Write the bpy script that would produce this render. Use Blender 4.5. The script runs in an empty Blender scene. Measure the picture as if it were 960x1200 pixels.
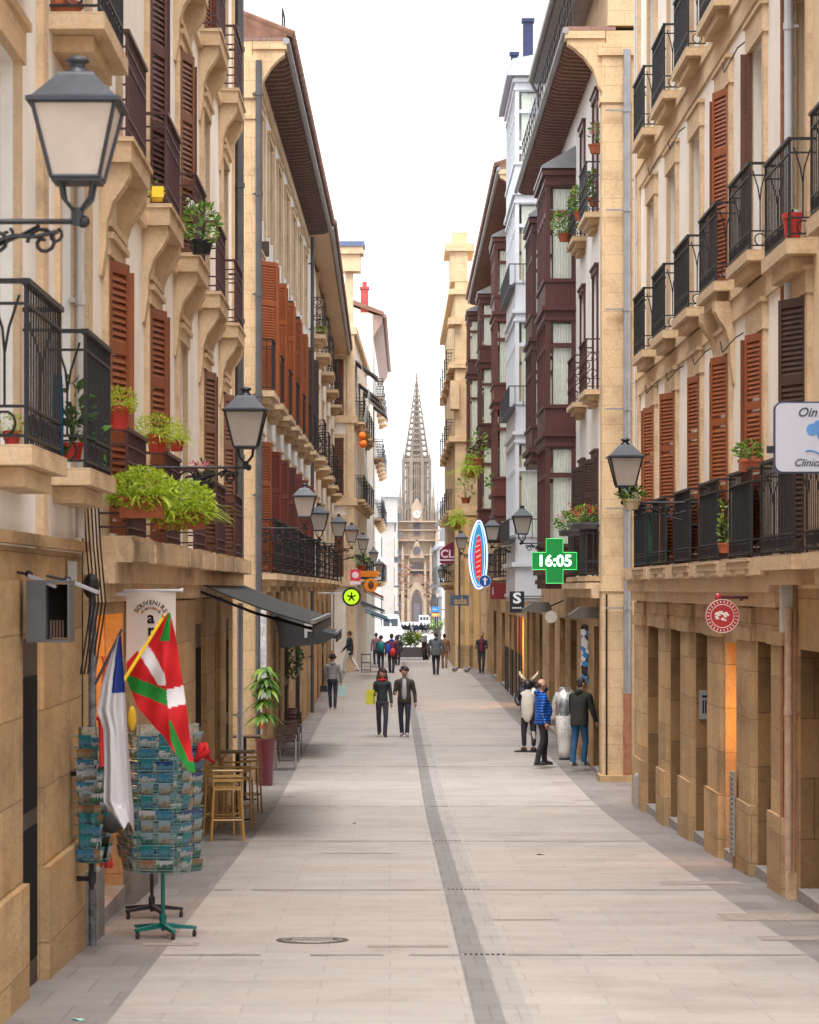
import bpy, bmesh, math, random
from mathutils import Matrix, Vector
R = math.radians
PI = math.pi
F = 3400.0            # focal length in pixels of the 960 px wide photograph
C = 3.683             # camera height above the far street level
scene = bpy.context.scene
COL = scene.collection

def D(Y):
    """ground depth below the camera: a gentle downhill, then level"""
    if Y < 43: return 2.44 + .0259*max(Y, 2)
    if Y < 53:
        t = Y-43
        return 3.5537 + .0259*t - .0259*t*t/20
    if Y < 160: return 3.683
    return 3.683+.0087*(min(Y, 900)-160)      # the avenue falls gently towards the church
def G(Y): return C - D(Y)
def PX(px, Y): return (px-457.0)*Y/F
def ZR(py, Y): return (690.0-py)*Y/F          # height relative to the camera
def ZW(py, Y): return ZR(py, Y)+C

# ------------------------------------------------------------------ materials
_M = {}
def newmat(name):
    m = bpy.data.materials.new(name); m.use_nodes = True
    nt = m.node_tree; nt.nodes.clear()
    o = nt.nodes.new('ShaderNodeOutputMaterial'); b = nt.nodes.new('ShaderNodeBsdfPrincipled')
    nt.links.new(b.outputs[0], o.inputs[0])
    return m, nt, b
def N(nt, t, **kw):
    n = nt.nodes.new('ShaderNode'+t)
    for k, v in kw.items():
        if hasattr(n, k) and k not in n.inputs: setattr(n, k, v)
        else: n.inputs[k].default_value = v
    return n
def ramp(nt, fac, stops):
    r = nt.nodes.new('ShaderNodeValToRGB'); e = r.color_ramp.elements
    e[0].position, e[0].color = stops[0][0], (*stops[0][1], 1)
    e[1].position, e[1].color = stops[-1][0], (*stops[-1][1], 1)
    for p, c in stops[1:-1]:
        x = e.new(p); x.color = (*c, 1)
    nt.links.new(fac, r.inputs[0]); return r.outputs[0]
def mixc(nt, fac, a, b, mode='MIX'):
    m = nt.nodes.new('ShaderNodeMix'); m.data_type = 'RGBA'; m.blend_type = mode
    for s, v in ((0, fac), (6, a), (7, b)):
        if hasattr(v, 'links') or hasattr(v, 'is_linked'): nt.links.new(v, m.inputs[s])
        elif s == 0: m.inputs[0].default_value = v
        else: m.inputs[s].default_value = (*v, 1)
    return m.outputs[2]
def mul(c, k): return tuple(min(1, x*k) for x in c)

def plain(name, col, rough=.6, metal=0, var=.12, scale=6, bump=0, spec=.5, coat=0):
    """a colour with a slow mottling"""
    if name in _M: return _M[name]
    m, nt, b = newmat(name)
    tc = N(nt, 'TexCoord'); n = N(nt, 'TexNoise', Scale=scale, Detail=6.0, Roughness=.6)
    nt.links.new(tc.outputs['Object'], n.inputs['Vector'])
    c = ramp(nt, n.outputs[0], [(.25, mul(col, 1-var)), (.75, mul(col, 1+var))])
    nt.links.new(c, b.inputs['Base Color'])
    b.inputs['Roughness'].default_value = rough; b.inputs['Metallic'].default_value = metal
    b.inputs['Specular IOR Level'].default_value = spec
    b.inputs['Coat Weight'].default_value = coat
    if bump:
        bp = N(nt, 'Bump', Strength=bump, Distance=.01); nt.links.new(n.outputs[0], bp.inputs['Height'])
        nt.links.new(bp.outputs[0], b.inputs['Normal'])
    _M[name] = m; return m

def stone(name, col, bw=.9, bh=.45, joint=.35, dirt=.5, var=.2, warm=(1.12, .92, .7)):
    """ashlar: block joints, mottling, streaks and grime"""
    if name in _M: return _M[name]
    m, nt, b = newmat(name); L = nt.links.new
    tc = N(nt, 'TexCoord'); sp = N(nt, 'SeparateXYZ'); L(tc.outputs['Object'], sp.inputs[0])
    ad = N(nt, 'Math', operation='ADD'); L(sp.outputs[0], ad.inputs[0]); L(sp.outputs[1], ad.inputs[1])
    cb = N(nt, 'CombineXYZ'); L(ad.outputs[0], cb.inputs[0]); L(sp.outputs[2], cb.inputs[1])
    wn = N(nt, 'TexNoise', Scale=3.0, Detail=3.0); L(cb.outputs[0], wn.inputs['Vector'])
    wm = N(nt, 'VectorMath', operation='MULTIPLY_ADD'); L(wn.outputs['Color'], wm.inputs[0]); wm.inputs[1].default_value = (.03, .03, 0); L(cb.outputs[0], wm.inputs[2])
    br = N(nt, 'TexBrick', Scale=1.0); br.offset = .5
    br.inputs['Brick Width'].default_value = bw; br.inputs['Row Height'].default_value = bh
    br.inputs['Mortar Size'].default_value = .006; br.inputs['Mortar Smooth'].default_value = .25; br.inputs['Bias'].default_value = 0
    br.inputs['Color1'].default_value = (*mul(col, 1-var*.6), 1); br.inputs['Color2'].default_value = (*mul(col, 1+var*.6), 1)
    br.inputs['Mortar'].default_value = (*mul(col, 1-joint*1.3), 1)
    L(wm.outputs[0], br.inputs['Vector'])
    an = N(nt, 'Mapping'); an.inputs['Scale'].default_value = (.32, 1, 1); L(tc.outputs['Object'], an.inputs[0])
    n1 = N(nt, 'TexNoise', Scale=1.5, Detail=7.0, Roughness=.65); L(an.outputs[0], n1.inputs['Vector'])
    c1 = ramp(nt, n1.outputs[0], [(.3, (.72, .66, .6)), (.5, (1, 1, 1)), (.72, warm)])
    c = mixc(nt, .8, br.outputs['Color'], c1, 'MULTIPLY')
    mp = N(nt, 'Mapping'); mp.inputs['Scale'].default_value = (.28, .8, .6); L(tc.outputs['Object'], mp.inputs[0])
    n2 = N(nt, 'TexNoise', Scale=1.9, Detail=10.0, Roughness=.62); L(mp.outputs[0], n2.inputs['Vector'])
    c2 = ramp(nt, n2.outputs[0], [(.40, (1.08, 1.06, 1.04)), (.55, (.9, .86, .82)), (.70, (.40, .36, .33))])
    c = mixc(nt, dirt, c, c2, 'MULTIPLY')
    n3 = N(nt, 'TexNoise', Scale=24.0, Detail=5.0, Roughness=.7); L(an.outputs[0], n3.inputs['Vector'])
    c3 = ramp(nt, n3.outputs[0], [(.3, (.8, .8, .8)), (.7, (1.12, 1.1, 1.08))])
    c = mixc(nt, .7, c, c3, 'MULTIPLY')
    L(c, b.inputs['Base Color']); b.inputs['Roughness'].default_value = .85; b.inputs['Specular IOR Level'].default_value = .25
    h = N(nt, 'Math', operation='MULTIPLY_ADD'); L(br.outputs['Fac'], h.inputs[0]); h.inputs[1].default_value = -1.2; L(n3.outputs[0], h.inputs[2])
    bp = N(nt, 'Bump', Strength=.55, Distance=.02); L(h.outputs[0], bp.inputs['Height']); L(bp.outputs[0], b.inputs['Normal'])
    _M[name] = m; return m

def plaster(name, col, dirt=.35):
    if name in _M: return _M[name]
    m, nt, b = newmat(name); L = nt.links.new
    tc = N(nt, 'TexCoord')
    n1 = N(nt, 'TexNoise', Scale=.9, Detail=8.0, Roughness=.65); L(tc.outputs['Object'], n1.inputs['Vector'])
    c = ramp(nt, n1.outputs[0], [(.3, mul(col, .86)), (.55, col), (.75, mul(col, 1.06))])
    mp = N(nt, 'Mapping'); mp.inputs['Scale'].default_value = (.5, 1.2, .22); L(tc.outputs['Object'], mp.inputs[0])
    n2 = N(nt, 'TexNoise', Scale=2.4, Detail=9.0, Roughness=.72); L(mp.outputs[0], n2.inputs['Vector'])
    c2 = ramp(nt, n2.outputs[0], [(.45, (1, 1, 1)), (.8, (.5, .42, .34))])
    c = mixc(nt, dirt, c, c2, 'MULTIPLY')
    L(c, b.inputs['Base Color']); b.inputs['Roughness'].default_value = .9; b.inputs['Specular IOR Level'].default_value = .2
    n3 = N(nt, 'TexNoise', Scale=60.0, Detail=3.0); L(tc.outputs['Object'], n3.inputs['Vector'])
    bp = N(nt, 'Bump', Strength=.2, Distance=.005); L(n3.outputs[0], bp.inputs['Height']); L(bp.outputs[0], b.inputs['Normal'])
    _M[name] = m; return m

def wood(name, col, rough=.5):
    if name in _M: return _M[name]
    m, nt, b = newmat(name); L = nt.links.new
    tc = N(nt, 'TexCoord'); mp = N(nt, 'Mapping'); mp.inputs['Scale'].default_value = (14, 14, 1.2); L(tc.outputs['Object'], mp.inputs[0])
    oi = N(nt, 'ObjectInfo')
    n = N(nt, 'TexNoise', Scale=2.0, Detail=8.0, Roughness=.7); L(mp.outputs[0], n.inputs['Vector'])
    c = ramp(nt, n.outputs[0], [(.3, mul(col, .62)), (.5, col), (.72, mul(col, 1.25))])
    rr = ramp(nt, oi.outputs['Random'], [(0, (.55, .5, .5)), (.5, (.95, .95, .95)), (1, (1.3, 1.35, 1.4))])
    c = mixc(nt, .7, c, rr, 'MULTIPLY')
    L(c, b.inputs['Base Color']); b.inputs['Roughness'].default_value = rough
    bp = N(nt, 'Bump', Strength=.25, Distance=.004); L(n.outputs[0], bp.inputs['Height']); L(bp.outputs[0], b.inputs['Normal'])
    _M[name] = m; return m

def leafmat(name, a, bcol, rough=.5, tr=.25):
    if name in _M: return _M[name]
    m, nt, b = newmat(name); L = nt.links.new
    g = N(nt, 'NewGeometry')
    c = ramp(nt, g.outputs['Random Per Island'], [(0, mul(a, .7)), (.5, a), (1, bcol)])
    L(c, b.inputs['Base Color']); b.inputs['Roughness'].default_value = rough
    t = N(nt, 'BsdfTranslucent'); L(c, t.inputs[0])
    ms = N(nt, 'MixShader'); ms.inputs[0].default_value = tr
    L(b.outputs[0], ms.inputs[1]); L(t.outputs[0], ms.inputs[2]); L(ms.outputs[0], nt.nodes['Material Output'].inputs[0])
    _M[name] = m; return m

def glassmat():
    if 'window_glass' in _M: return _M['window_glass']
    m, nt, b = newmat('window_glass'); L = nt.links.new
    nt.nodes.remove(b)
    t = N(nt, 'BsdfTransparent'); t.inputs[0].default_value = (.93, .95, .95, 1)
    g = N(nt, 'BsdfGlossy', Roughness=.03); g.inputs[0].default_value = (.9, .95, 1, 1)
    lw = N(nt, 'LayerWeight', Blend=.5); pw = N(nt, 'Math', operation='POWER'); L(lw.outputs['Facing'], pw.inputs[0]); pw.inputs[1].default_value = 3.5; n = N(nt, 'Math', operation='MULTIPLY_ADD'); L(pw.outputs[0], n.inputs[0]); n.inputs[1].default_value = .75; n.inputs[2].default_value = .035
    n.use_clamp = True
    ms = N(nt, 'MixShader'); L(n.outputs[0], ms.inputs[0]); L(t.outputs[0], ms.inputs[1]); L(g.outputs[0], ms.inputs[2])
    L(ms.outputs[0], nt.nodes['Material Output'].inputs[0])
    _M['window_glass'] = m; return m
def emis(name, col, st):
    if name in _M: return _M[name]
    m, nt, b = newmat(name)
    b.inputs['Base Color'].default_value = (*col, 1); b.inputs['Emission Color'].default_value = (*col, 1); b.inputs['Emission Strength'].default_value = st
    b.inputs['Roughness'].default_value = .4
    _M[name] = m; return m
def tiles(name, col):
    if name in _M: return _M[name]
    m, nt, b = newmat(name); L = nt.links.new
    tc = N(nt, 'TexCoord'); w = N(nt, 'TexWave', Scale=2.2, Distortion=.4); w.bands_direction = 'X'; L(tc.outputs['Object'], w.inputs['Vector'])
    n = N(nt, 'TexNoise', Scale=4.0, Detail=6.0); L(tc.outputs['Object'], n.inputs['Vector'])
    c = ramp(nt, n.outputs[0], [(.3, mul(col, .6)), (.7, mul(col, 1.25))])
    L(c, b.inputs['Base Color']); b.inputs['Roughness'].default_value = .85
    bp = N(nt, 'Bump', Strength=.9, Distance=.06); L(w.outputs[0], bp.inputs['Height']); L(bp.outputs[0], b.inputs['Normal'])
    _M[name] = m; return m
def paving(name, col, bw, bh, joint, var=.06, rot=0):
    if name in _M: return _M[name]
    m, nt, b = newmat(name); L = nt.links.new
    tc = N(nt, 'TexCoord'); mp = N(nt, 'Mapping'); mp.inputs['Rotation'].default_value = (0, 0, rot); L(tc.outputs['Object'], mp.inputs[0])
    br = N(nt, 'TexBrick', Scale=1.0); br.inputs['Brick Width'].default_value = bw; br.inputs['Row Height'].default_value = bh
    br.inputs['Mortar Size'].default_value = .009; br.inputs['Mortar Smooth'].default_value = .3
    br.inputs['Color1'].default_value = (*mul(col, 1-var), 1); br.inputs['Color2'].default_value = (*mul(col, 1+var), 1)
    br.inputs['Mortar'].default_value = (*mul(col, joint), 1); L(mp.outputs[0], br.inputs['Vector'])
    n1 = N(nt, 'TexNoise', Scale=.45, Detail=8.0, Roughness=.7); L(tc.outputs['Object'], n1.inputs['Vector'])
    c1 = ramp(nt, n1.outputs[0], [(.3, (.8, .77, .76)), (.5, (1, .99, .98)), (.7, (1.08, 1.03, .98))])
    c = mixc(nt, .9, br.outputs[0], c1, 'MULTIPLY')
    mp2 = N(nt, 'Mapping'); mp2.inputs['Scale'].default_value = (.35, 2.2, 1); L(tc.outputs['Object'], mp2.inputs[0])
    n4 = N(nt, 'TexNoise', Scale=1.2, Detail=6.0, Roughness=.75); L(mp2.outputs[0], n4.inputs['Vector'])
    c4 = ramp(nt, n4.outputs[0], [(.3, (.84, .82, .8)), (.5, (1, 1, 1)), (.72, (1.06, 1.03, 1.0))])
    c = mixc(nt, .8, c, c4, 'MULTIPLY')
    n2 = N(nt, 'TexNoise', Scale=35.0, Detail=4.0, Roughness=.8); L(tc.outputs['Object'], n2.inputs['Vector'])
    c2 = ramp(nt, n2.outputs[0], [(.3, (.84, .84, .85)), (.7, (1.12, 1.1, 1.09))])
    c = mixc(nt, .7, c, c2, 'MULTIPLY')
    v = N(nt, 'TexVoronoi', Scale=2.3); L(tc.outputs['Object'], v.inputs['Vector'])
    c5 = ramp(nt, v.outputs['Distance'], [(.02, (.45, .42, .4)), (.045, (1, 1, 1))])
    c = mixc(nt, .6, c, c5, 'MULTIPLY')
    n6 = N(nt, 'TexNoise', Scale=1.1, Detail=9.0, Roughness=.75); L(tc.outputs['Object'], n6.inputs['Vector']); c6 = ramp(nt, n6.outputs[0], [(.5, (1, 1, 1)), (.68, (.66, .62, .6))]); c = mixc(nt, .5, c, c6, 'MULTIPLY')
    L(c, b.inputs['Base Color']); b.inputs['Specular IOR Level'].default_value = .35
    rr = N(nt, 'MapRange'); L(n1.outputs[0], rr.inputs[0]); rr.inputs[3].default_value = .5; rr.inputs[4].default_value = .8; L(rr.outputs[0], b.inputs['Roughness'])
    bp = N(nt, 'Bump', Strength=.25, Distance=.01); L(n2.outputs[0], bp.inputs['Height']); L(bp.outputs[0], b.inputs['Normal'])
    _M[name] = m; return m

# ------------------------------------------------------------------ mesh builder
class MB:
    def __init__(s, sg=1): s.v = []; s.f = []; s.mi = []; s.c = 0; s.sg = sg
    def add(s, vs, fs, M=None):
        o = len(s.v)
        for p in vs:
            p = Vector(p)
            if M is not None: p = M @ p
            s.v.append((p.x, p.y*s.sg, p.z))
        for f in fs: s.f.append(tuple(i+o for i in f)); s.mi.append(s.c)
        return s
    def box(s, x0, x1, y0, y1, z0, z1, M=None):
        vs = [(x, y, z) for z in (z0, z1) for y in (y0, y1) for x in (x0, x1)]
        return s.add(vs, [(0, 2, 3, 1), (4, 5, 7, 6), (0, 1, 5, 4), (2, 6, 7, 3), (0, 4, 6, 2), (1, 3, 7, 5)], M)
    def cyl(s, a, b, r0, r1=None, n=8, cap=True):
        r1 = r0 if r1 is None else r1
        a = Vector(a); b = Vector(b); d = (b-a)
        if d.length < 1e-6: return s
        d.normalize(); t = Vector((0, 0, 1)) if abs(d.z) < .9 else Vector((1, 0, 0))
        u = d.cross(t).normalized(); w = d.cross(u)
        vs = []
        for p, r in ((a, r0), (b, r1)):
            for i in range(n):
                q = 2*PI*i/n; vs.append(p+u*(r*math.cos(q))+w*(r*math.sin(q)))
        fs = [(i, (i+1) % n, n+(i+1) % n, n+i) for i in range(n)]
        if cap: fs += [tuple(range(n))[::-1], tuple(range(n, 2*n))]
        return s.add(vs, fs)
    def tube(s, pts, r, n=6, closed=False):
        pts = [Vector(p) for p in pts]; k = len(pts)
        rs = r if isinstance(r, (list, tuple)) else [r]*k
        vs = []; prev = None
        for i, p in enumerate(pts):
            a = pts[max(0, i-1)]; b = pts[min(k-1, i+1)]
            d = (b-a).normalized() if (b-a).length > 1e-9 else Vector((0, 0, 1))
            if prev is None:
                t = Vector((0, 0, 1)) if abs(d.z) < .9 else Vector((1, 0, 0))
                u = d.cross(t).normalized()
            else:
                u = (prev-d*prev.dot(d))
                u = u.normalized() if u.length > 1e-6 else prev
            prev = u; w = d.cross(u)
            for j in range(n):
                q = 2*PI*j/n; vs.append(p+u*(rs[i]*math.cos(q))+w*(rs[i]*math.sin(q)))
        fs = [(i*n+j, i*n+(j+1) % n, (i+1)*n+(j+1) % n, (i+1)*n+j) for i in range(k-1) for j in range(n)]
        fs += [tuple(range(n))[::-1], tuple(range((k-1)*n, k*n))]
        return s.add(vs, fs)
    def lathe(s, prof, n=12, o=(0, 0, 0), M=None):
        vs = []
        for r, z in prof:
            for j in range(n):
                q = 2*PI*(j+.5)/n; vs.append((o[0]+r*math.cos(q), o[1]+r*math.sin(q), o[2]+z))
        k = len(prof)
        fs = [(i*n+j, i*n+(j+1) % n, (i+1)*n+(j+1) % n, (i+1)*n+j) for i in range(k-1) for j in range(n)]
        fs += [tuple(range(n))[::-1], tuple(range((k-1)*n, k*n))]
        return s.add(vs, fs, M)
    def prism(s, poly, a, b, ax='x', M=None):
        """poly of 2-D points extruded from a to b along ax ('x': poly is (y,z); 'y': (x,z); 'z': (x,y))"""
        def P(p, t): return {'x': (t, p[0], p[1]), 'y': (p[0], t, p[1]), 'z': (p[0], p[1], t)}[ax]
        n = len(poly); vs = [P(p, a) for p in poly]+[P(p, b) for p in poly]
        fs = [(i, (i+1) % n, n+(i+1) % n, n+i) for i in range(n)]+[tuple(range(n))[::-1], tuple(range(n, 2*n))]
        return s.add(vs, fs, M)
    def ball(s, c, r, n=8, m=6, M=None):
        r = r if isinstance(r, (tuple, list)) else (r, r, r)
        vs = [(c[0], c[1], c[2]-r[2])]
        for i in range(1, m):
            a = PI*i/m
            for j in range(n):
                q = 2*PI*j/n; vs.append((c[0]+r[0]*math.sin(a)*math.cos(q), c[1]+r[1]*math.sin(a)*math.sin(q), c[2]-r[2]*math.cos(a)))
        vs.append((c[0], c[1], c[2]+r[2])); e = len(vs)-1
        fs = [(0, 1+(j+1) % n, 1+j) for j in range(n)]+[(e, e-n+j, e-n+(j+1) % n) for j in range(n)]
        fs += [(1+i*n+j, 1+i*n+(j+1) % n, 1+(i+1)*n+(j+1) % n, 1+(i+1)*n+j) for i in range(m-2) for j in range(n)]
        return s.add(vs, fs, M)
    def mesh(s, name, mats, smooth=False, recalc=True):
        me = bpy.data.meshes.new(name); me.from_pydata(s.v, [], s.f)
        for m in (mats if isinstance(mats, (list, tuple)) else [mats]): me.materials.append(m)
        for i, p in enumerate(me.polygons): p.material_index = s.mi[i]; p.use_smooth = smooth
        if recalc:
            bm = bmesh.new(); bm.from_mesh(me); bmesh.ops.recalc_face_normals(bm, faces=bm.faces[:]); bm.to_mesh(me); bm.free()
        me.update(); return me
    def build(s, name, mats, parent=None, loc=(0, 0, 0), rz=0, smooth=False, recalc=True):
        return obj(name, s.mesh(name, mats, smooth, recalc), parent, loc, rz)

def obj(name, me, parent=None, loc=(0, 0, 0), rz=0):
    o = bpy.data.objects.new(name, me); COL.objects.link(o); o.location = loc; o.rotation_euler = (0, 0, rz)
    if parent is not None: o.parent = parent
    return o
def tag(o, label, cat, group=None, kind=None):
    o['label'] = label; o['category'] = cat
    if group: o['group'] = group
    if kind: o['kind'] = kind
    return o
def thing(name, label, cat, loc=(0, 0, 0), rz=0, group=None):
    return tag(obj(name, None, None, loc, rz), label, cat, group)
def struct(o, kind='structure'):
    o['kind'] = kind; return o
def dup(o, parent=None, loc=None, rz=None):
    c = o.copy(); COL.objects.link(c)
    if parent is not None: c.parent = parent
    if loc is not None: c.location = loc
    if rz is not None: c.rotation_euler = (0, 0, rz)
    for ch in list(o.children): dup(ch, c)
    return c

_fonts = {}
def textmb(mb, s, size, M, ext=.004, align='CENTER', shear=0, bold=0):
    cu = bpy.data.curves.new('t', 'FONT'); cu.body = s; cu.size = size; cu.align_x = align; cu.align_y = 'CENTER'; cu.extrude = ext; cu.shear = shear
    cu.offset = bold; cu.resolution_u = 3
    o = bpy.data.objects.new('t', cu); COL.objects.link(o)
    dg = bpy.context.evaluated_depsgraph_get(); me = bpy.data.meshes.new_from_object(o.evaluated_get(dg))
    mb.add([v.co for v in me.vertices], [tuple(p.vertices) for p in me.polygons], M)
    bpy.data.objects.remove(o); bpy.data.curves.remove(cu); bpy.data.meshes.remove(me)
FACE = Matrix.Rotation(PI/2, 4, 'X')        # text plane turned to face the camera (-Y)

def leaves(mb, c, r, n, size, rnd, up=.3, narrow=.45, hang=0):
    """n leaf-sized folded quads through an ellipsoid"""
    for _ in range(n):
        while True:
            p = Vector((rnd.uniform(-1, 1), rnd.uniform(-1, 1), rnd.uniform(-1, 1)))
            if p.length < 1: break
        p = p*(p.length**-.35 if p.length > .01 else 1)
        q = Vector((c[0]+p.x*r[0], c[1]+p.y*r[1], c[2]+p.z*r[2]))
        d = Vector((p.x+rnd.uniform(-.8, .8), p.y+rnd.uniform(-.8, .8), p.z*.6+rnd.uniform(-.6, .6)+up-hang)).normalized()
        t = d.cross(Vector((rnd.uniform(-1, 1), rnd.uniform(-1, 1), rnd.uniform(-1, 1)))).normalized()
        l = size*rnd.uniform(.6, 1.3); w = l*narrow
        nrm = d.cross(t)*(w*.25)
        mb.add([q, q+d*l*.5+t*w*.5+nrm, q+d*l, q+d*l*.5-t*w*.5+nrm], [(0, 1, 2, 3)])
def fronds(mb, c, n, length, rnd, droop=.6, w=.02, seg=5, lean=1.0):
    """arching strap leaves from a point"""
    for i in range(n):
        a = rnd.uniform(0, 2*PI); el = rnd.uniform(.5, 1.4); l = length*rnd.uniform(.6, 1.1)
        h = Vector((math.cos(a), math.sin(a), 0)); side = Vector((-h.y, h.x, 0))
        vs = []
        for k in range(seg+1):
            t = k/seg; out = l*math.cos(el)*t*lean+l*.25*t*t; z = l*math.sin(el)*t-droop*l*t*t
            ww = w*math.sin(PI*min(.98, t*.9+.08))
            p = Vector(c)+h*out+Vector((0, 0, z)); vs += [p-side*ww, p+side*ww]
        mb.add(vs, [(2*k, 2*k+1, 2*k+3, 2*k+2) for k in range(seg)])

# ------------------------------------------------------------------ palette
ochre = stone('ochre_sandstone', (.47, .33, .19), 1.0, .55, dirt=.55, var=.26, joint=.32)
ochre_d = stone('weathered_sandstone', (.45, .315, .175), 1.2, .6, dirt=.75, var=.28, joint=.32)
ochre_l = stone('pale_sandstone', (.60, .45, .285), .7, .36, joint=.2, dirt=.2, var=.08, warm=(1.06, .97, .88))
trimst = stone('trim_sandstone', (.66, .50, .335), 2.5, 3.0, joint=.1, dirt=.5, var=.05, warm=(1.06, .98, .9))
slabst = stone('balcony_stone', (.62, .48, .325), 3, 3, joint=.1, dirt=.8, var=.05)
creamp = plaster('cream_plaster', (.90, .84, .77), .25)
whitep = plaster('white_plaster', (.86, .84, .81), .2)
peachp = plaster('peach_plaster', (.76, .60, .42))
yellowp = plaster('yellow_plaster', (.66, .44, .2))
iron = plain('black_iron', (.018, .018, .022), .5, .3, .3)
irong = plain('grey_iron', (.045, .045, .05), .5, .3, .3)
maroonm = plain('maroon_iron', (.06, .018, .020), .5, .1, .2)
orangew = wood('orange_wood', (.27, .068, .018))
maroonw = wood('maroon_wood', (.085, .024, .020))
brownw = wood('brown_wood', (.15, .05, .022))
redw = wood('red_wood', (.19, .032, .020))
darkw = wood('dark_brown_wood', (.06, .032, .025))
whitew = plain('white_paint', (.56, .58, .63), .45, 0, .06, 4)
glass = glassmat()
curt = plain('net_curtain', (.85, .83, .76), .9, 0, .1, 9)
zinc = plain('zinc', (.30, .31, .33), .45, .6, .2, 3)
zincd = plain('dark_zinc', (.10, .10, .11), .45, .5, .25, 3)
copper = plain('rusty_pipe', (.30, .13, .07), .7, .2, .4, 7)
tilem = tiles('roof_tiles', (.20, .105, .07))
raf = wood('rafter_wood', (.30, .21, .18), .8); raf2 = wood('maroon_rafter_wood', (.22, .12, .10), .8)
terra = plain('terracotta', (.36, .095, .04), .75, 0, .25, 8)
redpot = plain('red_plastic_pot', (.42, .03, .025), .4, 0, .12)
leafy = leafmat('fresh_leaf', (.10, .22, .03), (.30, .42, .06))
fern = leafmat('fern_leaf', (.34, .48, .03), (.62, .66, .07), tr=.4)
leafd = leafmat('dark_leaf', (.03, .07, .02), (.09, .15, .04))
redfl = leafmat('red_petal', (.55, .02, .02), (.75, .06, .06))
pinkfl = leafmat('pink_petal', (.65, .12, .2), (.8, .35, .4))
glow = plain('warm_wood_interior', (.55, .30, .10), .8)
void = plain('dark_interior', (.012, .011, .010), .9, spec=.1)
rubber = plain('black_rubber', (.02, .02, .02), .8)
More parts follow.
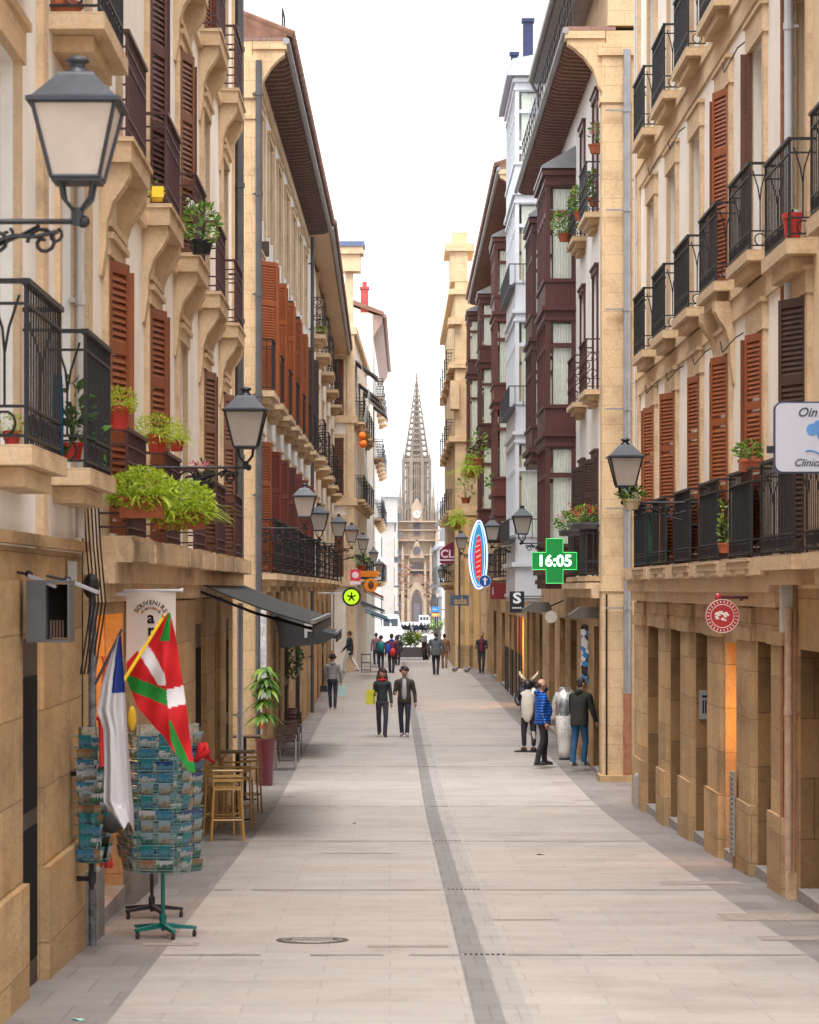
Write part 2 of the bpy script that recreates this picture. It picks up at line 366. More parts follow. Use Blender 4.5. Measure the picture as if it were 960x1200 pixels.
# ------------------------------------------------------------------ buildings
class Bld:
    """local x runs along the street, w points out into the street; heights given relative to the camera"""
    def __init__(s, name, label, side, p0, p1, cat='building', group=None, k=1.0):
        s.k = k
        s.side = side; dx, dy = p1[0]-p0[0], p1[1]-p0[1]
        s.L = math.hypot(dx, dy); s.p0 = p0; s.p1 = p1
        s.rz = math.atan2(dy, dx); s.sg = 1 if side == 'R' else -1
        s.root = thing(name, label, cat, (p0[0], p0[1], 0), s.rz, group)
        s.ops = []            # openings: (ua, ub, za, zb, depth)
        s.cache = {}
    def u(s, Y): return (Y-s.p0[1])*s.L/(s.p1[1]-s.p0[1])
    def mb(s): return MB(s.sg)
    def gz(s, u):            # ground, relative to camera, at u
        Y = s.p0[1]+(s.p1[1]-s.p0[1])*u/s.L; return -D(Y*s.k)/s.k
    def resize(s):
        """bring a building drafted in its own unit to metres: meshes and positions alike, no object scale left"""
        k = s.k; seen = set(); dz = C-C*k
        s.root.location = (s.p0[0]*k, s.p0[1]*k, 0)
        for o in s.root.children_recursive:
            o.location = o.location*k
            if o.parent is s.root: o.location.z += dz
            if o.data and o.data.name not in seen:
                seen.add(o.data.name); o.data.transform(Matrix.Scale(k, 4))
    def world(s, u, w, zr):
        c, sn = math.cos(s.rz), math.sin(s.rz); y = w*s.sg
        return (s.p0[0]+c*u-sn*y, s.p0[1]+sn*u+c*y, zr+C)
    def add(s, mb, name, mats, u=0, w=0, z=-C, parent=None, **k):
        """part at u,w,z(rel); the mesh itself holds local coords (z rel when z=-C default)"""
        if parent is None: return mb.build(name, mats, s.root, (u, w*s.sg, z+C), **k)
        return mb.build(name, mats, parent, (u, w*s.sg, z), **k)
    def shared(s, key, fn, name, mats, u, w, z, parent=None, **k):
        if key not in s.cache:
            s.cache[key] = fn().mesh(name, mats, **k)
        if parent is None: return obj(name, s.cache[key], s.root, (u, w*s.sg, z+C))
        return obj(name, s.cache[key], parent, (u, w*s.sg, z))
    def wall(s, name, mat, za, zb, u0=0, u1=None, w=0.0, reveal=.28, z_off=C):
        """front sheet with openings and their reveals"""
        u1 = s.L if u1 is None else u1
        ops = [o for o in s.ops if o[1] > u0 and o[0] < u1 and o[3] > za and o[2] < zb]
        ops = [(max(o[0], u0), min(o[1], u1), max(o[2], za), min(o[3], zb), o[4]) for o in ops]
        us = sorted({u0, u1, *[o[0] for o in ops], *[o[1] for o in ops]})
        zs = sorted({za, zb, *[o[2] for o in ops], *[o[3] for o in ops]})
        m = s.mb()
        for i in range(len(us)-1):
            for j in range(len(zs)-1):
                cu, cz = (us[i]+us[i+1])/2, (zs[j]+zs[j+1])/2
                if any(o[0] < cu < o[1] and o[2] < cz < o[3] for o in ops): continue
                a, b, c, d = us[i], us[i+1], zs[j]+z_off, zs[j+1]+z_off
                m.add([(a, w, c), (b, w, c), (b, w, d), (a, w, d)], [(0, 1, 2, 3)])
        for a, b, c, d, r in ops:
            c += z_off; d += z_off; q = w-r
            m.add([(a, w, c), (b, w, c), (b, w, d), (a, w, d), (a, q, c), (b, q, c), (b, q, d), (a, q, d)],
                  [(0, 1, 5, 4), (1, 2, 6, 5), (2, 3, 7, 6), (3, 0, 4, 7)])
        return m.build(name, mat, s.root)
    def body(s, mat, za, zb, depth=7, side_name='side_wall', w=-.01):
        m = s.mb(); q = -depth; a, b = za+C, zb+C; L = s.L
        m.add([(0, w, a), (L, w, a), (L, q, a), (0, q, a), (0, w, b), (L, w, b), (L, q, b), (0, q, b)],
              [(1, 2, 6, 5), (2, 3, 7, 6), (3, 0, 4, 7), (4, 5, 6, 7)])
        return m.build(side_name, mat, s.root)
    def window(s, u, z, W, H, inset=.24, fm=None, curtain=0, cols=2, tr=.72, bars=.05):
        fm = fm or maroonw
        def fr():
            m = s.mb(); t = .055
            for a, b in ((-W/2, -W/2+bars), (W/2-bars, W/2)): m.box(a, b, -t, 0, 0, H)
            m.box(-W/2+bars, W/2-bars, -t, 0, 0, bars+.03); m.box(-W/2+bars, W/2-bars, -t, 0, H-bars, H)
            for k in range(1, cols):
                x = -W/2+W*k/cols; m.box(x-bars/2, x+bars/2, -t+.005, .006, bars+.03, H-bars)
            if tr: m.box(-W/2+bars, W/2-bars, -t+.01, .003, H*tr-.03, H*tr+.03)
            return m
        o = s.shared(('wf', W, H, fm.name, cols, tr), fr, 'window', fm, u, -inset, z)
        s.shared(('pn', W, H), lambda: s.mb().box(-W/2+.02, W/2-.02, -.034, -.026, .02, H-.02), 'pane', glass, 0, 0, 0, o)
        if curtain:
            def cu():
                m = s.mb(); n = int(W/.05); rnd = random.Random(3); top = H*.97
                for side in ((0, .5), (.5, 1)) if curtain == 1 else ((0, .3), (.72, 1)):
                    k0, k1 = int(n*side[0]), int(n*side[1])
                    vs = []
                    for k in range(k0, k1+1):
                        x = -W/2+.02+(W-.04)*k/n; y = -.12+(.02 if k % 2 else -.02); vs += [(x, y, .03), (x, y, top)]
                    m.add(vs, [(2*k, 2*k+2, 2*k+3, 2*k+1) for k in range(k1-k0)])
                return m
            s.shared(('cu', W, H, curtain), cu, 'curtain', curt, 0, 0, 0, o)
        return o
    def blind(s, u, z, W, H, mat, inset=.2):
        """closed roller shutter"""
        def f():
            m = s.mb(); k = int(H/.06)
            for i in range(k): m.box(-W/2, W/2, -.03, .0 if i % 2 else .008, i*H/k, (i+1)*H/k-.002)
            return m
        return s.shared(('bl', W, H, mat.name), f, 'roller_shutter', mat, u, -inset, z)
    def leaf(s, u, z, W, H, mat, ang, w=.02, fold=1):
        """louvred shutter leaf hinged at u, opening angle from the wall plane; fold=+1 leaf extends to +u, -1 to -u"""
        key = ('lf', W, H, mat.name, fold)
        def f():
            m = s.mb(); t = .035; q = .06; sx = fold
            def bx(a, b, y0, y1, z0, z1): m.box(min(a*sx, b*sx), max(a*sx, b*sx), y0, y1, z0, z1)
            bx(0, q, 0, t, 0, H); bx(W-q, W, 0, t, 0, H)
            for zz in (0, H*.33, H*.66, H-.09): bx(q, W-q, .002, t-.002, zz, zz+.09)
            n = int(H/.052)
            for i in range(n):
                zz = (i+.3)*H/n
                if any(a-.02 < zz < a+.09 for a in (0, H*.33, H*.66, H-.09)): continue
                a = min(q*sx, (W-q)*sx); b = max(q*sx, (W-q)*sx)
                m.add([(a, .004, zz+.045), (b, .004, zz+.045), (b, t-.004, zz-.012), (a, t-.004, zz-.012), (a, .004, zz+.053), (b, .004, zz+.053), (b, t-.004, zz-.002), (a, t-.004, zz-.002)],
                      [(0, 1, 2, 3), (4, 5, 6, 7), (0, 1, 5, 4), (2, 3, 7, 6)])
            return m
        o = s.shared(key, f, 'shutter', mat, u, w, z)
        o.rotation_euler = (0, 0, s.sg*fold*R(ang)); return o
    def shutters(s, u, z, W, H, mat, near=12, far=86, lw=None):
        """near leaf pulled almost shut, far leaf folded back and sticking out"""
        if near is not None: s.leaf(u-W/2, z+.03, lw or W*.46, H-.05, mat, near, fold=1)
        if far is not None: s.leaf(u+W/2+.01, z+.03, .13, H-.05, mat, far, fold=1)
    def trim(s, mat, u, z, W, H, b=.16, p=.045, lint=.2, sill=0, name='window_surround'):
        def f():
            m = s.mb(); s._trim(m, 0, -C, W, H, b, p, lint, sill); return m
        return s.shared(('tr', W, H, b, p, lint, mat.name), f, name, mat, u, 0, z)
    def _trim(s, m, u, z, W, H, b, p, lint, sill):
        z += C
        m.box(u-W/2-b, u-W/2, 0, p, z, z+H); m.box(u+W/2, u+W/2+b, 0, p, z, z+H)
        m.box(u-W/2-b-.03, u+W/2+b+.03, 0, p+.02, z+H, z+H+lint)
        m.box(u-W/2-b-.06, u+W/2+b+.06, 0, p+.05, z+H+lint, z+H+lint+.05)
        if sill: m.box(u-W/2-b, u+W/2+b, 0, p+.06, z-.1, z-.002)
    def balcony(s, u, z, W, dp, rail='plain', rh=.95, slab=.2, tiers=1, corb=None, sm=None, rm=None, rot=0):
        sm = sm or slabst; rm = rm or iron
        def sl():
            m = s.mb()
            if tiers == 1:
                m.box(-W/2, W/2, 0, dp, -slab, -.035); m.box(-W/2-.02, W/2+.02, 0, dp+.02, -.035, 0)
            else:
                n = tiers
                for k in range(n):
                    q = 1-k*.26; a = -slab*k/n; b = -slab*(k+1)/n
                    m.box(-W/2*q-.0, W/2*q, 0, dp*q, b, a-.004*(k > 0))
            return m
        o = s.shared(('sl', W, dp, slab, tiers), sl, 'balcony', sm, u, 0, z)
        def rl():
            m = s.mb(); a = W/2-.05; d = dp-.04; b = .011
            m.box(-a-.02, a+.02, d-.025, d+.025, rh-.03, rh)
            for x in (-a, a): m.box(x-.022, x+.022, 0, d-.025, rh-.028, rh-.002)
            levels = {'plain': (.05, rh*.84), 'maroon': (.06, rh*.2, rh*.68, rh*.83), 'ring': (.04, .2, rh*.84), 'lattice': (.05, .2, rh*.72), 'scroll': (.05, .2, rh*.72)}[rail]
            for zz in levels:
                m.box(-a, a, d-.01, d+.01, zz, zz+.016)
                for x in (-a, a): m.box(x-.01, x+.01, 0, d-.01, zz, zz+.016)
            n = max(4, int(2*a/(.085 if rail in ('maroon', 'plain') else .115)))
            for k in range(n+1):
                x = -a+2*a*k/n; th = b if 0 < k < n else .018
                m.box(x-th*.5, x+th*.5, d-th*.5, d+th*.5, .0, rh-.03)
            for x in (-a, a):
                if rail == 'ring':
                    m.tube([(x, d*.5, .2), (x, d*.5, rh*.55), (x, d*.45, rh*.7), (x, d*.2, rh*.9)], .008, 5)
                    m.tube([(x, d*.5, rh*.55), (x, d*.6, rh*.7), (x, d*.85, rh*.9)], .008, 5)
                    m.tube([(x, d*.5+.06*math.cos(t*PI/5), .115+.065*math.sin(t*PI/5)) for t in range(11)], .008, 5)
                else:
                    k2 = max(1, int(d/.09))
                    if rail == 'maroon': k2 = 1
                    for k in range(1, k2):
                        y = d*k/k2; m.box(x-b*.6, x+b*.6, y-b*.6, y+b*.6, 0, rh-.03)
            if rail == 'ring':
                n2 = int(2*a/.15)
                for k in range(n2):
                    x = -a+2*a*(k+.5)/n2; m.tube([(x+.05*math.cos(t*PI/4), d, .12+.06*math.sin(t*PI/4)) for t in range(9)], .007, 4)
            if rail == 'lattice':
                n2 = max(2, int(2*a/.3))
                for zz in (rh*.45, rh*.86):
                    for k in range(n2):
                        x = -a+2*a*(k+.5)/n2; m.tube([(x+.1*math.cos(t*PI/4), d, zz+.1*math.sin(t*PI/4)) for t in range(9)], .012, 4)
                    for x in (-a, a):
                        m.tube([(x, d*.5+min(.1, d*.4)*math.cos(t*PI/4), zz+.1*math.sin(t*PI/4)) for t in range(9)], .012, 4)
            if rail == 'scroll':
                n2 = max(2, int(2*a/.24))
                for k in range(n2):
                    x = -a+2*a*(k+.5)/n2
                    for zz, q in ((rh*.3, 1), (rh*.62, -1)):
                        m.tube([(x+.1*(1-t/14)*math.cos(t*.6*q), d+.012, zz+.1*(1-t/14)*math.sin(t*.6*q)) for t in range(13)], .010, 4)
                for x in (-a, a):
                    for zz in (rh*.3, rh*.62):
                        m.tube([(x, d*.5+min(.12, d*.45)*(1-t/14)*math.cos(t*.6), zz+.12*(1-t/14)*math.sin(t*.6)) for t in range(13)], .010, 4)
            return m
        s.shared(('rl', W, dp, rail, rh, rm.name), rl, 'railing', rm, 0, 0, 0, o)
        if corb:
            h, t = corb
            def cb():
                m = s.mb(); prof = [(0, 0), (dp*.92, 0), (dp*.9, -h*.12), (dp*.72, -h*.22), (dp*.42, -h*.34), (dp*.25, -h*.5), (dp*.2, -h*.75), (.02, -h), (0, -h)]
                m.prism([(y, z-slab) for y, z in prof], -t/2, t/2, 'x'); return m
            for x in (-W/2+t*.75, W/2-t*.75):
                s.shared(('cb', dp, h, t, slab), cb, 'corbel', trimst, x, 0, 0, o)
        return o
    def pipe(s, u, w, z0, z1, r=.05, mat=None, name='downpipe', low=None):
        m = s.mb(); m.cyl((0, 0, z0-z0), (0, 0, z1-z0), r, n=10)
        k = z0+1.6
        while k < z1: m.cyl((0, 0, k-z0), (0, 0, k-z0+.07), r*1.25, n=10); m.box(-.02, .02, -w, 0, k-z0+.02, k-z0+.05); k += 1.9
        return s.add(m, name, mat or zinc, u, w, z0)
    def eave(s, z, dp, mat=None, sp=.5, u0=0, u1=None, tile=True, th=.07, wt=None, console=True, boards=True, roofh=1.6, cmat=None):
        u1 = s.L if u1 is None else u1; mat = mat or raf
        m = s.mb(); zz = z+C
        m.box(u0, u1, -.2, dp, zz+.14, zz+.14+th)
        k = u0+.3
        while k < u1-.1 and sp:
            m.prism([(0, zz-.03), (0, zz+.14), (dp*.95, zz+.14), (dp*.95, zz+.05), (dp*.8, zz+.0)], k-.05, k+.05, 'x'); k += sp
        if not sp: m.box(u0, u1, 0, dp*.9, zz+.05, zz+.138)
        e = m.build('eaves', mat, s.root)
        g = s.mb(); g.tube([(u0-.05, dp+.02, zz+.13), (u1, dp+.02, zz+.13)], .065, 10)
        g.build('gutter', zinc, e)
        if tile:
            t = s.mb(); a = zz+.14+th+.003; t.prism([(dp+.02, a), (dp+.02, a+.06), (-3.2, a+roofh), (-6.9, a+.06), (-6.9, a)], u0, u1, 'x')
            n = int((u1-u0)/.24)
            for k in range(n):
                x = u0+.12+k*.24
                t.cyl((x, dp+.15, a+.06), (x, -3.2, a+roofh+.04), .088, n=8, cap=True)
            t.build('roof', tilem, s.root)
        if console:
            c = s.mb(); prof = [(0, zz+.13), (dp*.97, zz+.13), (dp*.97, zz-.12), (dp*.8, zz-.2), (dp*.55, zz-.36), (dp*.3, zz-.62), (dp*.16, zz-.95), (0, zz-1.1)]
            c.prism(prof, u0-.002, u0+.3, 'x'); c.box(u0-.04, u0+.34, 0, dp+.02, zz-.02, zz+.12)
            c.build('console', cmat or trimst, s.root)
        return e
    def mirador(s, u0, u1, dp, levels, ztop, mat, sill=.75, zbot=None, cap=True, curtain=True, rows=2, neon=None, balc=False):
        """glazed timber bay: one body, panes and curtains as sub-parts"""
        m = s.mb(); zb = (levels[0]-.45) if zbot is None else zbot
        t = .11; W = u1-u0; ncol = max(1, round(W/1.0))
        panes = s.mb(); cur = s.mb()
        tops = levels[1:]+[ztop]
        m.box(0, W, 0, dp, zb, levels[0]-.02)
        m.box(-.05, W+.05, 0, dp+.05, zb+.1, zb+.2); m.box(-.09, W+.09, 0, dp+.09, levels[0]-.14, levels[0]-.021)
        for k, (a, b) in enumerate(zip(levels, tops)):
            h = b-a
            zs = [a+sill, a+sill+(h-sill-.42)*.72, b-.42]
            m.box(.0, W, 0, dp-.0, a-.02, a+sill-.08) if k == 0 else m.box(0, W, 0, dp, a, a+sill-.08)
            m.box(-.04, W+.04, 0, dp+.04, a+sill-.08, a+sill-.0)           # sill
            for x in [W*i/ncol for i in range(ncol+1)]:
                xa = min(max(x-t/2, 0), W-t); m.box(xa, xa+t, dp-t, dp, a+sill, b-.42)
            for x in (0, W-t): m.box(x, x+t, 0, .1, a+sill, b-.42)
            m.box(t, W-t, dp-t+.01, dp-.01, zs[1]-.05, zs[1]+.05)
            for x0 in (.01, W-t+.01): m.box(x0, x0+t-.02, .1, dp-t, zs[1]-.05, zs[1]+.05)
            m.box(0, W, 0, dp, b-.42, b)
            m.box(-.07, W+.07, 0, dp+.07, b-.16, b-.06); m.box(-.03, W+.03, 0, dp+.03, b-.38, b-.3)
            panes.box(t, W-t, dp-.06, dp-.055, a+sill, b-.42)
            for x in (.05, W-.055): panes.box(x, x+.005, .1, dp-t, a+sill, b-.42)
            if curtain:
                n = int(W/.07); y = dp-.10
                vs = []
                for i in range(n+1):
                    x = t+.02+(W-2*t-.04)*i/n; yy = y+(.018 if i % 2 else -.018); vs += [(x, yy, a+sill), (x, yy, b-.45)]
                cur.add(vs, [(2*i, 2*i+2, 2*i+3, 2*i+1) for i in range(n)])
                if True:
                    n = max(3, int(dp/.05)); vs = []
                    for i in range(n+1):
                        yy = .1+(dp-.28)*i/n; x = .085+(.012 if i % 2 else -.012); vs += [(x, yy, a+sill), (x, yy, b-.45)]
                    cur.add(vs, [(2*i, 2*i+2, 2*i+3, 2*i+1) for i in range(n)])
        o = s.add(m, 'bay_window', mat, u0, 0, 0)
        for c_ in o.data.vertices: pass
        s.add(panes, 'pane', glass, 0, 0, 0, o)
        if curtain: s.add(cur, 'curtain', curt, 0, 0, 0, o)
        if cap:
            c = s.mb(); c.prism([(0, ztop+.5), (0, ztop), (dp+.08, ztop), (dp+.08, ztop+.06)], -.08, W+.08, 'x'); s.add(c, 'bay_roof', zinc, 0, 0, 0, o)
        return o
# ------------------------------------------------------------------ ground
def strip(name, x0, x1, y0, y1, lift, mat, kind='structure', step=1.0, xe=None):
    m = MB(); n = max(1, int((y1-y0)/step)); vs = []
    for i in range(n+1):
        y = y0+(y1-y0)*i/n
        vs += [(x0, y, G(y)+lift), (x1, y, G(y)+lift)]
    m.add(vs, [(2*i, 2*i+1, 2*i+3, 2*i+2) for i in range(n)])
    return struct(m.build(name, mat, recalc=False), kind)
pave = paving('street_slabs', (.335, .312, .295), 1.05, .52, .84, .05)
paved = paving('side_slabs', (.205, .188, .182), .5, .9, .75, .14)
paveg = paving('drain_slabs', (.185, .178, .175), .2, .9, .8, .05)
pavel = paving('pale_drain_slabs', (.30, .285, .275), .2, .9, .8, .05)
farg = paving('boulevard_slabs', (.42, .41, .41), 2.0, 2.0, .9, .03)
g = MB()
ys = [-40, 2]+list(range(4, 60, 1))+[70, 100, 140]
vs = []
for y in ys: vs += [(-40, y, G(y)-.008), (40, y, G(y)-.008)]
g.add(vs, [(2*i, 2*i+1, 2*i+3, 2*i+2) for i in range(len(ys)-1)])
struct(g.build('ground', ochre_d, recalc=False))
g = MB(); vs = []
for y in (139.9, 160, 300, 500, 700, 900, 2500): vs += [(-900, y, G(y)-.06), (900, y, G(y)-.06)]
g.add(vs, [(2*i, 2*i+1, 2*i+3, 2*i+2) for i in range(6)])
g.add([(-900, -900, -.07), (900, -900, -.07), (900, 139.9, -.07), (-900, 139.9, -.07)], [(0, 1, 2, 3)])
struct(g.build('far_ground', plain('far_asphalt', (.30, .30, .31), .9, 0, .1, .05), recalc=False))
strip('street', -1.92, 3.5, 6, 146, 0, pave)
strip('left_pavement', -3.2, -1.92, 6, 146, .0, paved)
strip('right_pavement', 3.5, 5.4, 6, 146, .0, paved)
strip('side_alley', 5.4, 30, 49.5, 55.4, .0, paved)
strip('drain_strip', .58, .79, 6, 146, .004, paveg)
strip('pale_drain_strip', .79, .98, 6, 146, .004, pavel)
strip('boulevard', -60, 60, 146, 846, .0, farg, step=7)
# expansion joints right across the street, a slot grate in the drain at each
joint = plain('dark_joint', (.19, .172, .162), .9, 0, .3, 9)
YL = [16.4, 24.3, 31.3, 39.9, 48.7, 60, 68.2, 76.5, 86, 97, 109, 122]
m = MB(); rnd = random.Random(5)
for y in YL:
    for x0, x1 in ((-1.9, .57), (.99, 3.48)):
        n = 12
        for k in range(n):
            a = x0+(x1-x0)*k/n; b = x0+(x1-x0)*(k+1)/n; d = rnd.uniform(.03, .07)
            if rnd.random() < .12: continue
            m.add([(a, y-d, G(y-d)+.003), (b, y-d, G(y-d)+.003), (b, y+d, G(y+d)+.003), (a, y+d, G(y+d)+.003)], [(0, 1, 2, 3)])
struct(m.build('paving_joints', joint, recalc=False))
slot = MB(); slot.box(-.19, .19, -.06, .06, -.02, .0025)
slotm = slot.mesh('drain_grate', plain('worn_iron', (.30, .28, .26), .6, .3, .3, 20))
sl2 = MB()
for k in range(8): sl2.box(-.17+.0455*k, -.17+.0455*k+.028, -.045, .045, -.01, .0045)
sl2m = sl2.mesh('slot', void)
wher = ['in front of the postcard rack', 'level with the stools', 'nearest to the camera', 'level with the grey bollard', 'behind the grey bollard', 'just ahead of the walking couple', 'beside the walking couple', 'behind the walking couple']
for i, y in enumerate(YL[:8]):
    o = obj('drain_grate', slotm, None, (.79, y, G(y)+.004)); o.rotation_euler = (-R(1.5) if y < 43 else 0, 0, 0)
    tag(o, ['slotted drain grate at the bottom edge nearest the camera', 'slotted drain grate level with the postcard rack base', 'slotted drain grate second up from the manhole cover',
            'slotted drain grate level with the wooden bar stools', 'slotted drain grate level with the maroon planter', 'slotted drain grate just in front of the walking couple',
            'slotted drain grate beside the feet of the walking man', 'slotted drain grate right behind the walking couple'][i], 'drain grate', 'drain grates along the street centre')
    c = obj('slot', sl2m, o, (0, 0, 0))
# manhole and scattered paving patches
x, y = PX(366, 25.6), 25.6
m = MB(); m.cyl((0, 0, -.02), (0, 0, .004), .32, n=28); o = m.build('manhole_cover', plain('cast_iron', (.085, .07, .06), .7, .4, .5, 14), None, (x, y, G(y)+.003)); o.rotation_euler = (-R(1.5), 0, 0)
tag(o, 'round dark iron manhole cover in the pale paving', 'manhole cover')
m = MB(); m.tube([(.26*math.cos(t*PI/12), .26*math.sin(t*PI/12), .005) for t in range(25)], .008, 4)
for k in range(-2, 3): m.box(-.18, .18, k*.08-.012, k*.08+.012, .004, .009)
m.build('cover_ribs', plain('worn_iron', (.3, .28, .26)), o)
m = MB(); rnd = random.Random(8)
for px, py, w, d in ((330, 934, .5, .12), (318, 950, .35, .1), (660, 917, .45, .1), (690, 938, .5, .12), (478, 1109, .7, .1), (250, 985, .5, .1), (820, 1035, .9, .25), (905, 1075, 1.0, .4), (200, 1107, .5, .12), (420, 1000, 1.0, .05), (600, 1078, .9, .05), (930, 1100, .6, .2), (380, 905, .6, .06)):
    yy = 30.
    for _ in range(20): yy = F*D(yy)/(py-690)
    xx = PX(px, yy); m.add([(xx-w/2, yy-d, G(yy-d)+.0035), (xx+w/2, yy-d, G(yy-d)+.0035), (xx+w/2, yy+d, G(yy+d)+.0035), (xx-w/2, yy+d, G(yy+d)+.0035)], [(0, 1, 2, 3)])
struct(m.build('paving_patches', plain('brown_patch', (.26, .215, .195), .9, 0, .35, 12), recalc=False))

# ------------------------------------------------------------------ ground floors
doorm = wood('near_black_door', (.022, .014, .011)); jambst = stone('shaded_brown_jamb_stone', (.27, .165, .08), 1.3, .62, joint=.45, dirt=.8, var=.3)
def ground_floor(b, ops, top, dz=-.68, mat=None, deep=1.1, lint=None, sill=True):
    """stone ground storey with deep openings given as (Y far, Y near)"""
    for i, (ya, yb, kind) in enumerate(ops):
        u0, u1 = sorted((b.u(ya), b.u(yb))); zt = dz if not isinstance(kind, tuple) else kind[1]
        k = kind if not isinstance(kind, tuple) else kind[0]
        dd = deep if k != 'dark' else .03
        b.ops.append((u0, u1, -4.2, zt, dd))
        zb = max(b.gz(u0), b.gz(u1)); m = b.mb(); H = zt-zb+.02; W = u1-u0
        if k not in ('dark', 'slit', 'glow'):
            j = b.mb(); j.box(W-.012, W-.003, -deep+.01, -.012, -.1, H); b.add(j, 'door_jamb', jambst, u0, 0, zb)  # thin facing on the far jamb; recess shade put into its darker, browner colour
        if k == 'door':
            m.box(0, W, -deep-.06, -deep+.0, -.3, H)
            o = b.add(m, 'door', darkw, u0, 0, zb)
            p = b.mb()
            for a in (.08, W/2+.03): p.box(a, a+W/2-.11, -deep+.001, -deep+.012, .9, H-.25)
            p.build('pane', glass, o)
            h = b.mb(); h.cyl((W/2-.05, -deep+.02, 1.0), (W/2-.05, -deep+.02, 1.2), .015, n=6); h.build('handle', zinc, o)
        elif k == 'glow':
            m.box(0, W, -deep-.05, -deep, -.3, H); b.add(m, 'shop_interior', glow, u0, 0, zb)
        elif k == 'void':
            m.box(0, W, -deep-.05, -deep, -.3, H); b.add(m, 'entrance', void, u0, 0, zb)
        elif k == 'shop':
            m.box(0, W, -deep+.1, -deep+.16, -.2, .45); m.box(0, W, -deep+.1, -deep+.16, H-.5, H)
            for a in (0, W/2-.03, W-.06): m.box(a, a+.06, -deep+.1, -deep+.16, .45, H-.5)
            o = b.add(m, 'shop_window', darkw, u0, 0, zb)
            p = b.mb(); p.box(.05, W-.05, -deep+.12, -deep+.128, .45, H-.5); p.build('pane', glass, o)
            q = b.mb(); q.box(0, W, -deep-1.2, -deep-1.15, -.1, H); q.build('back_wall', plain('shop_back', (.20, .14, .09)), o)
        elif k == 'dark':
            m.box(0, W, -.07, -.012, -.3, H); o = b.add(m, 'door', doorm, u0, 0, zb)
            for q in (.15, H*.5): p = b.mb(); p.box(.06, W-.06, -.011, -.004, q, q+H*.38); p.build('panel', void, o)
            continue
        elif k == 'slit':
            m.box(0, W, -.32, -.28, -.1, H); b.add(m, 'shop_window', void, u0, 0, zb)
        if sill:
            m = b.mb(); m.box(-.0, W, -deep, .02, -.4, .10); b.add(m, 'doorstep', plain('step_granite', (.27, .25, .24), .8, 0, .3, 12), u0, 0, zb)
    return b.wall('ground_floor_wall', mat or ochre, -4.2, top, w=0, reveal=deep)

KL = 2.7/2.2
# ---- R1: cream house on the right, black-railed balconies, orange shutters
b = Bld('corner_house', 'cream house on the right with six columns of black-railed balconies and orange shutters', 'R', (4.2, 30.35), (4.2, 49.5))
bays = [46.2, 42.85, 39.5, 36.2, 32.95]
lv = [.34, 3.74, 7.2, 10.65]
ground_floor(b, [(47.3, 45.0, 'door'), (43.5, 41.6, 'shop'), (39.9, 38.1, 'door'), (36.3, 34.9, ('glow', -.66)), (33.2, 31.75, 'door')], -.02, -.6, ochre, 1.15)
for k, z in enumerate(lv):
    for i, Y in enumerate(bays):
        b.ops.append((b.u(Y)-.56, b.u(Y)+.56, z, z+(2.45 if k else 2.55), .4))
b.wall('wall', creamp, -.02, 14, reveal=.4)
b.body(ochre_l, -4.2, 14, 7)
m = b.mb()
for k, z in enumerate(lv):
    for Y in bays: b.trim(trimst, b.u(Y), z, 1.12, 2.45 if k else 2.55, .19, .05, .3)
    if k: m.box(0, b.L, 0, .07, z-.24+C, z-.12+C); m.box(0, b.L, 0, .04, z-.5+C, z-.24+C)
for Yp in (48.75, 30.6): m.box(b.u(Yp)-.24, b.u(Yp)+.24, .0, .035, -.02+C, 14+C)
b.add(m, 'stone_trim', trimst)
m = b.mb()     # two-tier stone shelf under the first balconies, piers below
m.box(.35, b.L-.05, 0, .24, .14+C, .34+C); m.box(.5, b.L-.15, 0, .17, -.04+C, .139+C); m.box(.55, b.L-.2, 0, .1, -.2+C, -.041+C)
rnd = random.Random(2)
for k in range(14):
    u = .52+k*(b.L-1.25)/13; m.box(u, u+rnd.uniform(.6, 1.0), .0, .246+.012*rnd.random(), .15+rnd.uniform(0, .02)+C, .31+rnd.uniform(-.03, .02)+C)
b.add(m, 'stone_shelf', slabst)
for a, c_ in ((49.4, 47.4), (44.95, 43.55), (41.55, 39.95), (38.05, 36.35), (34.85, 33.25), (31.7, 30.4)):
    m = b.mb(); u0, u1 = b.u(c_), b.u(a); zb = min(b.gz(u0), b.gz(u1))
    m.box(u0+.1, u1-.1, 0, .05, zb-.3+C, -.22+C); m.box(u0+.03, u1-.03, .0, .085, zb-.3+C, zb+.85+C)
    m.box(u0+.03, u1-.03, 0, .09, -.6+C, -.45+C)
    b.add(m, 'pier', ochre)
for k, z in enumerate(lv):
    for i, Y in enumerate(bays):
        u = b.u(Y); H = 2.55 if k == 0 else 2.45
        b.window(u, z, 1.12, H, .3, brownw if k else maroonw)
        W = 2.0
        if k == 0:
            b.balcony(u, z, 2.15, .26, 'ring', 1.0, .12)
        else: b.balcony(u, z, W, .27, 'ring', .97, .24, tiers=2, corb=(1.0, .3) if (k == 1 and i == 3) else None)
        if k == 0: b.shutters(u, z, 1.12, H, orangew, (14, 20, 12, 18, 14)[i], (88, 80, None, 84, 88)[i])
        elif k == 1 and i in (3,): b.shutters(u, z, 1.12, H, orangew, 15, 88)
        elif k == 1 and i == 4: b.shutters(u, z, 1.12, H, brownw, None, 84)
        elif k == 2 and i == 4: b.shutters(u, z, 1.12, H, brownw, None, 84)
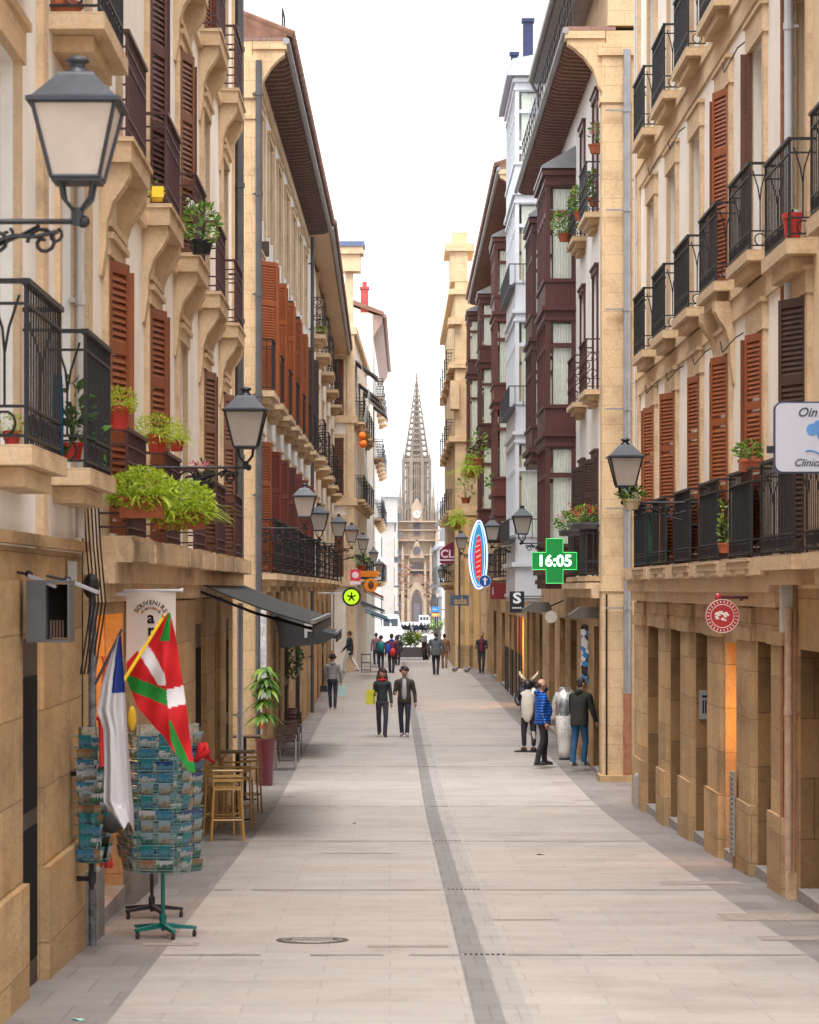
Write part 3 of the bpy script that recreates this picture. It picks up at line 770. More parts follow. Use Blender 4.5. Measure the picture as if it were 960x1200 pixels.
# canvas screens tied behind the first-floor railings
scr = [plain('charcoal_canvas', (.022, .026, .030), .9, 0, .2, 5), plain('dark_green_canvas', (.012, .045, .03), .9, 0, .3, 3)]
for i, Y in enumerate(bays):
    m = b.mb(); m.box(-.98, .98, .235-.04, .235-.035, .05, .86)
    for s_ in (-.98,): m.box(s_-.004, s_+.0, .02, .19, .05, .86) if i in (0,) else None
    b.add(m, 'canvas_screen', scr[1 if i in (0, 1) else 0], b.u(Y), 0, .34)
m = b.mb(); m.box(-.1, b.L+.1, 0, .35, 14+C, 14.25+C); b.add(m, 'cornice', trimst)
m = b.mb(); m.prism([(.4, 14.25+C), (-3.5, 15.9+C), (-7, 14.25+C)], 0, b.L, 'x'); b.add(m, 'roof', tilem)
b.pipe(b.u(30.55), .07, -3.0, 14, .02, copper)
b.pipe(b.u(48.9), .07, .4, 14, .018, whitew, 'cable_duct')
for Yc, z in ((45, 6.6), (41.7, 6.5), (38.3, 3.1), (35, 3.0), (34.8, 6.4), (42, 3.15), (45.5, 3.2)):
    m = b.mb(); u = b.u(Yc); m.tube([(u-.75, .03, z+.02+C), (u-.6, .10, z-.02+C), (u+.6, .12, z-.10+C), (u+.72, .13, z+.04+C)], .009, 5); b.add(m, 'cable', iron)
R1 = b
# ventilation grille low on the pier
m = b.mb()
m.box(0, .3, 0, .03, 0, 1.0)
for k in range(16): m.box(.02, .28, .03, .045, .04+k*.059, .04+k*.059+.03)
b.add(m, 'vent_grille', plain('dusty_grey_metal', (.30, .28, .25), .6, .3), b.u(34.5), .09, -3.18)

# ---- R0: nearest house on the right
b = Bld('near_house', 'peach house at the right edge with dark shutters and curved iron railing', 'R', (4.2, 16.0), (4.2, 30.25))
ground_floor(b, [(29.75, 28.3, 'door'), (26.5, 22.5, 'shop')], .0, -.62, ochre_d, 1.0)
bays = [29.5, 26.2, 22.6, 19.0]; lv = [.34, 3.45, 6.75, 10.0]
for k, z in enumerate(lv):
    for Y in bays: b.ops.append((b.u(Y)-.55, b.u(Y)+.55, z, z+2.6, .45))
b.wall('wall', peachp, .0, 13, reveal=.45); b.body(peachp, -4.2, 13, 7)
m = b.mb()
for k, z in enumerate(lv):
    for Y in bays: b.trim(trimst, b.u(Y), z, 1.1, 2.6, .17, .06, .22)
m.box(b.L-.3, b.L-.02, 0, .08, -4+C, 13+C); m.box(0, b.L, 0, .3, 13+C, 13.2+C)
b.add(m, 'stone_trim', trimst)
for k, z in enumerate(lv[:3]):
    for Y in bays:
        b.window(b.u(Y), z, 1.1, 2.6, .32, darkw)
        b.balcony(b.u(Y), z, 1.95 if k else 2.6, .3, 'ring', 1.0, .3, tiers=2)
        if k == 0: b.shutters(b.u(Y), z, 1.1, 2.6, darkw, 25, 80)
b.pipe(b.L-.42, .1, .35, 13, .045, whitew); b.pipe(b.L-.42, .1, -2.9, -.2, .04, plain('peach_pipe', (.42, .28, .2), .7, 0, .3, 8), 'lower_pipe')
b.pipe(b.L-.62, .06, -2.9, .1, .012, copper, 'conduit')
m = b.mb(); m.box(-.08, .08, 0, .12, 0, .52); o = b.add(m, 'meter_box', plain('grey_box', (.45, .43, .40)), b.u(29.95), .05, -.45)
m = b.mb(); m.prism([(.3, 13.2+C), (-3.5, 15.0+C), (-7, 13.2+C)], 0, b.L, 'x'); b.add(m, 'roof', tilem)

# ---- R2: house past the alley with maroon bay window
b = Bld('bay_window_house', 'pale stone-cornered house past the alley with a tall maroon glazed bay', 'R', (4.12, 55.5), (4.16, 78))
lv2 = [.25, 3.92, 7.4]
gf = [(58.8, 57.2, ('shop', -.75)), (62.5, 60.5, ('door', -.75)), (66.5, 64.2, ('shop', -.7)), (71, 68.5, ('door', -.7)), (76, 73, ('shop', -.7))]
ground_floor(b, gf, .0, -.7, ochre, .9)
bays = [58.0, 61.9]
for k, z in enumerate(lv2):
    for Y in bays: b.ops.append((b.u(Y)-.6, b.u(Y)+.6, z, z+2.35, .3))
b.wall('wall', whitep, .0, 10.68, reveal=.3); b.body(ochre_l, -4.2, 10.68, 7)
m = b.mb()
m.box(-.03, .55, -.5, .06, -4.1+C, 10.2+C)                     # corner pilaster
m.box(-.03, .06, -.95, -.35, -4.1+C, 9.3+C)
m.box(-.06, .6, -.5, .10, 9.3+C, 9.42+C); m.box(-.07, .62, -1.0, .14, 10.2+C, 10.42+C)
m.box(-.05, .58, -1.0, .09, -.05+C, .06+C)
b.add(m, 'corner_pilaster', ochre_l)
m = b.mb()
for k, z in enumerate(lv2):
    for Y in bays: b.trim(maroonw, b.u(Y), z, 1.2, 2.35, .12, .04, .12)
for k, z in enumerate(lv2):
    for i, Y in enumerate(bays):
        b.window(b.u(Y), z, 1.2, 2.35, .2, maroonw)
        b.balcony(b.u(Y), z, 2.2, .3, 'scroll' if k else 'plain', 1.0, .3, tiers=3, rm=maroonm if k == 1 else irong)
        if k == 0: b.shutters(b.u(Y), z, 1.2, 2.35, darkw, 22, 84)
m = b.mb(); m.box(.6, 9.0, 0, .22, -.18+C, .0+C); m.box(.6, 9.2, 0, .32, .0+C, .12+C); b.add(m, 'stone_shelf', slabst)
b.mirador(b.u(64.5), b.u(68.2), .68, [.45, 3.55, 6.35], 9.35, maroonw, .55)
b.mirador(b.u(72.5), b.u(76), .6, [3.55, 6.35], 9.3, maroonw, .55)
b.eave(10.55, .74, raf2, .42, roofh=.9, cmat=ochre_l, tile=False)
m = b.mb(); m.box(0, b.L-8.5, -6.8, -.05, 10.78+C, 12.1+C); a = b.add(m, 'attic_wall', ochre_l)
m = b.mb(); m.prism([(.72, 12.3+C), (-3.4, 14+C), (-7, 12.3+C)], 0, b.L-8.5, 'x'); m.prism([(.7, 10.77+C), (.7, 10.8+C), (-.05, 11.0+C), (-7, 11.0+C), (-7, 10.77+C)], b.L-8.5, b.L, 'x'); b.add(m, 'roof', zincd)
m = b.mb()
m.box(-.02, b.L-8.5, -.05, .7, 12.1+C, 12.28+C); m.tube([(-.3, .76, 12.2+C), (b.L-8.4, .76, 12.2+C)], .075, 8); m.tube([(b.L-8.4, .76, 12.2+C), (b.L-8.3, .6, 11.9+C), (b.L-8.3, .55, 10.9+C)], .05, 8); b.add(m, 'upper_eaves', zinc)
m = b.mb()
for zz in (11.4, 11.8, 12.1): m.tube([(0, .6, zz-.15+C), (b.L, .6, zz-.15+C)], .016, 5)
for k in range(24): m.cyl((k*.95+.2, .6, 10.8+C), (k*.95+.2, .6, 11.95+C), .014, n=5)
b.add(m, 'roof_railing', irong)
b.pipe(-.13, -.41, -2.0, 10.3, .07, zinc)
b.pipe(-.13, -.41, -3.6, -2.0, .074, copper, 'pipe_foot')
m = b.mb(); m.tube([(-.10, -.02, 0), (-.09, -.02, 1.8), (-.10, -.02, 3.5)], .02, 5); b.add(m, 'cable', iron, 0, 0, -3.6)
m = b.mb(); m.box(-.25, .7, -1.1, .12, -.4, .16); b.add(m, 'stone_kerb', ochre_d, 0, 0, -3.72)
R2 = b
# ---- R3: white bay-window house
b = Bld('white_bay_house', 'grey-white house with a tall white glazed bay and blue chimneys', 'R', (4.16, 78.05), (4.2, 90))
ground_floor(b, [(81, 79.2, 'shop'), (85, 83, ('glow', -.7)), (89, 87.2, ('void', -.7))], .0, -.7, ochre, .8)
greyw = plain('grey_white_paint', (.40, .42, .46), .5, 0, .08, 3); b.wall('wall', whitep, .0, 14.0); b.body(greyw, -4.2, 14.0, 7)
m = b.mb()
b.mirador(b.u(79.8), b.u(86.5), .72, [.75, 4.4, 7.75, 11.0], 14.1, whitew, .75, zbot=-.35, cap=False)
m.box(b.u(79.6), b.u(86.7), 0, .95, 14.1+C, 14.3+C); m.prism([(0, 14.3+C), (.95, 14.3+C), (.8, 14.55+C), (0, 14.7+C)], b.u(79.6), b.u(86.7), 'x')
b.add(m, 'bay_cornice', greyw)
m = b.mb()
for z in (1.35, 5.0, 8.35):
    m.box(b.u(79.6), b.u(86.6), .72, .9, z-.06+C, z+C)
    for k in range(26): x = b.u(79.6)+k*.27; m.box(x, x+.02, .88, .9, z+C, z+.55+C)
    m.box(b.u(79.6), b.u(86.6), .88, .9, z+.55+C, z+.58+C)
    for y in (.25, .5, .72): m.box(b.u(79.6), b.u(79.6)+.02, y, y+.02, z+C, z+.55+C)
    m.box(b.u(79.6), b.u(79.6)+.02, .05, .9, z+.55+C, z+.58+C)
b.add(m, 'planter_rail', irong)
blue = plain('blue_chimney', (.02, .028, .085), .5, .1, .2)
for u, w, h, r in ((b.u(80.2), .35, .95, .14), (b.u(83), .62, .55, .1)):
    m = b.mb(); m.box(u-r, u+r, w-r, w+r, 14.5+C, 14.7+h+C); m.box(u-r-.04, u+r+.04, w-r-.04, w+r+.04, 14.7+h+C, 14.8+h+C); b.add(m, 'chimney', blue)
m = b.mb()
for z in (.0,): m.box(0, b.L, 0, .3, 13.9+C, 14.1+C)
b.add(m, 'cornice', whitep)
# ---- R4: long house with two maroon bays
b = Bld('twin_bay_house', 'ochre stone house with maroon glazed bays and plant-hung balconies beyond the white bay', 'R', (4.2, 90.05), (4.4, 132))
ground_floor(b, [(93, 91.2, ('glow', -.9)), (96, 94.2, ('glow', -.9)), (99.5, 97.5, ('void', -.9)), (104, 101.5, ('void', -.9)), (112, 108, 'shop'), (122, 118, 'door')], .0, -.9, ochre, .7)
lv4 = [.4, 3.8, 7.1, 10.2]
bays = [100.5, 105.5, 116, 120.5, 125]
for z in lv4:
    for Y in bays: b.ops.append((b.u(Y)-.6, b.u(Y)+.6, z, z+2.3, .3))
b.wall('wall', ochre_l, .0, 12.8); b.body(ochre_l, -4.2, 12.8, 7)
for z in lv4:
    for Y in bays:
        b.window(b.u(Y), z, 1.2, 2.3, .22, maroonw); b.balcony(b.u(Y), z, 2.4, .5, 'plain', 1.0, .3, tiers=3, rm=irong)
b.mirador(b.u(95.6), b.u(99.2), .78, [3.2, 6.3, 9.2], 11.6, maroonw, .5, zbot=2.3)
b.mirador(b.u(112), b.u(115), .85, [2.6, 5.9, 8.9], 11.4, maroonw, .5, zbot=1.8)
b.mirador(b.u(127.5), b.u(130.5), .95, [5.8, 9.6], 12.2, maroonw, .5, zbot=5.2)
b.eave(12.9, .8, raf2, .5, roofh=1.4)
for Y in (92.1, 94.0, 96.6, 99.8, 101.2, 104.3, 106.5):
    m = b.mb(); u = b.u(Y); m.box(u-.22, u+.22, 0, .06, -3.75+C, -2.1+C)
    b.add(m, 'dark_plinth', plain('black_tiles', (.03, .026, .024), .4))
for Y in (92.1, 94.0, 96.6):
    m = b.mb(); u = b.u(Y); m.box(u-.1, u+.1, 0, .055, -2.1+C, -.9+C)
    b.add(m, 'red_frame', redw)
# ---- R5: end house, projecting, with a turret
b = Bld('turret_house', 'yellow ochre end house projecting into the street under a small cream turret', 'R', (3.0, 134), (3.05, 162))
lv5 = [.3, 3.7, 7.0, 10.3]
bays = [138, 144, 150, 156]
for z in lv5:
    for Y in bays: b.ops.append((b.u(Y)-.6, b.u(Y)+.6, z, z+2.2, .3))
b.wall('wall', ochre_l, -4.2, 14.2); b.body(ochre_l, -4.2, 14.2, 8)
for z in lv5:
    for Y in bays: b.window(b.u(Y), z, 1.2, 2.2, .22, brownw); b.balcony(b.u(Y), z, 2.2, .35, 'plain', 1.0, .35, tiers=3)
m = b.mb()
m.box(-.02, 4, -.6, .2, 14.2+C, 15.6+C); m.box(-.15, 4.2, -.9, .45, 15.6+C, 15.95+C); m.box(.2, 3.5, -.6, .1, 15.95+C, 16.5+C)
for z in (3.4, 6.8, 10.2, 13.6): m.box(-.12, b.L, -1.2, .28, z+C, z+.25+C)
m.box(-.35, 2, -.3, .3, 12.2+C, 12.5+C); m.box(-.3, 1.5, -.2, .2, 8.3+C, 9.6+C)
b.add(m, 'turret', ochre_l)
m = b.mb(); m.box(-.06, -.0, -1.15, -.12, -3.68+C, 3.3+C); b.add(m, 'yellow_render', yellowp)
for y in (-.35, -.75):
    m = b.mb(); m.box(-.1, -.06, y-.09, y+.09, -3.68+C, 3.2+C); b.add(m, 'stone_rib', ochre)
m = b.mb(); m.cyl((-.14, -.2, -3.68+C), (-.14, -.2, 3.3+C), .04, n=8); b.add(m, 'downpipe', zincd)
m = b.mb(); m.box(-.1, -.06, -1.15, -.12, -3.68+C, -2.6+C); b.add(m, 'grey_base', ochre_d)
R5 = b

# ---- L0: nearest house on the left
b = Bld('stone_based_house', 'white and stone house at the left edge with black balconies and a rough stone base', 'L', (-2.2, 9), (-2.2, 20.7), k=KL)
ground_floor(b, [(18.2, 17.3, ('dark', -.3)), (12.5, 10.5, 'shop')], .25, -.35, ochre_d, .5, sill=False)
lvl = [.78, 3.72, 6.7]
bays = [19.55, 16.5, 13.4]
for z in lvl:
    for Y in bays: b.ops.append((b.u(Y)-.42, b.u(Y)+.42, z, z+2.3, .3))
b.wall('wall', whitep, .25, 11); b.body(whitep, -4.2, 11, 6)
m = b.mb()
for z in lvl:
    for Y in bays: b.trim(trimst, b.u(Y), z, .84, 2.3, .13, .04, .2)
for Y in (18.15, 15.0): m.box(b.u(Y)-.14, b.u(Y)+.14, 0, .05, .25+C, 11+C)
m.box(0, b.L, 0, .35, 11+C, 11.25+C)
b.add(m, 'stone_trim', trimst)
for k, z in enumerate(lvl):
    for Y in bays:
        b.window(b.u(Y), z, .84, 2.3, .24, whitew, curtain=1)
        b.balcony(b.u(Y), z, 1.72, .27 if k != 1 else .36, 'ring', .9, .22, tiers=2)
m = b.mb()
for a, c_ in ((9.0, 17.25), (18.25, 20.4)):
    u0, u1 = b.u(a), b.u(c_); m.box(u0, u1-.02, 0, .06, .05+C-4, -1.75+C); m.box(u0, u1-.02, 0, .02, -1.75+C, .05+C)
b.add(m, 'stone_base', ochre_d)
m = b.mb(); m.box(0, b.u(15.2), 0, .12, .22+C, .33+C); m.box(b.u(15.2), b.L, 0, .07, .26+C, .33+C); b.add(m, 'stone_shelf', ochre_d)
b.pipe(b.u(19.95), .07, .35, 11, .032, plain('cream_pipe', (.5, .47, .43)))
m = b.mb(); m.prism([(.3, 11.25+C), (-3, 12.8+C), (-6, 11.25+C)], 0, b.L, 'x'); b.add(m, 'roof', tilem)
m = b.mb(); rnd = random.Random(4)
for k in range(5):
    w = .03+.02*k; u = b.u(20.25)+k*.05
    m.tube([(u, w, 1.2+C), (u+.05*rnd.random(), w+.05, .3+C), (u-.04, w+.09, -.1+C), (u+.1, w, -.6+C)], .006, 4)
m.ball((b.u(20.2), .12, .02+C), (.08, .06, .09), 8, 6)
b.add(m, 'cable_bundle', iron)
L0 = b; b.resize()
# ---- L1: corbelled cream house on the left
b = Bld('corbelled_house', 'cream house on the left with maroon railings on S-shaped stone corbels', 'L', (-2.2, 20.8), (-2.2, 40.6), k=KL)
lv1 = [.40, 3.41, 6.42]
bays = [22.75, 26.55, 30.3, 34.1, 38.05]
ground_floor(b, [(23.9, 21.4, ('glow', -.2)), (27.6, 26.4, ('dark', -.4)), (33.9, 32.3, ('dark', -.4)), (36.7, 35.9, ('dark', -.5)), (39.6, 38.3, ('dark', -.4))], .1, -.45, ochre, 1.0)
for z in lv1:
    for Y in bays: b.ops.append((b.u(Y)-.5, b.u(Y)+.5, z, z+2.15, .3))
b.wall('wall', creamp, .1, 9.6, reveal=.3); b.body(creamp, -4.2, 9.6, 7)
m = b.mb()
for k, z in enumerate(lv1):
    for Y in bays:
        b.trim(trimst, b.u(Y), z, 1.0, 2.15, .11, .05, .12)
        m.box(b.u(Y)-.7, b.u(Y)+.7, 0, .085, z+2.36+C, z+2.42+C)
    if k: m.box(0, b.L, 0, .05, z-.22+C, z-.12+C)
m.box(0, .3, 0, .04, .1+C, 9.6+C); m.box(b.L-.25, b.L-.01, 0, .04, .1+C, 9.6+C)
b.add(m, 'stone_trim', trimst)
m = b.mb(); m.box(.9, b.L-.1, 0, .27, .2+C, .39+C); m.box(.7, b.L-.1, 0, .16, .04+C, .199+C); m.box(.7, b.L-.1, 0, .08, -.1+C, .039+C)
rnd = random.Random(3)
for k in range(9): u = .93+k*2.05; m.box(u, u+1.6, 0, .275+.02*rnd.random(), .21+C, .36+C)
b.add(m, 'stone_shelf', slabst)
for k, z in enumerate(lv1):
    for i, Y in enumerate(bays):
        mt = {(0, 0): orangew, (0, 1): orangew, (0, 3): brownw, (0, 4): brownw, (1, 1): maroonw, (1, 2): brownw, (2, 3): orangew}.get((k, i))
        b.window(b.u(Y), z, 1.0, 2.15, .2, maroonw)
        b.balcony(b.u(Y), z, 1.75, .25, 'maroon', .82, .19, corb=(.85, .22) if k else None, rm=maroonm)
        if mt: b.shutters(b.u(Y), z, 1.0, 2.15, mt, 14 if k < 2 else 6, 85)
for a, c_ in ((24.0, 26.3), (27.7, 32.2), (34.0, 35.8), (36.8, 38.2)):
    m = b.mb(); u0, u1 = b.u(a), b.u(c_); zb = min(b.gz(u0), b.gz(u1))
    m.box(u0+.05, u1-.05, 0, .045, zb-.3+C, -.12+C); m.box(u0, u1, 0, .08, zb-.3+C, zb+.8+C)
    b.add(m, 'pier', ochre)
for a, c_ in ((20.9, 21.35), (24.0, 26.3), (27.7, 32.2)):
    m = b.mb(); u0, u1 = b.u(a), b.u(c_); zb = min(b.gz(u0), b.gz(u1)); m.box(u0-.01, u1+.01, 0, .10, zb-.3+C, zb+.5+C)
    b.add(m, 'grey_plinth', plain('grey_granite', (.19, .17, .16), .7, 0, .3, 10))
b.pipe(b.L-.08, .1, .2, 9.6, .06, zincd)
b.pipe(b.L+.05, .1, -3.4, -.2, .045, whitew, 'white_pipe')
b.pipe(-.32, .10, -2.9, .1, .028, plain('stickered_pipe', (.09, .09, .10), .6, 0, 1.6, 16), 'stickered_pipe')
m = b.mb(); m.box(0, b.L, -.0, .3, 9.6+C, 9.8+C); b.add(m, 'cornice', trimst)
m = b.mb(); m.prism([(.3, 9.8+C), (-3.5, 11.4+C), (-7, 9.8+C)], 0, b.L, 'x'); b.add(m, 'roof', tilem)
L1 = b; b.resize()
# ---- L2: long white house with deep rafters and orange shutters
b = Bld('deep_eaves_house', 'white house with deep dark rafter eaves and a row of orange louvred shutters', 'L', (-2.6, 55), (-2.37, 84))
bays = [57.2, 61.2, 65.2, 69.2, 73.2, 77.2, 81.4]
lv = [.3, 3.83, 7.35]
ground_floor(b, [(60.5, 57.6, ('dark', -.5)), (64.2, 63.2, 'slit'), (66.5, 65.5, 'slit'), (71, 68.5, ('dark', -.5)), (78, 75, ('dark', -.5))], -.02, -.55, ochre, .9, sill=False)
for k, z in enumerate(lv):
    for Y in bays: b.ops.append((b.u(Y)-.58, b.u(Y)+.58, z, z+(2.6 if k < 2 else 2.0), .3))
b.wall('wall', whitep, -.02, 10.38); b.body(ochre_l, -4.2, 10.38, 7)
m = b.mb()
m.box(-.04, .3, -.35, .06, -4.1+C, 8.9+C); m.box(-.08, .36, -.4, .12, 9.3+C, 10.1+C); m.box(-.06, .34, -.38, .09, 8.9+C, 8.98+C); m.box(-.04, .3, -.35, .06, 8.98+C, 9.3+C)
b.add(m, 'corner_pilaster', ochre_l)
m = b.mb()
for k, z in enumerate(lv):
    for Y in bays: b.trim(trimst, b.u(Y), z, 1.16, 2.6 if k < 2 else 2.0, .2, .05, .14)
for i in range(len(bays)-1):
    Y = (bays[i]+bays[i+1])/2; m.box(b.u(Y)-.16, b.u(Y)+.16, 0, .035, 7+C, 9.9+C)
m.box(0, b.L, 0, .07, 9.85+C, 10.1+C)
b.add(m, 'stone_trim', trimst)
for k, z in enumerate(lv):
    for i, Y in enumerate(bays):
        H = 2.6 if k < 2 else 2.0
        b.window(b.u(Y), z, 1.16, H, .22, maroonw if k else brownw)
        if k == 1:
            b.balcony(b.u(Y), z, 2.5, .36, 'plain', 1.0, .34, tiers=3)
            b.leaf(b.u(Y)-.58, z+.03, .55, H-.05, orangew if i < 5 else darkw, 38, fold=1)
            b.leaf(b.u(Y)+.6, z+.03, .36, H-.05, orangew if i < 5 else darkw, 75, fold=1)
        elif k == 0:
            b.balcony(b.u(Y), z, 2.6, .42, 'scroll', 1.05, .36, tiers=3)
            b.leaf(b.u(Y)-.58, z+.03, .55, H-.05, redw if i else orangew, 20, fold=1); b.leaf(b.u(Y)+.6, z+.03, .2, H-.05, redw if i else orangew, 80, fold=1)
for i, Y in enumerate(bays[:5]):
    m = b.mb(); m.box(b.u(Y)+.8, b.u(Y)+.9, 0, .16, 6.65+C, 6.95+C); b.add(m, 'iron_hook', darkw)
b.eave(10.25, .62, raf, .5, roofh=1.6, cmat=ochre_l)
b.pipe(-.1, .12, -3.66, 10, .06, zincd)
b.pipe(-.1, .2, -3.5, -.4, .07, plain('sticker_covered_pipe', (.52, .52, .55), .5, .1, .45, 9), 'pipe_sleeve')
m = b.mb(); m.cyl((-.1, .2, -3.66+C), (-.1, .2, -3.05+C), .15, .12, 12); b.add(m, 'pipe_foot', zincd)
m = b.mb(); m.box(-.18, -.165, .14, .26, -2.63+C, -2.47+C); b.add(m, 'orange_sticker', plain('orange_sticker', (.8, .12, .02)))
m = b.mb(); m.box(-.18, -.165, .13, .25, -2.95+C, -2.8+C); b.add(m, 'green_sticker', plain('green_sticker', (.05, .75, .08)))
L2 = b
for q in range(4):
    m = b.mb(); u = 2.5+q*3.2; m.tube([(u, .45, 10.5+C), (u, .45, 11.5+C), (u+.9, .45, 11.5+C), (u+.9, .45, 10.5+C)], .018, 5); b.add(m, 'roof_handrail', irong)
# ---- L3
b = Bld('lattice_balcony_house', 'cream house with pale boarded eaves and round-patterned balcony railings on the left', 'L', (-2.37, 84.1), (-2.47, 128.9))
bays = [88, 95, 103, 112, 121]
lv = [.3, 3.95, 7.6]
ground_floor(b, [(91, 88.5, ('dark', -.5)), (98, 95.5, ('void', -.4)), (106, 103, ('dark', -.5)), (113, 111, 'door')], -.02, -.5, ochre, .8, sill=False)
for z in lv:
    for Y in bays: b.ops.append((b.u(Y)-.6, b.u(Y)+.6, z, z+2.5, .3))
b.wall('wall', creamp, -.02, 10.2); b.body(creamp, -4.2, 10.2, 7)
m = b.mb()
for z in lv:
    for Y in bays: b.trim(trimst, b.u(Y), z, 1.2, 2.5, .2, .05, .14)
for z in lv:
    for Y in bays:
        b.window(b.u(Y), z, 1.2, 2.5, .22, brownw); b.balcony(b.u(Y), z, 3.0, .45, 'lattice', 1.1, .36, tiers=3)
b.eave(10.35, .66, wood('pale_boards', (.52, .33, .18)), 0, roofh=1.0, console=False)
b.pipe(.1, .12, -3.6, 10.2, .05, zincd)
m = b.mb(); m.box(b.u(84.5), b.L, .55, .62, 10.65+C, 11.3+C); b.add(m, 'roof_parapet', zincd)
# ---- L4: projecting house, its flank turned to the camera
b = Bld('roller_shutter_house', 'cream projecting house with brown roller blinds on its flank and cluttered balconies', 'L', (-1.5, 118), (-1.12, 141), k=129/118)
lv = [.4, 3.7, 6.9]
bays = [121, 125.5, 130, 134, 138]
for z in lv:
    for Y in bays: b.ops.append((b.u(Y)-.6, b.u(Y)+.6, z, z+2.3, .3))
b.wall('wall', creamp, -4.2, 10.6); b.body(creamp, -4.2, 10.6, 7)
for z in lv:
    for Y in bays: b.window(b.u(Y), z, 1.2, 2.3, .22, darkw); b.balcony(b.u(Y), z, 2.6, .42, 'plain', 1.0, .3, tiers=3)
m = b.mb()
for z in (3.4, 6.75, .1, 10.35): m.box(-.16, b.L, -1.4, .16, z+C, z+.3+C)
m.box(-.1, .2, -.24, .05, -3.7+C, 10.4+C)
m.box(-.05, .5, -.32, -.0, 10.6+C, 12.9+C); m.box(-.25, .9, -.55, .3, 12.9+C, 13.6+C); m.box(-.35, 1.0, -.65, .42, 13.6+C, 13.9+C)
b.add(m, 'corner_turret', trimst)
m = b.mb(); m.box(-.4, 1.05, -.7, .47, 13.9+C, 14.1+C); b.add(m, 'turret_cap', plain('slate_blue', (.10, .14, .25), .5))
for z in lv:
    m = b.mb()
    for k in range(36): m.box(-.05 if k % 2 else -.04, -.0, -.75, -.38, z+.1+k*.065+C, z+.1+k*.065+.06+C)
    b.add(m, 'roller_shutter', brownw)
    m = b.mb(); m.box(-.06, 0, -.85, -.75, z+.05+C, z+2.6+C); m.box(-.06, 0, -.38, -.28, z+.05+C, z+2.6+C); m.box(-.07, 0, -.85, -.28, z+2.44+C, z+2.6+C); b.add(m, 'window_surround', trimst)
awn = plain('grey_awning_cloth', (.12, .12, .13), .8)
for u, z, l in ((3, 8.6, 3), (8, 8.0, 3), (16, 8.2, 4), (24, 8.3, 4)):
    m = b.mb(); m.prism([(0, z+.9+C), (.02, z+.95+C), (.95, z+.25+C), (.93, z-.0+C), (.9, z+.2+C)], u, u+l, 'x'); b.add(m, 'awning', awn)
for k in range(4):
    m = b.mb(); m.tube([(2+k*1.2, .2, 9.5+C), (2.2+k*1.2, .6, 8.2+C), (1.8+k, .3, 6.5+C), (2.2+k, .5, 4.5+C)], .012, 4)
    b.add(m, 'loose_cable', plain('pale_cable', (.6, .6, .6)))
L4 = b; b.resize()
# ---- L5
b = Bld('gable_house', 'cream gabled house with red chimney at the left end of the street', 'L', (-.86, 150), (-.6, 188), k=1.035)
bays = [154, 160, 166, 172, 178]
lv = [.4, 3.7, 6.9, 10.1]
for z in lv:
    for Y in bays: b.ops.append((b.u(Y)-.6, b.u(Y)+.6, z, z+2.2, .3))
b.wall('wall', whitep, -4.2, 14.2); b.body(whitep, -4.2, 14.2, 9)
for z in lv:
    for Y in bays: b.window(b.u(Y), z, 1.2, 2.2, .22, maroonw); b.balcony(b.u(Y), z, 2.4, .5, 'plain', 1.0, .3, tiers=3)
m = b.mb(); m.add([(0, 0, 14.2+C), (0, -9, 14.2+C), (0, -4.6, 15.9+C)], [(0, 1, 2)]); b.add(m, 'gable', whitep)
m = b.mb(); m.prism([(.55, 14.1+C), (.55, 14.3+C), (-4.6, 16.3+C), (-9.5, 14.3+C), (-9.5, 14.1+C), (-4.6, 16.0+C)], -.4, b.L, 'x'); b.add(m, 'roof', tilem)
m = b.mb(); m.prism([(0, 13.0+C), (0, 14.18+C), (.5, 14.08+C), (.42, 13.7+C)], -.2, b.L, 'x'); m.tube([(-.3, .6, 14.1+C), (b.L, .6, 14.1+C)], .1, 8); b.add(m, 'eaves', raf)
m = b.mb(); m.box(-.1, .6, -.65, -.25, 14.3+C, 15.5+C); m.box(-.15, .65, -.7, -.2, 15.5+C, 15.62+C); m.cyl((.2, -.45, 15.6+C), (.2, -.45, 15.9+C), .12); b.add(m, 'chimney', plain('red_chimney', (.35, .05, .05))); b.resize()
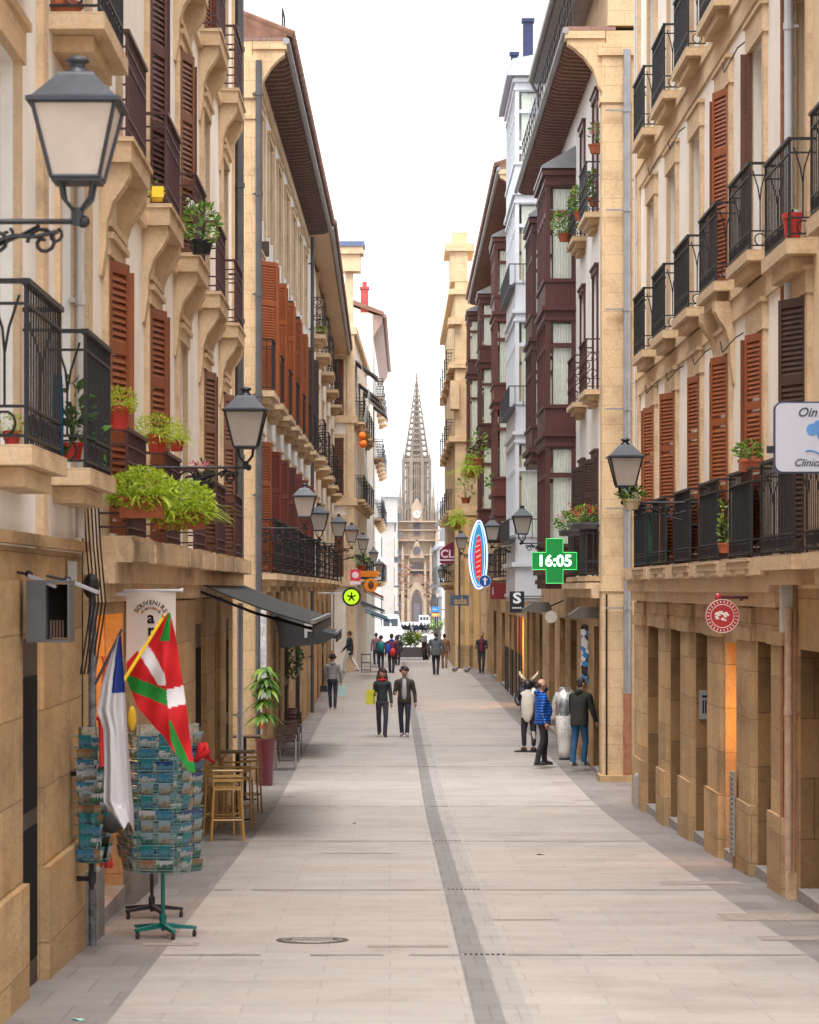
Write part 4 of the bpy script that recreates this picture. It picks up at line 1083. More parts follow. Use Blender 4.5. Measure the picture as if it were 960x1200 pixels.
# ------------------------------------------------------------------ street lamps
frost = plain('frosted_lamp_glass', (.40, .35, .31), .35, 0, .12, 5)
lampm = plain('lamp_black', (.028, .032, .042), .45, .3, .35, 9)
def lamp(label, px, ptop, Y, side, arm, basket=None):
    X = PX(px, Y); zt = ZW(ptop, Y); sx = -1 if side == 'L' else 1     # arm goes towards the wall at sx
    t = thing('street_lamp', label, 'street lamp', (X, Y, zt-.70), 0, 'wall lanterns along both sides of the street')
    a = MB()       # lantern frame, z from 0 (base) to .70
    def ring(z, h, r): 
        s2 = r
        for q in ((-s2, -s2, s2, -s2), (s2, -s2, s2, s2), (s2, s2, -s2, s2), (-s2, s2, -s2, -s2)): h.tube([(q[0], q[1], z), (q[2], q[3], z)], .011, 4)
    ring(.05, a, .125); ring(.43, a, .215)
    for sx_ in (-1, 1):
        for sy in (-1, 1): a.tube([(.125*sx_, .125*sy, .05), (.215*sx_, .215*sy, .43)], .011, 4)
    a.lathe([(.02, -.02), (.13*1.3, .0), (.17, .05), (.1, .06)], 4, (0, 0, .0)) if False else a.box(-.125, .125, -.125, .125, .03, .05)
    for k in range(4):
        q = PI/4+k*PI/2; a.tube([(.12*math.cos(q), .12*math.sin(q), .04), (.10*math.cos(q), .10*math.sin(q), -.05), (.03*math.cos(q), .03*math.sin(q), -.11), (0, 0, -.13)], .011, 4)
    a.cyl((0, 0, -.19), (0, 0, -.10), .03, .035, 8)
    a.build('lantern_frame', lampm, t)
    g = MB(); r0, r1 = .118, .208
    g.add([(-r0, -r0, .052), (r0, -r0, .052), (r0, r0, .052), (-r0, r0, .052), (-r1, -r1, .43), (r1, -r1, .43), (r1, r1, .43), (-r1, r1, .43)], [(0, 1, 5, 4), (1, 2, 6, 5), (2, 3, 7, 6), (3, 0, 4, 7), (0, 3, 2, 1)])
    g.build('lantern_glass', frost, t)
    k = MB(); k.lathe([(.245*1.414, .43), (.245*1.414, .45), (.22*1.38, .462), (.10*1.414, .585), (.09*1.414, .60), (.02, .60)], 4)
    cap = k.build('lantern_roof', lampm, t)
    f = MB(); f.lathe([(.075, .595), (.07, .61), (.045, .635), (.04, .655), (.065, .665), (.062, .68), (.03, .695), (.0, .70)], 10); f.build('finial', lampm, cap, smooth=True)
    b = MB(); zb = -.17
    b.cyl((-sx*.04, 0, zb), (sx*arm, 0, zb), .016, n=6)
    b.ball((-sx*.03, 0, zb), .035, 8, 6)
    L = min(arm, .9)
    for j, (cx, r, dr) in enumerate(((.18, .085, 1), (.42, .07, -1), (.62, .10, 1))):
        if cx > arm-.05: continue
        b.tube([(sx*(cx+r*(1-i/16)*math.cos(i*.62*dr)), 0, zb-.03-r*.95+r*(1-i/16)*math.sin(i*.62*dr)) for i in range(15)], .011, 4)
        b.tube([(sx*(cx-r*.7+r*.5*(1-i/14)*math.cos(2+i*.6)), 0.012, zb-.03-r*.5+r*.5*(1-i/14)*math.sin(2+i*.6)) for i in range(12)], .009, 4)
    b.tube([(sx*(.1+i*(arm-.1)/8), 0, zb-.05-.24*math.sin(i/8*PI*.5)**2-.02*math.sin(i*1.9)) for i in range(9)], .013, 5)
    b.tube([(sx*(.2+i*(arm-.2)/8), .01, zb-.02-.14*math.sin(i/8*PI)) for i in range(9)], .010, 4)
    b.box(*(sorted((sx*arm, sx*(arm+.03)))), -.03, .03, zb-.38, zb+.06)
    b.build('bracket', iron, t)
    return t
lamp('large wall lantern at the upper left edge, nearest to the camera', 91, 65, 15.2, 'L', 1.04)
lamp('wall lantern beside the green hanging plants on the corbelled house', 288, 453, 31.2, 'L', 1.12)
lamp('wall lantern in front of the scrolled balcony, second on the left after the plants', 357, 566, 55.8, 'L', .96)
lamp('wall lantern overlapping behind the scrolled balcony lantern', 374, 589, 68, 'L', .80)
lamp('wall lantern leftmost of three in a row against the roller blind house', 397, 602, 84, 'L', .88)
lamp('wall lantern middle of three in a row against the roller blind house', 412, 612, 96, 'L', 1.1)
lamp('wall lantern rightmost of three in a row, above the lime green sign', 425.5, 624, 112, 'L', 1.36)
lamp('small wall lantern above the orange bar sign', 438, 641, 133, 'L', .84)
lamp('small wall lantern furthest up the left side above the teal backpack walker', 444.5, 655, 147, 'L', .72)
lamp('large wall lantern beside the grey downpipe on the right', 733, 513, 39, 'R', 1.0)
lamp('wall lantern left of the green pharmacy cross', 612, 592, 66, 'R', 1.10)
lamp('wall lantern between the surfboard sign and the white bay', 577, 606, 83, 'R', 1.20)
lamp('wall lantern in front of the surfboard sign', 556, 627, 100, 'R', 1.25)
lamp('wall lantern just left of the surfboard sign', 541, 622, 107, 'R', 1.60)
lamp('small wall lantern beneath the maroon and white lettered sign', 522, 648, 138, 'R', .36)
lamp('small wall lantern hanging lower at the end of the right side', 518, 662, 150, 'R', .34)
# ornamental lamp post beyond the end of the street
def post(label, px, pbot, ptop, Y):
    X = PX(px, Y); t = thing('lamp_post', label, 'lamp post', (X, Y, G(Y))); h = ZW(ptop, Y)-G(Y)
    m = MB(); m.cyl((0, 0, 0), (0, 0, .5), .16, .1, 10); m.cyl((0, 0, .5), (0, 0, h-.7), .07, .05, 8); m.box(-.45, .45, -.03, .03, h-.75, h-.7); m.build('post', lampm, t)
    g = MB(); g.lathe([(.1, h-.68), (.22, h-.25), (.0, h-.24)], 4); g.build('lantern_glass', frost, t)
    c = MB(); c.lathe([(.3, h-.26), (.1, h-.08), (.03, h), (0, h)], 4); c.build('lantern_roof', lampm, t)
post('tall dark lamp post at the end of the street on the right', 526, 770, 700, 170)
post('slim dark lamp post in front of the church portal', 513, 745, 690, 230)

# ------------------------------------------------------------------ plants
def pot(mb, r, h, o=(0, 0, 0)): mb.lathe([(r*.72, 0), (r*.95, h*.8), (r*1.05, h*.82), (r*1.05, h), (r*.9, h), (r*.85, h*.9)], 12, o)
def potted(label, loc, r=.1, h=.16, kind='leafy', pm=None, n=90, spread=(.2, .2, .18), size=.06, seed=1, group=None, flowers=None, trough=None, name='potted_plant'):
    t = thing(name, label, 'potted plant' if not trough else 'planter', loc, 0, group); rnd = random.Random(seed)
    m = MB()
    if trough:
        w, d = trough; m.prism([(-d*.8, 0), (d*.8, 0), (d, h), (d*.85, h), (d*.8, h*.8), (-d*.8, h*.8), (-d*.85, h), (-d, h)], -w, w, 'x'); m.box(-w-.01, w+.01, -d-.01, -d+.01, h-.03, h+.005); m.box(-w-.01, w+.01, d-.01, d+.01, h-.03, h+.005)
        m.box(-w*.97, w*.97, -d*.8, d*.8, h*.75, h*.85)
    else: pot(m, r, h)
    m.build('pot', pm or terra, t)
    f = MB()
    if kind == 'fern':
        k = 1 if not trough else 5
        for i in range(k):
            x = 0 if k == 1 else -trough[0]+2*trough[0]*(i+.5)/k
            fronds(f, (x, 0, h*.8), int(n*1.3)//k, spread[2]*1.6, rnd, .75, size*.10, 6, 1.2)
        leaves(f, (0, 0, h+spread[2]*.25), (spread[0], spread[1], spread[2]*.85), n*16, size*.36, rnd, .1, .5)
        f.build('foliage', fern, t, recalc=False)
    else:
        leaves(f, (0, 0, h+spread[2]*.7), spread, n, size, rnd)
        f.build('foliage', leafd if kind == 'dark' else leafy, t, recalc=False)
        s_ = MB()
        for _ in range(7): s_.tube([(0, 0, h*.8), (rnd.uniform(-.4, .4)*spread[0], rnd.uniform(-.4, .4)*spread[1], h+spread[2]*rnd.uniform(.5, 1.1))], .005, 4)
        s_.build('stems', leafd, t)
    if flowers:
        for _ in range(flowers[1]):
            q = MB(); a = rnd.uniform(0, 6.28); c = (spread[0]*rnd.uniform(.3, 1)*math.cos(a), spread[1]*rnd.uniform(.3, 1)*math.sin(a), h+spread[2]*rnd.uniform(.8, 1.8))
            leaves(q, c, (.035, .035, .03), 14, .03, rnd, .2, .8)
            q.build('flower', flowers[0], t, recalc=False)
    return t
def at(px, py, Y): return (PX(px, Y), Y, ZW(py, Y))
def pottedL(label, loc, r=.1, h=.16, kind='leafy', pm=None, n=90, spread=(.2, .2, .18), size=.06, seed=1, group=None, flowers=None, trough=None):
    loc = (loc[0]*KL, loc[1]*KL, (loc[2]-C)*KL+C)
    return potted(label, loc, r*KL, h*KL, kind, pm, n, tuple(q*KL for q in spread), size*KL, seed, group, flowers, tuple(q*KL for q in trough) if trough else None)
HB = 'green pots hung on the corbelled house balcony'
pottedL('bright fern in a red pot, topmost hanging at the stone house corner', at(138, 503, 21.2), .095, .17, 'fern', redpot, 40, (.14, .14, .13), .07, 3, HB)
pottedL('fern in a red pot under trailing leaves, second along the first-floor railing', at(184, 530, 24.5), .09, .15, 'fern', redpot, 60, (.22, .24, .16), .07, 4, HB)
pottedL('small trailing plant at the far end of the same maroon railing', at(207, 529, 25.5), .07, .1, 'fern', redpot, 34, (.12, .14, .13), .06, 9, HB)
pottedL('bushy lime green fern in a terracotta trough on the balcony edge', at(166, 607, 21.9), h=.16, kind='fern', trough=(.16, .10), n=120, spread=(.26, .24, .20), size=.10, seed=5, group=HB)
pottedL('overflowing lime green fern in a trough beneath the lantern bracket', at(211, 620, 24.2), h=.14, kind='fern', trough=(.20, .12), n=160, spread=(.30, .36, .24), size=.11, seed=6, group=HB)
pottedL('magenta flowers in a dark pot behind the lantern bracket', at(240, 580, 27.8), .10, .12, 'dark', iron, 60, (.13, .13, .12), .05, 7, None, (pinkfl, 6))
pottedL('green leafy plant with pale flowers on the upper corbelled balcony', at(236, 298, 28.6), .12, .14, 'leafy', iron, 190, (.17, .4, .22), .08, 8, None, (plain('white_petal', (.75, .75, .7)), 5))
pottedL('yellow pot with a yellow ribbon on an upper corbelled balcony', at(184, 236, 22.2), .06, .07, 'leafy', plain('yellow_pot', (.75, .5, .02)), 14, (.05, .05, .05), .04, 11)
m = MB(); m.box(-.055, .055, -.02, .02, 0, .1); o = tag(m.build('yellow_bag', plain('yellow_cloth', (.85, .62, .04)), None, at(185, 231, 27.1), recalc=True), 'small yellow bag standing on the yellow pot of an upper balcony', 'bag')
pottedL('terracotta pot with a sprig at the very top left balcony', at(74, 31, 18.9), .13, .15, 'leafy', terra, 30, (.1, .1, .1), .06, 12)
pottedL('small spiky plant in a red pot on the leftmost black balcony', at(14, 524, 16.0), .05, .09, 'fern', redpot, 14, (.07, .07, .09), .05, 13)
pottedL('dark leafy plant in a red pot between the blue cloth and second black balcony', at(84, 540, 19.0), .08, .12, 'dark', redpot, 80, (.09, .14, .24), .1, 14)
pottedL('pale leaved plant behind the bars of the second black balcony', at(108, 546, 20.0), .06, .1, 'leafy', redpot, 30, (.06, .14, .24), .1, 15)
# right side
potted('green plant above the charcoal screens beside the clinic sign', at(878, 553, 32.3), h=.14, kind='leafy', trough=(.1, .16), n=150, spread=(.14, .22, .12), size=.07, seed=16)
potted('trailing green plant behind the second charcoal screen', at(849, 648, 34.7), .08, .12, 'leafy', terra, 60, (.05, .05, .3), .07, 17)
potted('leafy plant basket hanging under the large right lantern', at(740, 597, 39), .13, .14, 'leafy', plain('cream_pot', (.5, .4, .25)), 160, (.17, .14, .10), .08, 18)
potted('red flowering trough on the green-panelled balcony', at(684, 620, 57.2), h=.12, kind='leafy', trough=(.24, .4), n=170, spread=(.3, .5, .2), size=.1, seed=19, pm=zincd, flowers=(redfl, 16))
potted('pink flowering trough left of the red flowers', at(668, 628, 60.5), h=.12, kind='leafy', trough=(.2, .5), n=190, spread=(.3, .7, .22), size=.1, seed=20, pm=zincd, flowers=(pinkfl, 16))
potted('terracotta pot standing on the first-floor screen end', at(929, 283, 28.8), .1, .28, 'leafy', redpot, 8, (.04, .04, .04), .03, 21)
for i, (px, py, Y, sp, n) in enumerate(((698, 242, 58.0, (.22, .6, .32), 330), (681, 258, 60.5, (.25, .6, .3), 280), (662, 283, 62.5, (.28, .7, .28), 300), (699, 180, 57, (.12, .25, .25), 90))):
    potted(['bushy geranium pot on the highest planted balcony beside the stone pilaster', 'trailing geranium pot between the two highest planted balconies', 'pink geranium pot beside the maroon bay window', 'flower pot hanging from the window above the planted balconies'][i],
           at(px, py, Y), .16, .18, 'leafy', terra, n, sp, .1, 30+i, 'geranium pots high on the bay window house', (pinkfl if i != 1 else redfl, 9))
for i, (px, py, Y) in enumerate(((552, 560, 108), (560, 545, 104), (546, 590, 116), (536, 620, 124), (582, 580, 97))):
    potted(['yellowish shrub on a balcony left of the twin bays', 'leafy shrub in front of the lower maroon bay', 'hanging greenery on the stacked stone balconies', 'spiky yucca on the far right balcony', 'pink flowering plant under the maroon bay'][i],
           at(px, py, Y), .2, .25, 'fern' if i in (0, 3) else 'leafy', terra, 90, (.35, .6, .6 if i != 4 else .25), .16, 40+i, 'plants on the twin bay house balconies', (pinkfl, 5) if i == 4 else None)
potted('green plant on a far left balcony above the pink sign', at(424, 668, 113), .2, .2, 'leafy', terra, 70, (.3, .5, .3), .13, 50)
potted('yellow-green plant behind the round patterned upper railing', at(376, 396, 87), .12, .16, 'fern', terra, 30, (.2, .2, .2), .1, 51)
Y = 21.25; k = Y/F; vs = []
for i in range(13):
    for j in range(10):
        t_ = j/9; vs.append(((-7+14*i/12+1.2*math.sin(t_*5+i))*k*(.75+.25*t_), .02*math.sin(i*1.3+t_*2), (-100+2*math.sin(i))*k*t_))
m2 = MB(); m2.add(vs, [(i*10+j, (i+1)*10+j, (i+1)*10+j+1, i*10+j+1) for i in range(12) for j in range(9)])
tag(m2.build('blue_cloth', plain('teal_blue_cloth', (.0, .11, .22), .85), None, at(68, 438, Y), smooth=True, recalc=False), 'teal blue cloth hanging from the end of the leftmost black balcony', 'cloth')

# tall planters at the left wall
def tall_planter(label, px, py, Y, r, h, leafz, n, mat, seed, pm, cane=True, top=1.5):
    t = thing('tall_planter', label, 'planter', (PX(px, Y), Y, G(Y))); m = MB()
    m.lathe([(r*.62, 0), (r*.95, h*.97), (r, h*.97), (r, h), (r*.88, h), (r*.85, h*.94)], 18); m.build('pot', pm, t, smooth=False)
    s_ = MB(); rnd = random.Random(seed)
    for q in range(3 if cane else 1): s_.tube([(rnd.uniform(-.06, .06), rnd.uniform(-.05, .05), h*.9), (rnd.uniform(-.06, .06), rnd.uniform(-.05, .05), leafz*.8+.3)], [.035, .028] if cane else [.02, .015], 7)
    s_.build('trunk', wood('cane', (.42, .24, .10)), t)
    f = MB()
    if cane:
        for cz, k in ((leafz+.25, 50), (leafz+.1, 50), (leafz-.15, 50), (leafz-.4, 44), (leafz+.45, 30)):
            fronds(f, (rnd.uniform(-.06, .06), rnd.uniform(-.05, .05), cz), k, .40, rnd, 1.1, .045, 5, 1.0)
    else: leaves(f, (0, 0, leafz), (.34, .3, .5), n, .13, rnd, .1, .4)
    f.build('foliage', mat, t, recalc=False); return t
tall_planter('tall shiny maroon planter with a bright green cane plant', 311.5, 919, 54.3, .21, .88, 1.68, 300, leafmat('cane_leaf', (.07, .19, .02), (.28, .42, .07)), 60, plain('glossy_maroon', (.10, .012, .022), .25, 0, .1, coat=.5))
tall_planter('dark-leaved bush in a maroon planter behind the bright cane plant', 337, 868, 70, .24, .8, 2.05, 420, leafd, 61, plain('glossy_maroon', (.10, .012, .022)), cane=False)

# ------------------------------------------------------------------ flags, banner, racks
def cloth(name, mats, pts, nu, nv, colfn, parent=None, loc=(0, 0, 0)):
    """pts(u,v)->xyz ; colfn(u,v)->material index"""
    m = MB()
    vs = [pts(i/nu, j/nv) for i in range(nu+1) for j in range(nv+1)]
    m.add(vs, [])
    for i in range(nu):
        for j in range(nv):
            m.f.append((i*(nv+1)+j, (i+1)*(nv+1)+j, (i+1)*(nv+1)+j+1, i*(nv+1)+j+1)); m.mi.append(colfn((i+.5)/nu, (j+.5)/nv))
    return m.build(name, mats, parent, loc, smooth=True, recalc=False)
fr = leafmat('flag_red', (.58, .010, .015), (.58, .010, .015), .8, .3); fg = leafmat('flag_green', (.015, .25, .035), (.015, .25, .035), .8, .3); fw = leafmat('flag_white', (.78, .76, .80), (.78, .76, .80), .8, .3); fb = leafmat('flag_blue', (.02, .05, .32), (.02, .05, .32), .8, .3)
def ikur(u, v):                                      # u along the fly, v up the hoist
    if abs(u-.5) < .055 or abs(v-.5) < .085: return 2
    if abs((v-u)) < .085 or abs(v-(1-u)) < .085: return 1
    return 0
Yf = 22.8
t = thing('basque_style_flag', 'red flag with white and green crosses hanging from a yellow pole', 'flag', at(146, 795, Yf), 0, 'flags by the souvenir stall')
m = MB(); a = Vector((-.07, .0, -.12)); e = Vector((.31, 0, .49)); m.tube([a, e], .013, 8); m.build('pole', plain('yellow_pole', (.85, .55, .02), .4), t)
m = MB(); m.ball(e, .02, 8, 6); m.build('pole_tip', plain('gold_tip', (.6, .4, .1), .3, .6), t)
LE1 = [(718, 197), (740, 181), (777, 146), (800, 147), (830, 160), (862, 190), (885, 208), (905, 221)]
RE1 = [(718, 200), (740, 205), (770, 209), (800, 214), (835, 219), (865, 222), (885, 225), (905, 229)]
def ltab(T, y):
    for (p_, q_), (r_, w_) in zip(T, T[1:]):
        if y <= r_: return q_+(w_-q_)*(y-p_)/(r_-p_)
    return T[-1][1]
def foldx(y): return 191+(y-760)*.085 if y > 752 else 199.5-(y-718)*.25
def fpx(u, v):
    y = 718+187*v; return ltab(LE1, y)+(ltab(RE1, y)-ltab(LE1, y))*u, y
def fp1(u, v):
    x, y = fpx(u, v); kk = Yf/F; dd = (x-foldx(y))
    return ((x-146)*kk, -.03+.004*abs(dd)*(1 if dd < 0 else .9)+.022*math.sin(x*.22+y*.04)+.012*math.sin(y*.11), -(y-795)*kk)
def fcol(u, v):
    x, y = fpx(u, v)
    if y < 752 and abs(x-(199.5-(y-718)*.2)) < 1.5+(y-718)*.13: return 2
    if x < foldx(y):
        if abs((x-170)-(y-765)*.62) < 8.5 and y < 803: return 1                 # white arm
        if abs(y-(800+(x-147)*.36)) < 9: return 2                              # green arm
        return 0
    if abs(y-(820-(x-193)*.25)) < 11: return 1
    if abs((x-203)-(y-862)*.42) < 5 and 845 < y: return 2
    if y > 893: return 2
    return 0
cloth('cloth', [fr, fw, fg], fp1, 70, 90, fcol, t)
t = thing('white_blue_flag', 'white flag with a dark blue canton drooping beside the stall', 'flag', at(140, 745, Yf-.4), 0, 'flags by the souvenir stall')
m = MB(); m.tube([(-.19, 0, -.38), (.02, 0, .05)], .011, 8); m.build('pole', plain('dark_pole', (.03, .03, .05), .4), t)
def lerp_tab(T, y):
    for (a, p), (b_, q) in zip(T, T[1:]):
        if y <= b_: return p+(q-p)*(y-a)/(b_-a)
    return T[-1][1]
LE = [(745, 138), (765, 131), (800, 120), (832, 113.5), (855, 121), (900, 122), (940, 121), (968, 143)]
RE = [(745, 143), (770, 144), (800, 146), (850, 149), (900, 153), (950, 157.5), (968, 158)]
def fp2(u, v):
    y = 745+223*(1-v); a, c_ = lerp_tab(LE, y), lerp_tab(RE, y); kk = (Yf-.4)/F
    x = (a+(c_-a)*u-140)*kk; t_ = 1-v
    return (x, -.02+.05*math.sin(u*7.5+t_*2.5)*min(1, t_*3)+.02*math.sin(u*17), -(y-745)*kk-.03*math.sin(u*9)*(t_ > .9))
cloth('cloth', [fw, fb], fp2, 36, 60, lambda u, v: 1 if (v > .70 and u > .42+.3*(.9-v)) else 0, t)
# banner
Yb = 27.5; x0, x1 = PX(148, Yb), PX(206, Yb); zt, zb = ZW(692, Yb), ZW(783, Yb)
t = thing('shop_banner', 'white fabric banner with a curved souvenir lettering above the flags', 'banner', ((x0+x1)/2, Yb, zb), 0); W = x1-x0; H = zt-zb
cloth('banner_cloth', [leafmat('banner_white', (.66, .63, .62), (.66, .63, .62), .8, .2)], lambda u, v: (-W/2+W*u, .012*math.sin(6*u+2*v), H*v), 16, 16, lambda u, v: 0, t)
m = MB(); m.cyl((-W/2-.03, 0, H), (W/2+.05, 0, H), .012); m.cyl((W/2+.04, 0, H), (W/2+.07, 0, H), .02); m.box(-W/2-.2, -W/2-.0, -.01, .01, H-.05, H-.02); m.build('rod', whitew, t)
m = MB()
for i, ch in enumerate('SOUVENIRS'):
    an = R(150-15*i*1.0); r = .155
    M = Matrix.Translation((r*math.cos(an), -.02, H-.27+r*math.sin(an))) @ Matrix.Rotation(-(an-PI/2), 4, 'Y') @ FACE
    textmb(m, ch, .062, M, .001, bold=.001)
textmb(m, 'a', .16, Matrix.Translation((.0, -.02, H-.26)) @ FACE, .001, bold=.004)
textmb(m, 'r', .16, Matrix.Translation((.0, -.02, H-.38)) @ FACE, .001, bold=.004)
textmb(m, 't', .16, Matrix.Translation((.0, -.02, H-.50)) @ FACE, .001, bold=.004)
m.build('lettering', void, t)
for i in range(9):
    m = MB(); an = R(140-12.5*i); m.box(-.01, .01, -.001, .001, -.012, .012, Matrix.Translation((.105*math.cos(an), -.02, H-.27+.105*math.sin(an)))); m.build('coloured_dash', plain('dash%d' % (i % 3), [(.6, .08, .04), (.3, .4, .05), (.1, .1, .3)][i % 3]), t)

# postcard racks
green_r = plain('green_rack_paint', (.0, .13, .115), .45, .1, .15)
cardm = []
rnd = random.Random(12)
def cardmat(i):
    if 'card%d' % i in _M: return _M['card%d' % i]
    r = random.Random(i*7+1); m, nt, b = newmat('card%d' % i); L = nt.links.new
    tc = N(nt, 'TexCoord'); sp = N(nt, 'SeparateXYZ'); L(tc.outputs['Generated'], sp.inputs[0])
    n = N(nt, 'TexNoise', Scale=3.5, Detail=4.0); L(tc.outputs['Object'], n.inputs['Vector']); n.inputs['Scale'].default_value = 22+i
    ad = N(nt, 'Math', operation='MULTIPLY_ADD'); L(n.outputs[0], ad.inputs[0]); ad.inputs[1].default_value = 1.5; L(sp.outputs[2], ad.inputs[2])
    sea = [(.005, .05, .09), (.01, .02, .05), (.05, .04, .03), (.015, .05, .02), (.02, .03, .05), (.08, .10, .11)][i % 6]
    sky = [(.03, .14, .24), (.20, .26, .30), (.01, .04, .14), (.22, .11, .05), (.01, .15, .16), (.36, .38, .4)][(i*5+1) % 6]
    mid = [(.16, .14, .10), (.26, .27, .26), (.03, .09, .06), (.05, .13, .18)][i % 4]
    c = ramp(nt, N(nt, 'Math', operation='MULTIPLY').outputs[0], [(.3, sea), (.5, mid), (.60, mul(mid, 1.5)), (.68, sky)])
    mm = [x for x in nt.nodes if x.type == 'MATH' and x.operation == 'MULTIPLY'][0]; L(ad.outputs[0], mm.inputs[0]); mm.inputs[1].default_value = .45; L(c, b.inputs['Base Color']); b.inputs['Roughness'].default_value = .25
    _M['card%d' % i] = m; return m
cb = MB(); cb.box(-.074, .074, -.002, .002, 0, .108)
cbw = MB(); cbw.box(-.052, .052, -.002, .002, 0, .13)
cardmesh = []
for i in range(16): cardmesh.append((cb if i % 3 else cbw).mesh('postcard', [cardmat(i)]))
whiteb = plain('card_border', (.7, .7, .68))
def rack(label, px, Y, pbase, ptop, rad, rows, ccount, seed, full=True, bm_=None, stand=True):
    zb = G(Y); X = PX(px, Y); t = thing('postcard_rack', label, 'postcard rack', (X, Y, zb), R(-12)); rnd = random.Random(seed)
    zt = ZW(ptop, Y)-zb
    m = MB(); m.cyl((0, 0, .06 if stand else .55), (0, 0, zt-.02), .018, n=10); m.cyl((0, 0, .1 if stand else .6), (0, 0, .2 if stand else .7), .032, n=10); m.build('pole', bm_ or green_r, t)
    m = MB()
    for k in range(5 if stand else 0):
        q = k*2*PI/5+.3; d = Vector((math.cos(q), math.sin(q), 0)); s_ = Vector((-d.y, d.x, 0))
        m.add([d*.02-s_*.025+Vector((0, 0, .13)), d*.02+s_*.025+Vector((0, 0, .13)), d*.30+s_*.018+Vector((0, 0, .095)), d*.30-s_*.018+Vector((0, 0, .095)),
               d*.02-s_*.025+Vector((0, 0, .085)), d*.02+s_*.025+Vector((0, 0, .085)), d*.30+s_*.018+Vector((0, 0, .07)), d*.30-s_*.018+Vector((0, 0, .07))], [(0, 1, 2, 3), (4, 5, 6, 7), (0, 1, 5, 4), (1, 2, 6, 5), (2, 3, 7, 6), (3, 0, 4, 7)])
    if stand: base = m.build('base', bm_ or green_r, t)
    else: m = MB(); m.box(-.3, 0, -.02, .02, .62, .66); m.box(-.3, 0, -.02, .02, 1.5, 1.54); base = m.build('wall_bracket', iron, t)
    m = MB()
    for k in range(5 if stand else 0):
        q = k*2*PI/5+.3; m.cyl((.28*math.cos(q)-.012, .28*math.sin(q), .032), (.28*math.cos(q)+.012, .28*math.sin(q), .032), .03, n=10); m.cyl((.28*math.cos(q), .28*math.sin(q), .03), (.28*math.cos(q), .28*math.sin(q), .08), .008, n=5)
    if stand: m.build('caster', rubber, base)
    m = MB(); z0 = ZW(pbase, Y)-zb; nf = 6; hgt = zt-.12-z0; cols = []
    for k in range(nf):
        q = k*2*PI/nf+.1; c, s_ = math.cos(q), math.sin(q); M = Matrix.Rotation(q, 4, 'Z')
        for x in (-rad*.5, 0, rad*.5): m.tube([M @ Vector((x, -rad, z0)), M @ Vector((x, -rad, z0+hgt))], .004, 4)
        for r in range(rows+1):
            z = z0+hgt*r/rows
            m.tube([M @ Vector((-rad*.55, -rad, z)), M @ Vector((rad*.55, -rad, z))], .004, 4)
            m.tube([M @ Vector((-rad*.55, -rad-.045, z+.03)), M @ Vector((rad*.55, -rad-.045, z+.03))], .003, 4)
            m.tube([M @ Vector((0, 0, z)), M @ Vector((0, -rad, z))], .003, 4) if r % 3 == 0 else None
        if c > -.35: cols += [(M, q)]
    m.build('wire_frame', plain('teal_wire', (.10, .22, .22), .4, .2), t)
    h = MB(); h.box(-rad*.5, rad*.5, -.006, .006, 0, .1); hm = h.mesh('header_card', plain('cream_card', (.30, .27, .22), .8, 0, .6, 20))
    for M, q in cols:
        p = M @ Vector((0, -rad, z0+hgt+.01)); obj('header_card', hm, t, p, q)
    cnt = 0
    Rt = Matrix.Rotation(R(-12), 4, 'Z')
    cells = []
    for M, q in cols:
        for r in range(rows):
            for cx in (-rad*.27, rad*.27): cells.append((M, q, r, cx))
    for M, q, r, cx in cells:
        w = Rt @ (M @ Vector((cx, -rad-.028, z0+hgt*r/rows+.012)))
        if w.y > rad*.55: continue
        if cnt >= ccount: break
        o = obj('postcard', cardmesh[rnd.randrange(16)], None, (X+w.x, Y+w.y, zb+w.z)); o.rotation_euler = (R(-rnd.uniform(9, 16)), 0, q+R(-12)); o.rotation_euler = (R(14)*1.0, 0, q+R(-12))
        tag(o, label2[0], 'postcard', label2[1]); cnt += 1
    return t
label2 = ('glossy picture postcard in a wire pocket of the nearer green spinning rack', 'postcards in the nearer rack')
rack('green spinning postcard rack on a five-legged caster base', 191, 25.9, 1020, 846, .29, 11, 90, 1)
label2 = ('glossy picture postcard in a wire pocket of the rear rack left of the near one', 'postcards in the rear rack')
rack('second postcard rack with black base, half hidden left behind the near one', 178, 27.9, 1006, 862, .26, 10, 60, 2, bm_=rubber)
label2 = ('postcard in the narrow rack against the stone wall under the flags', 'postcards in the wall rack')
rack('narrow postcard rack pressed against the stone wall left of the white flag', 108, 24.3, 1010, 850, .10, 11, 40, 3, bm_=rubber, stand=False)
m = MB(); rnd = random.Random(2)
for q in range(5): m.tube([(rnd.uniform(-.05, .05), 0, .07), (rnd.uniform(-.08, .08), rnd.uniform(-.05, .05), 0), (rnd.uniform(-.1, .12), 0, -.1)], [.015, .034, .012], 8)
tag(m.build('red_cloth_bundle', fr, None, at(235, 880, 25.7), smooth=True), 'small bundle of red cloths hanging at the top right of the near postcard rack', 'cloth')
m = MB(); m.ball((0, 0, 0), (.085, .05, .085), 12, 8); o = m.build('black_cap', rubber, None, at(131, 965, 24.2)); tag(o, 'round black cap hanging by the wall under the white flag', 'cap')
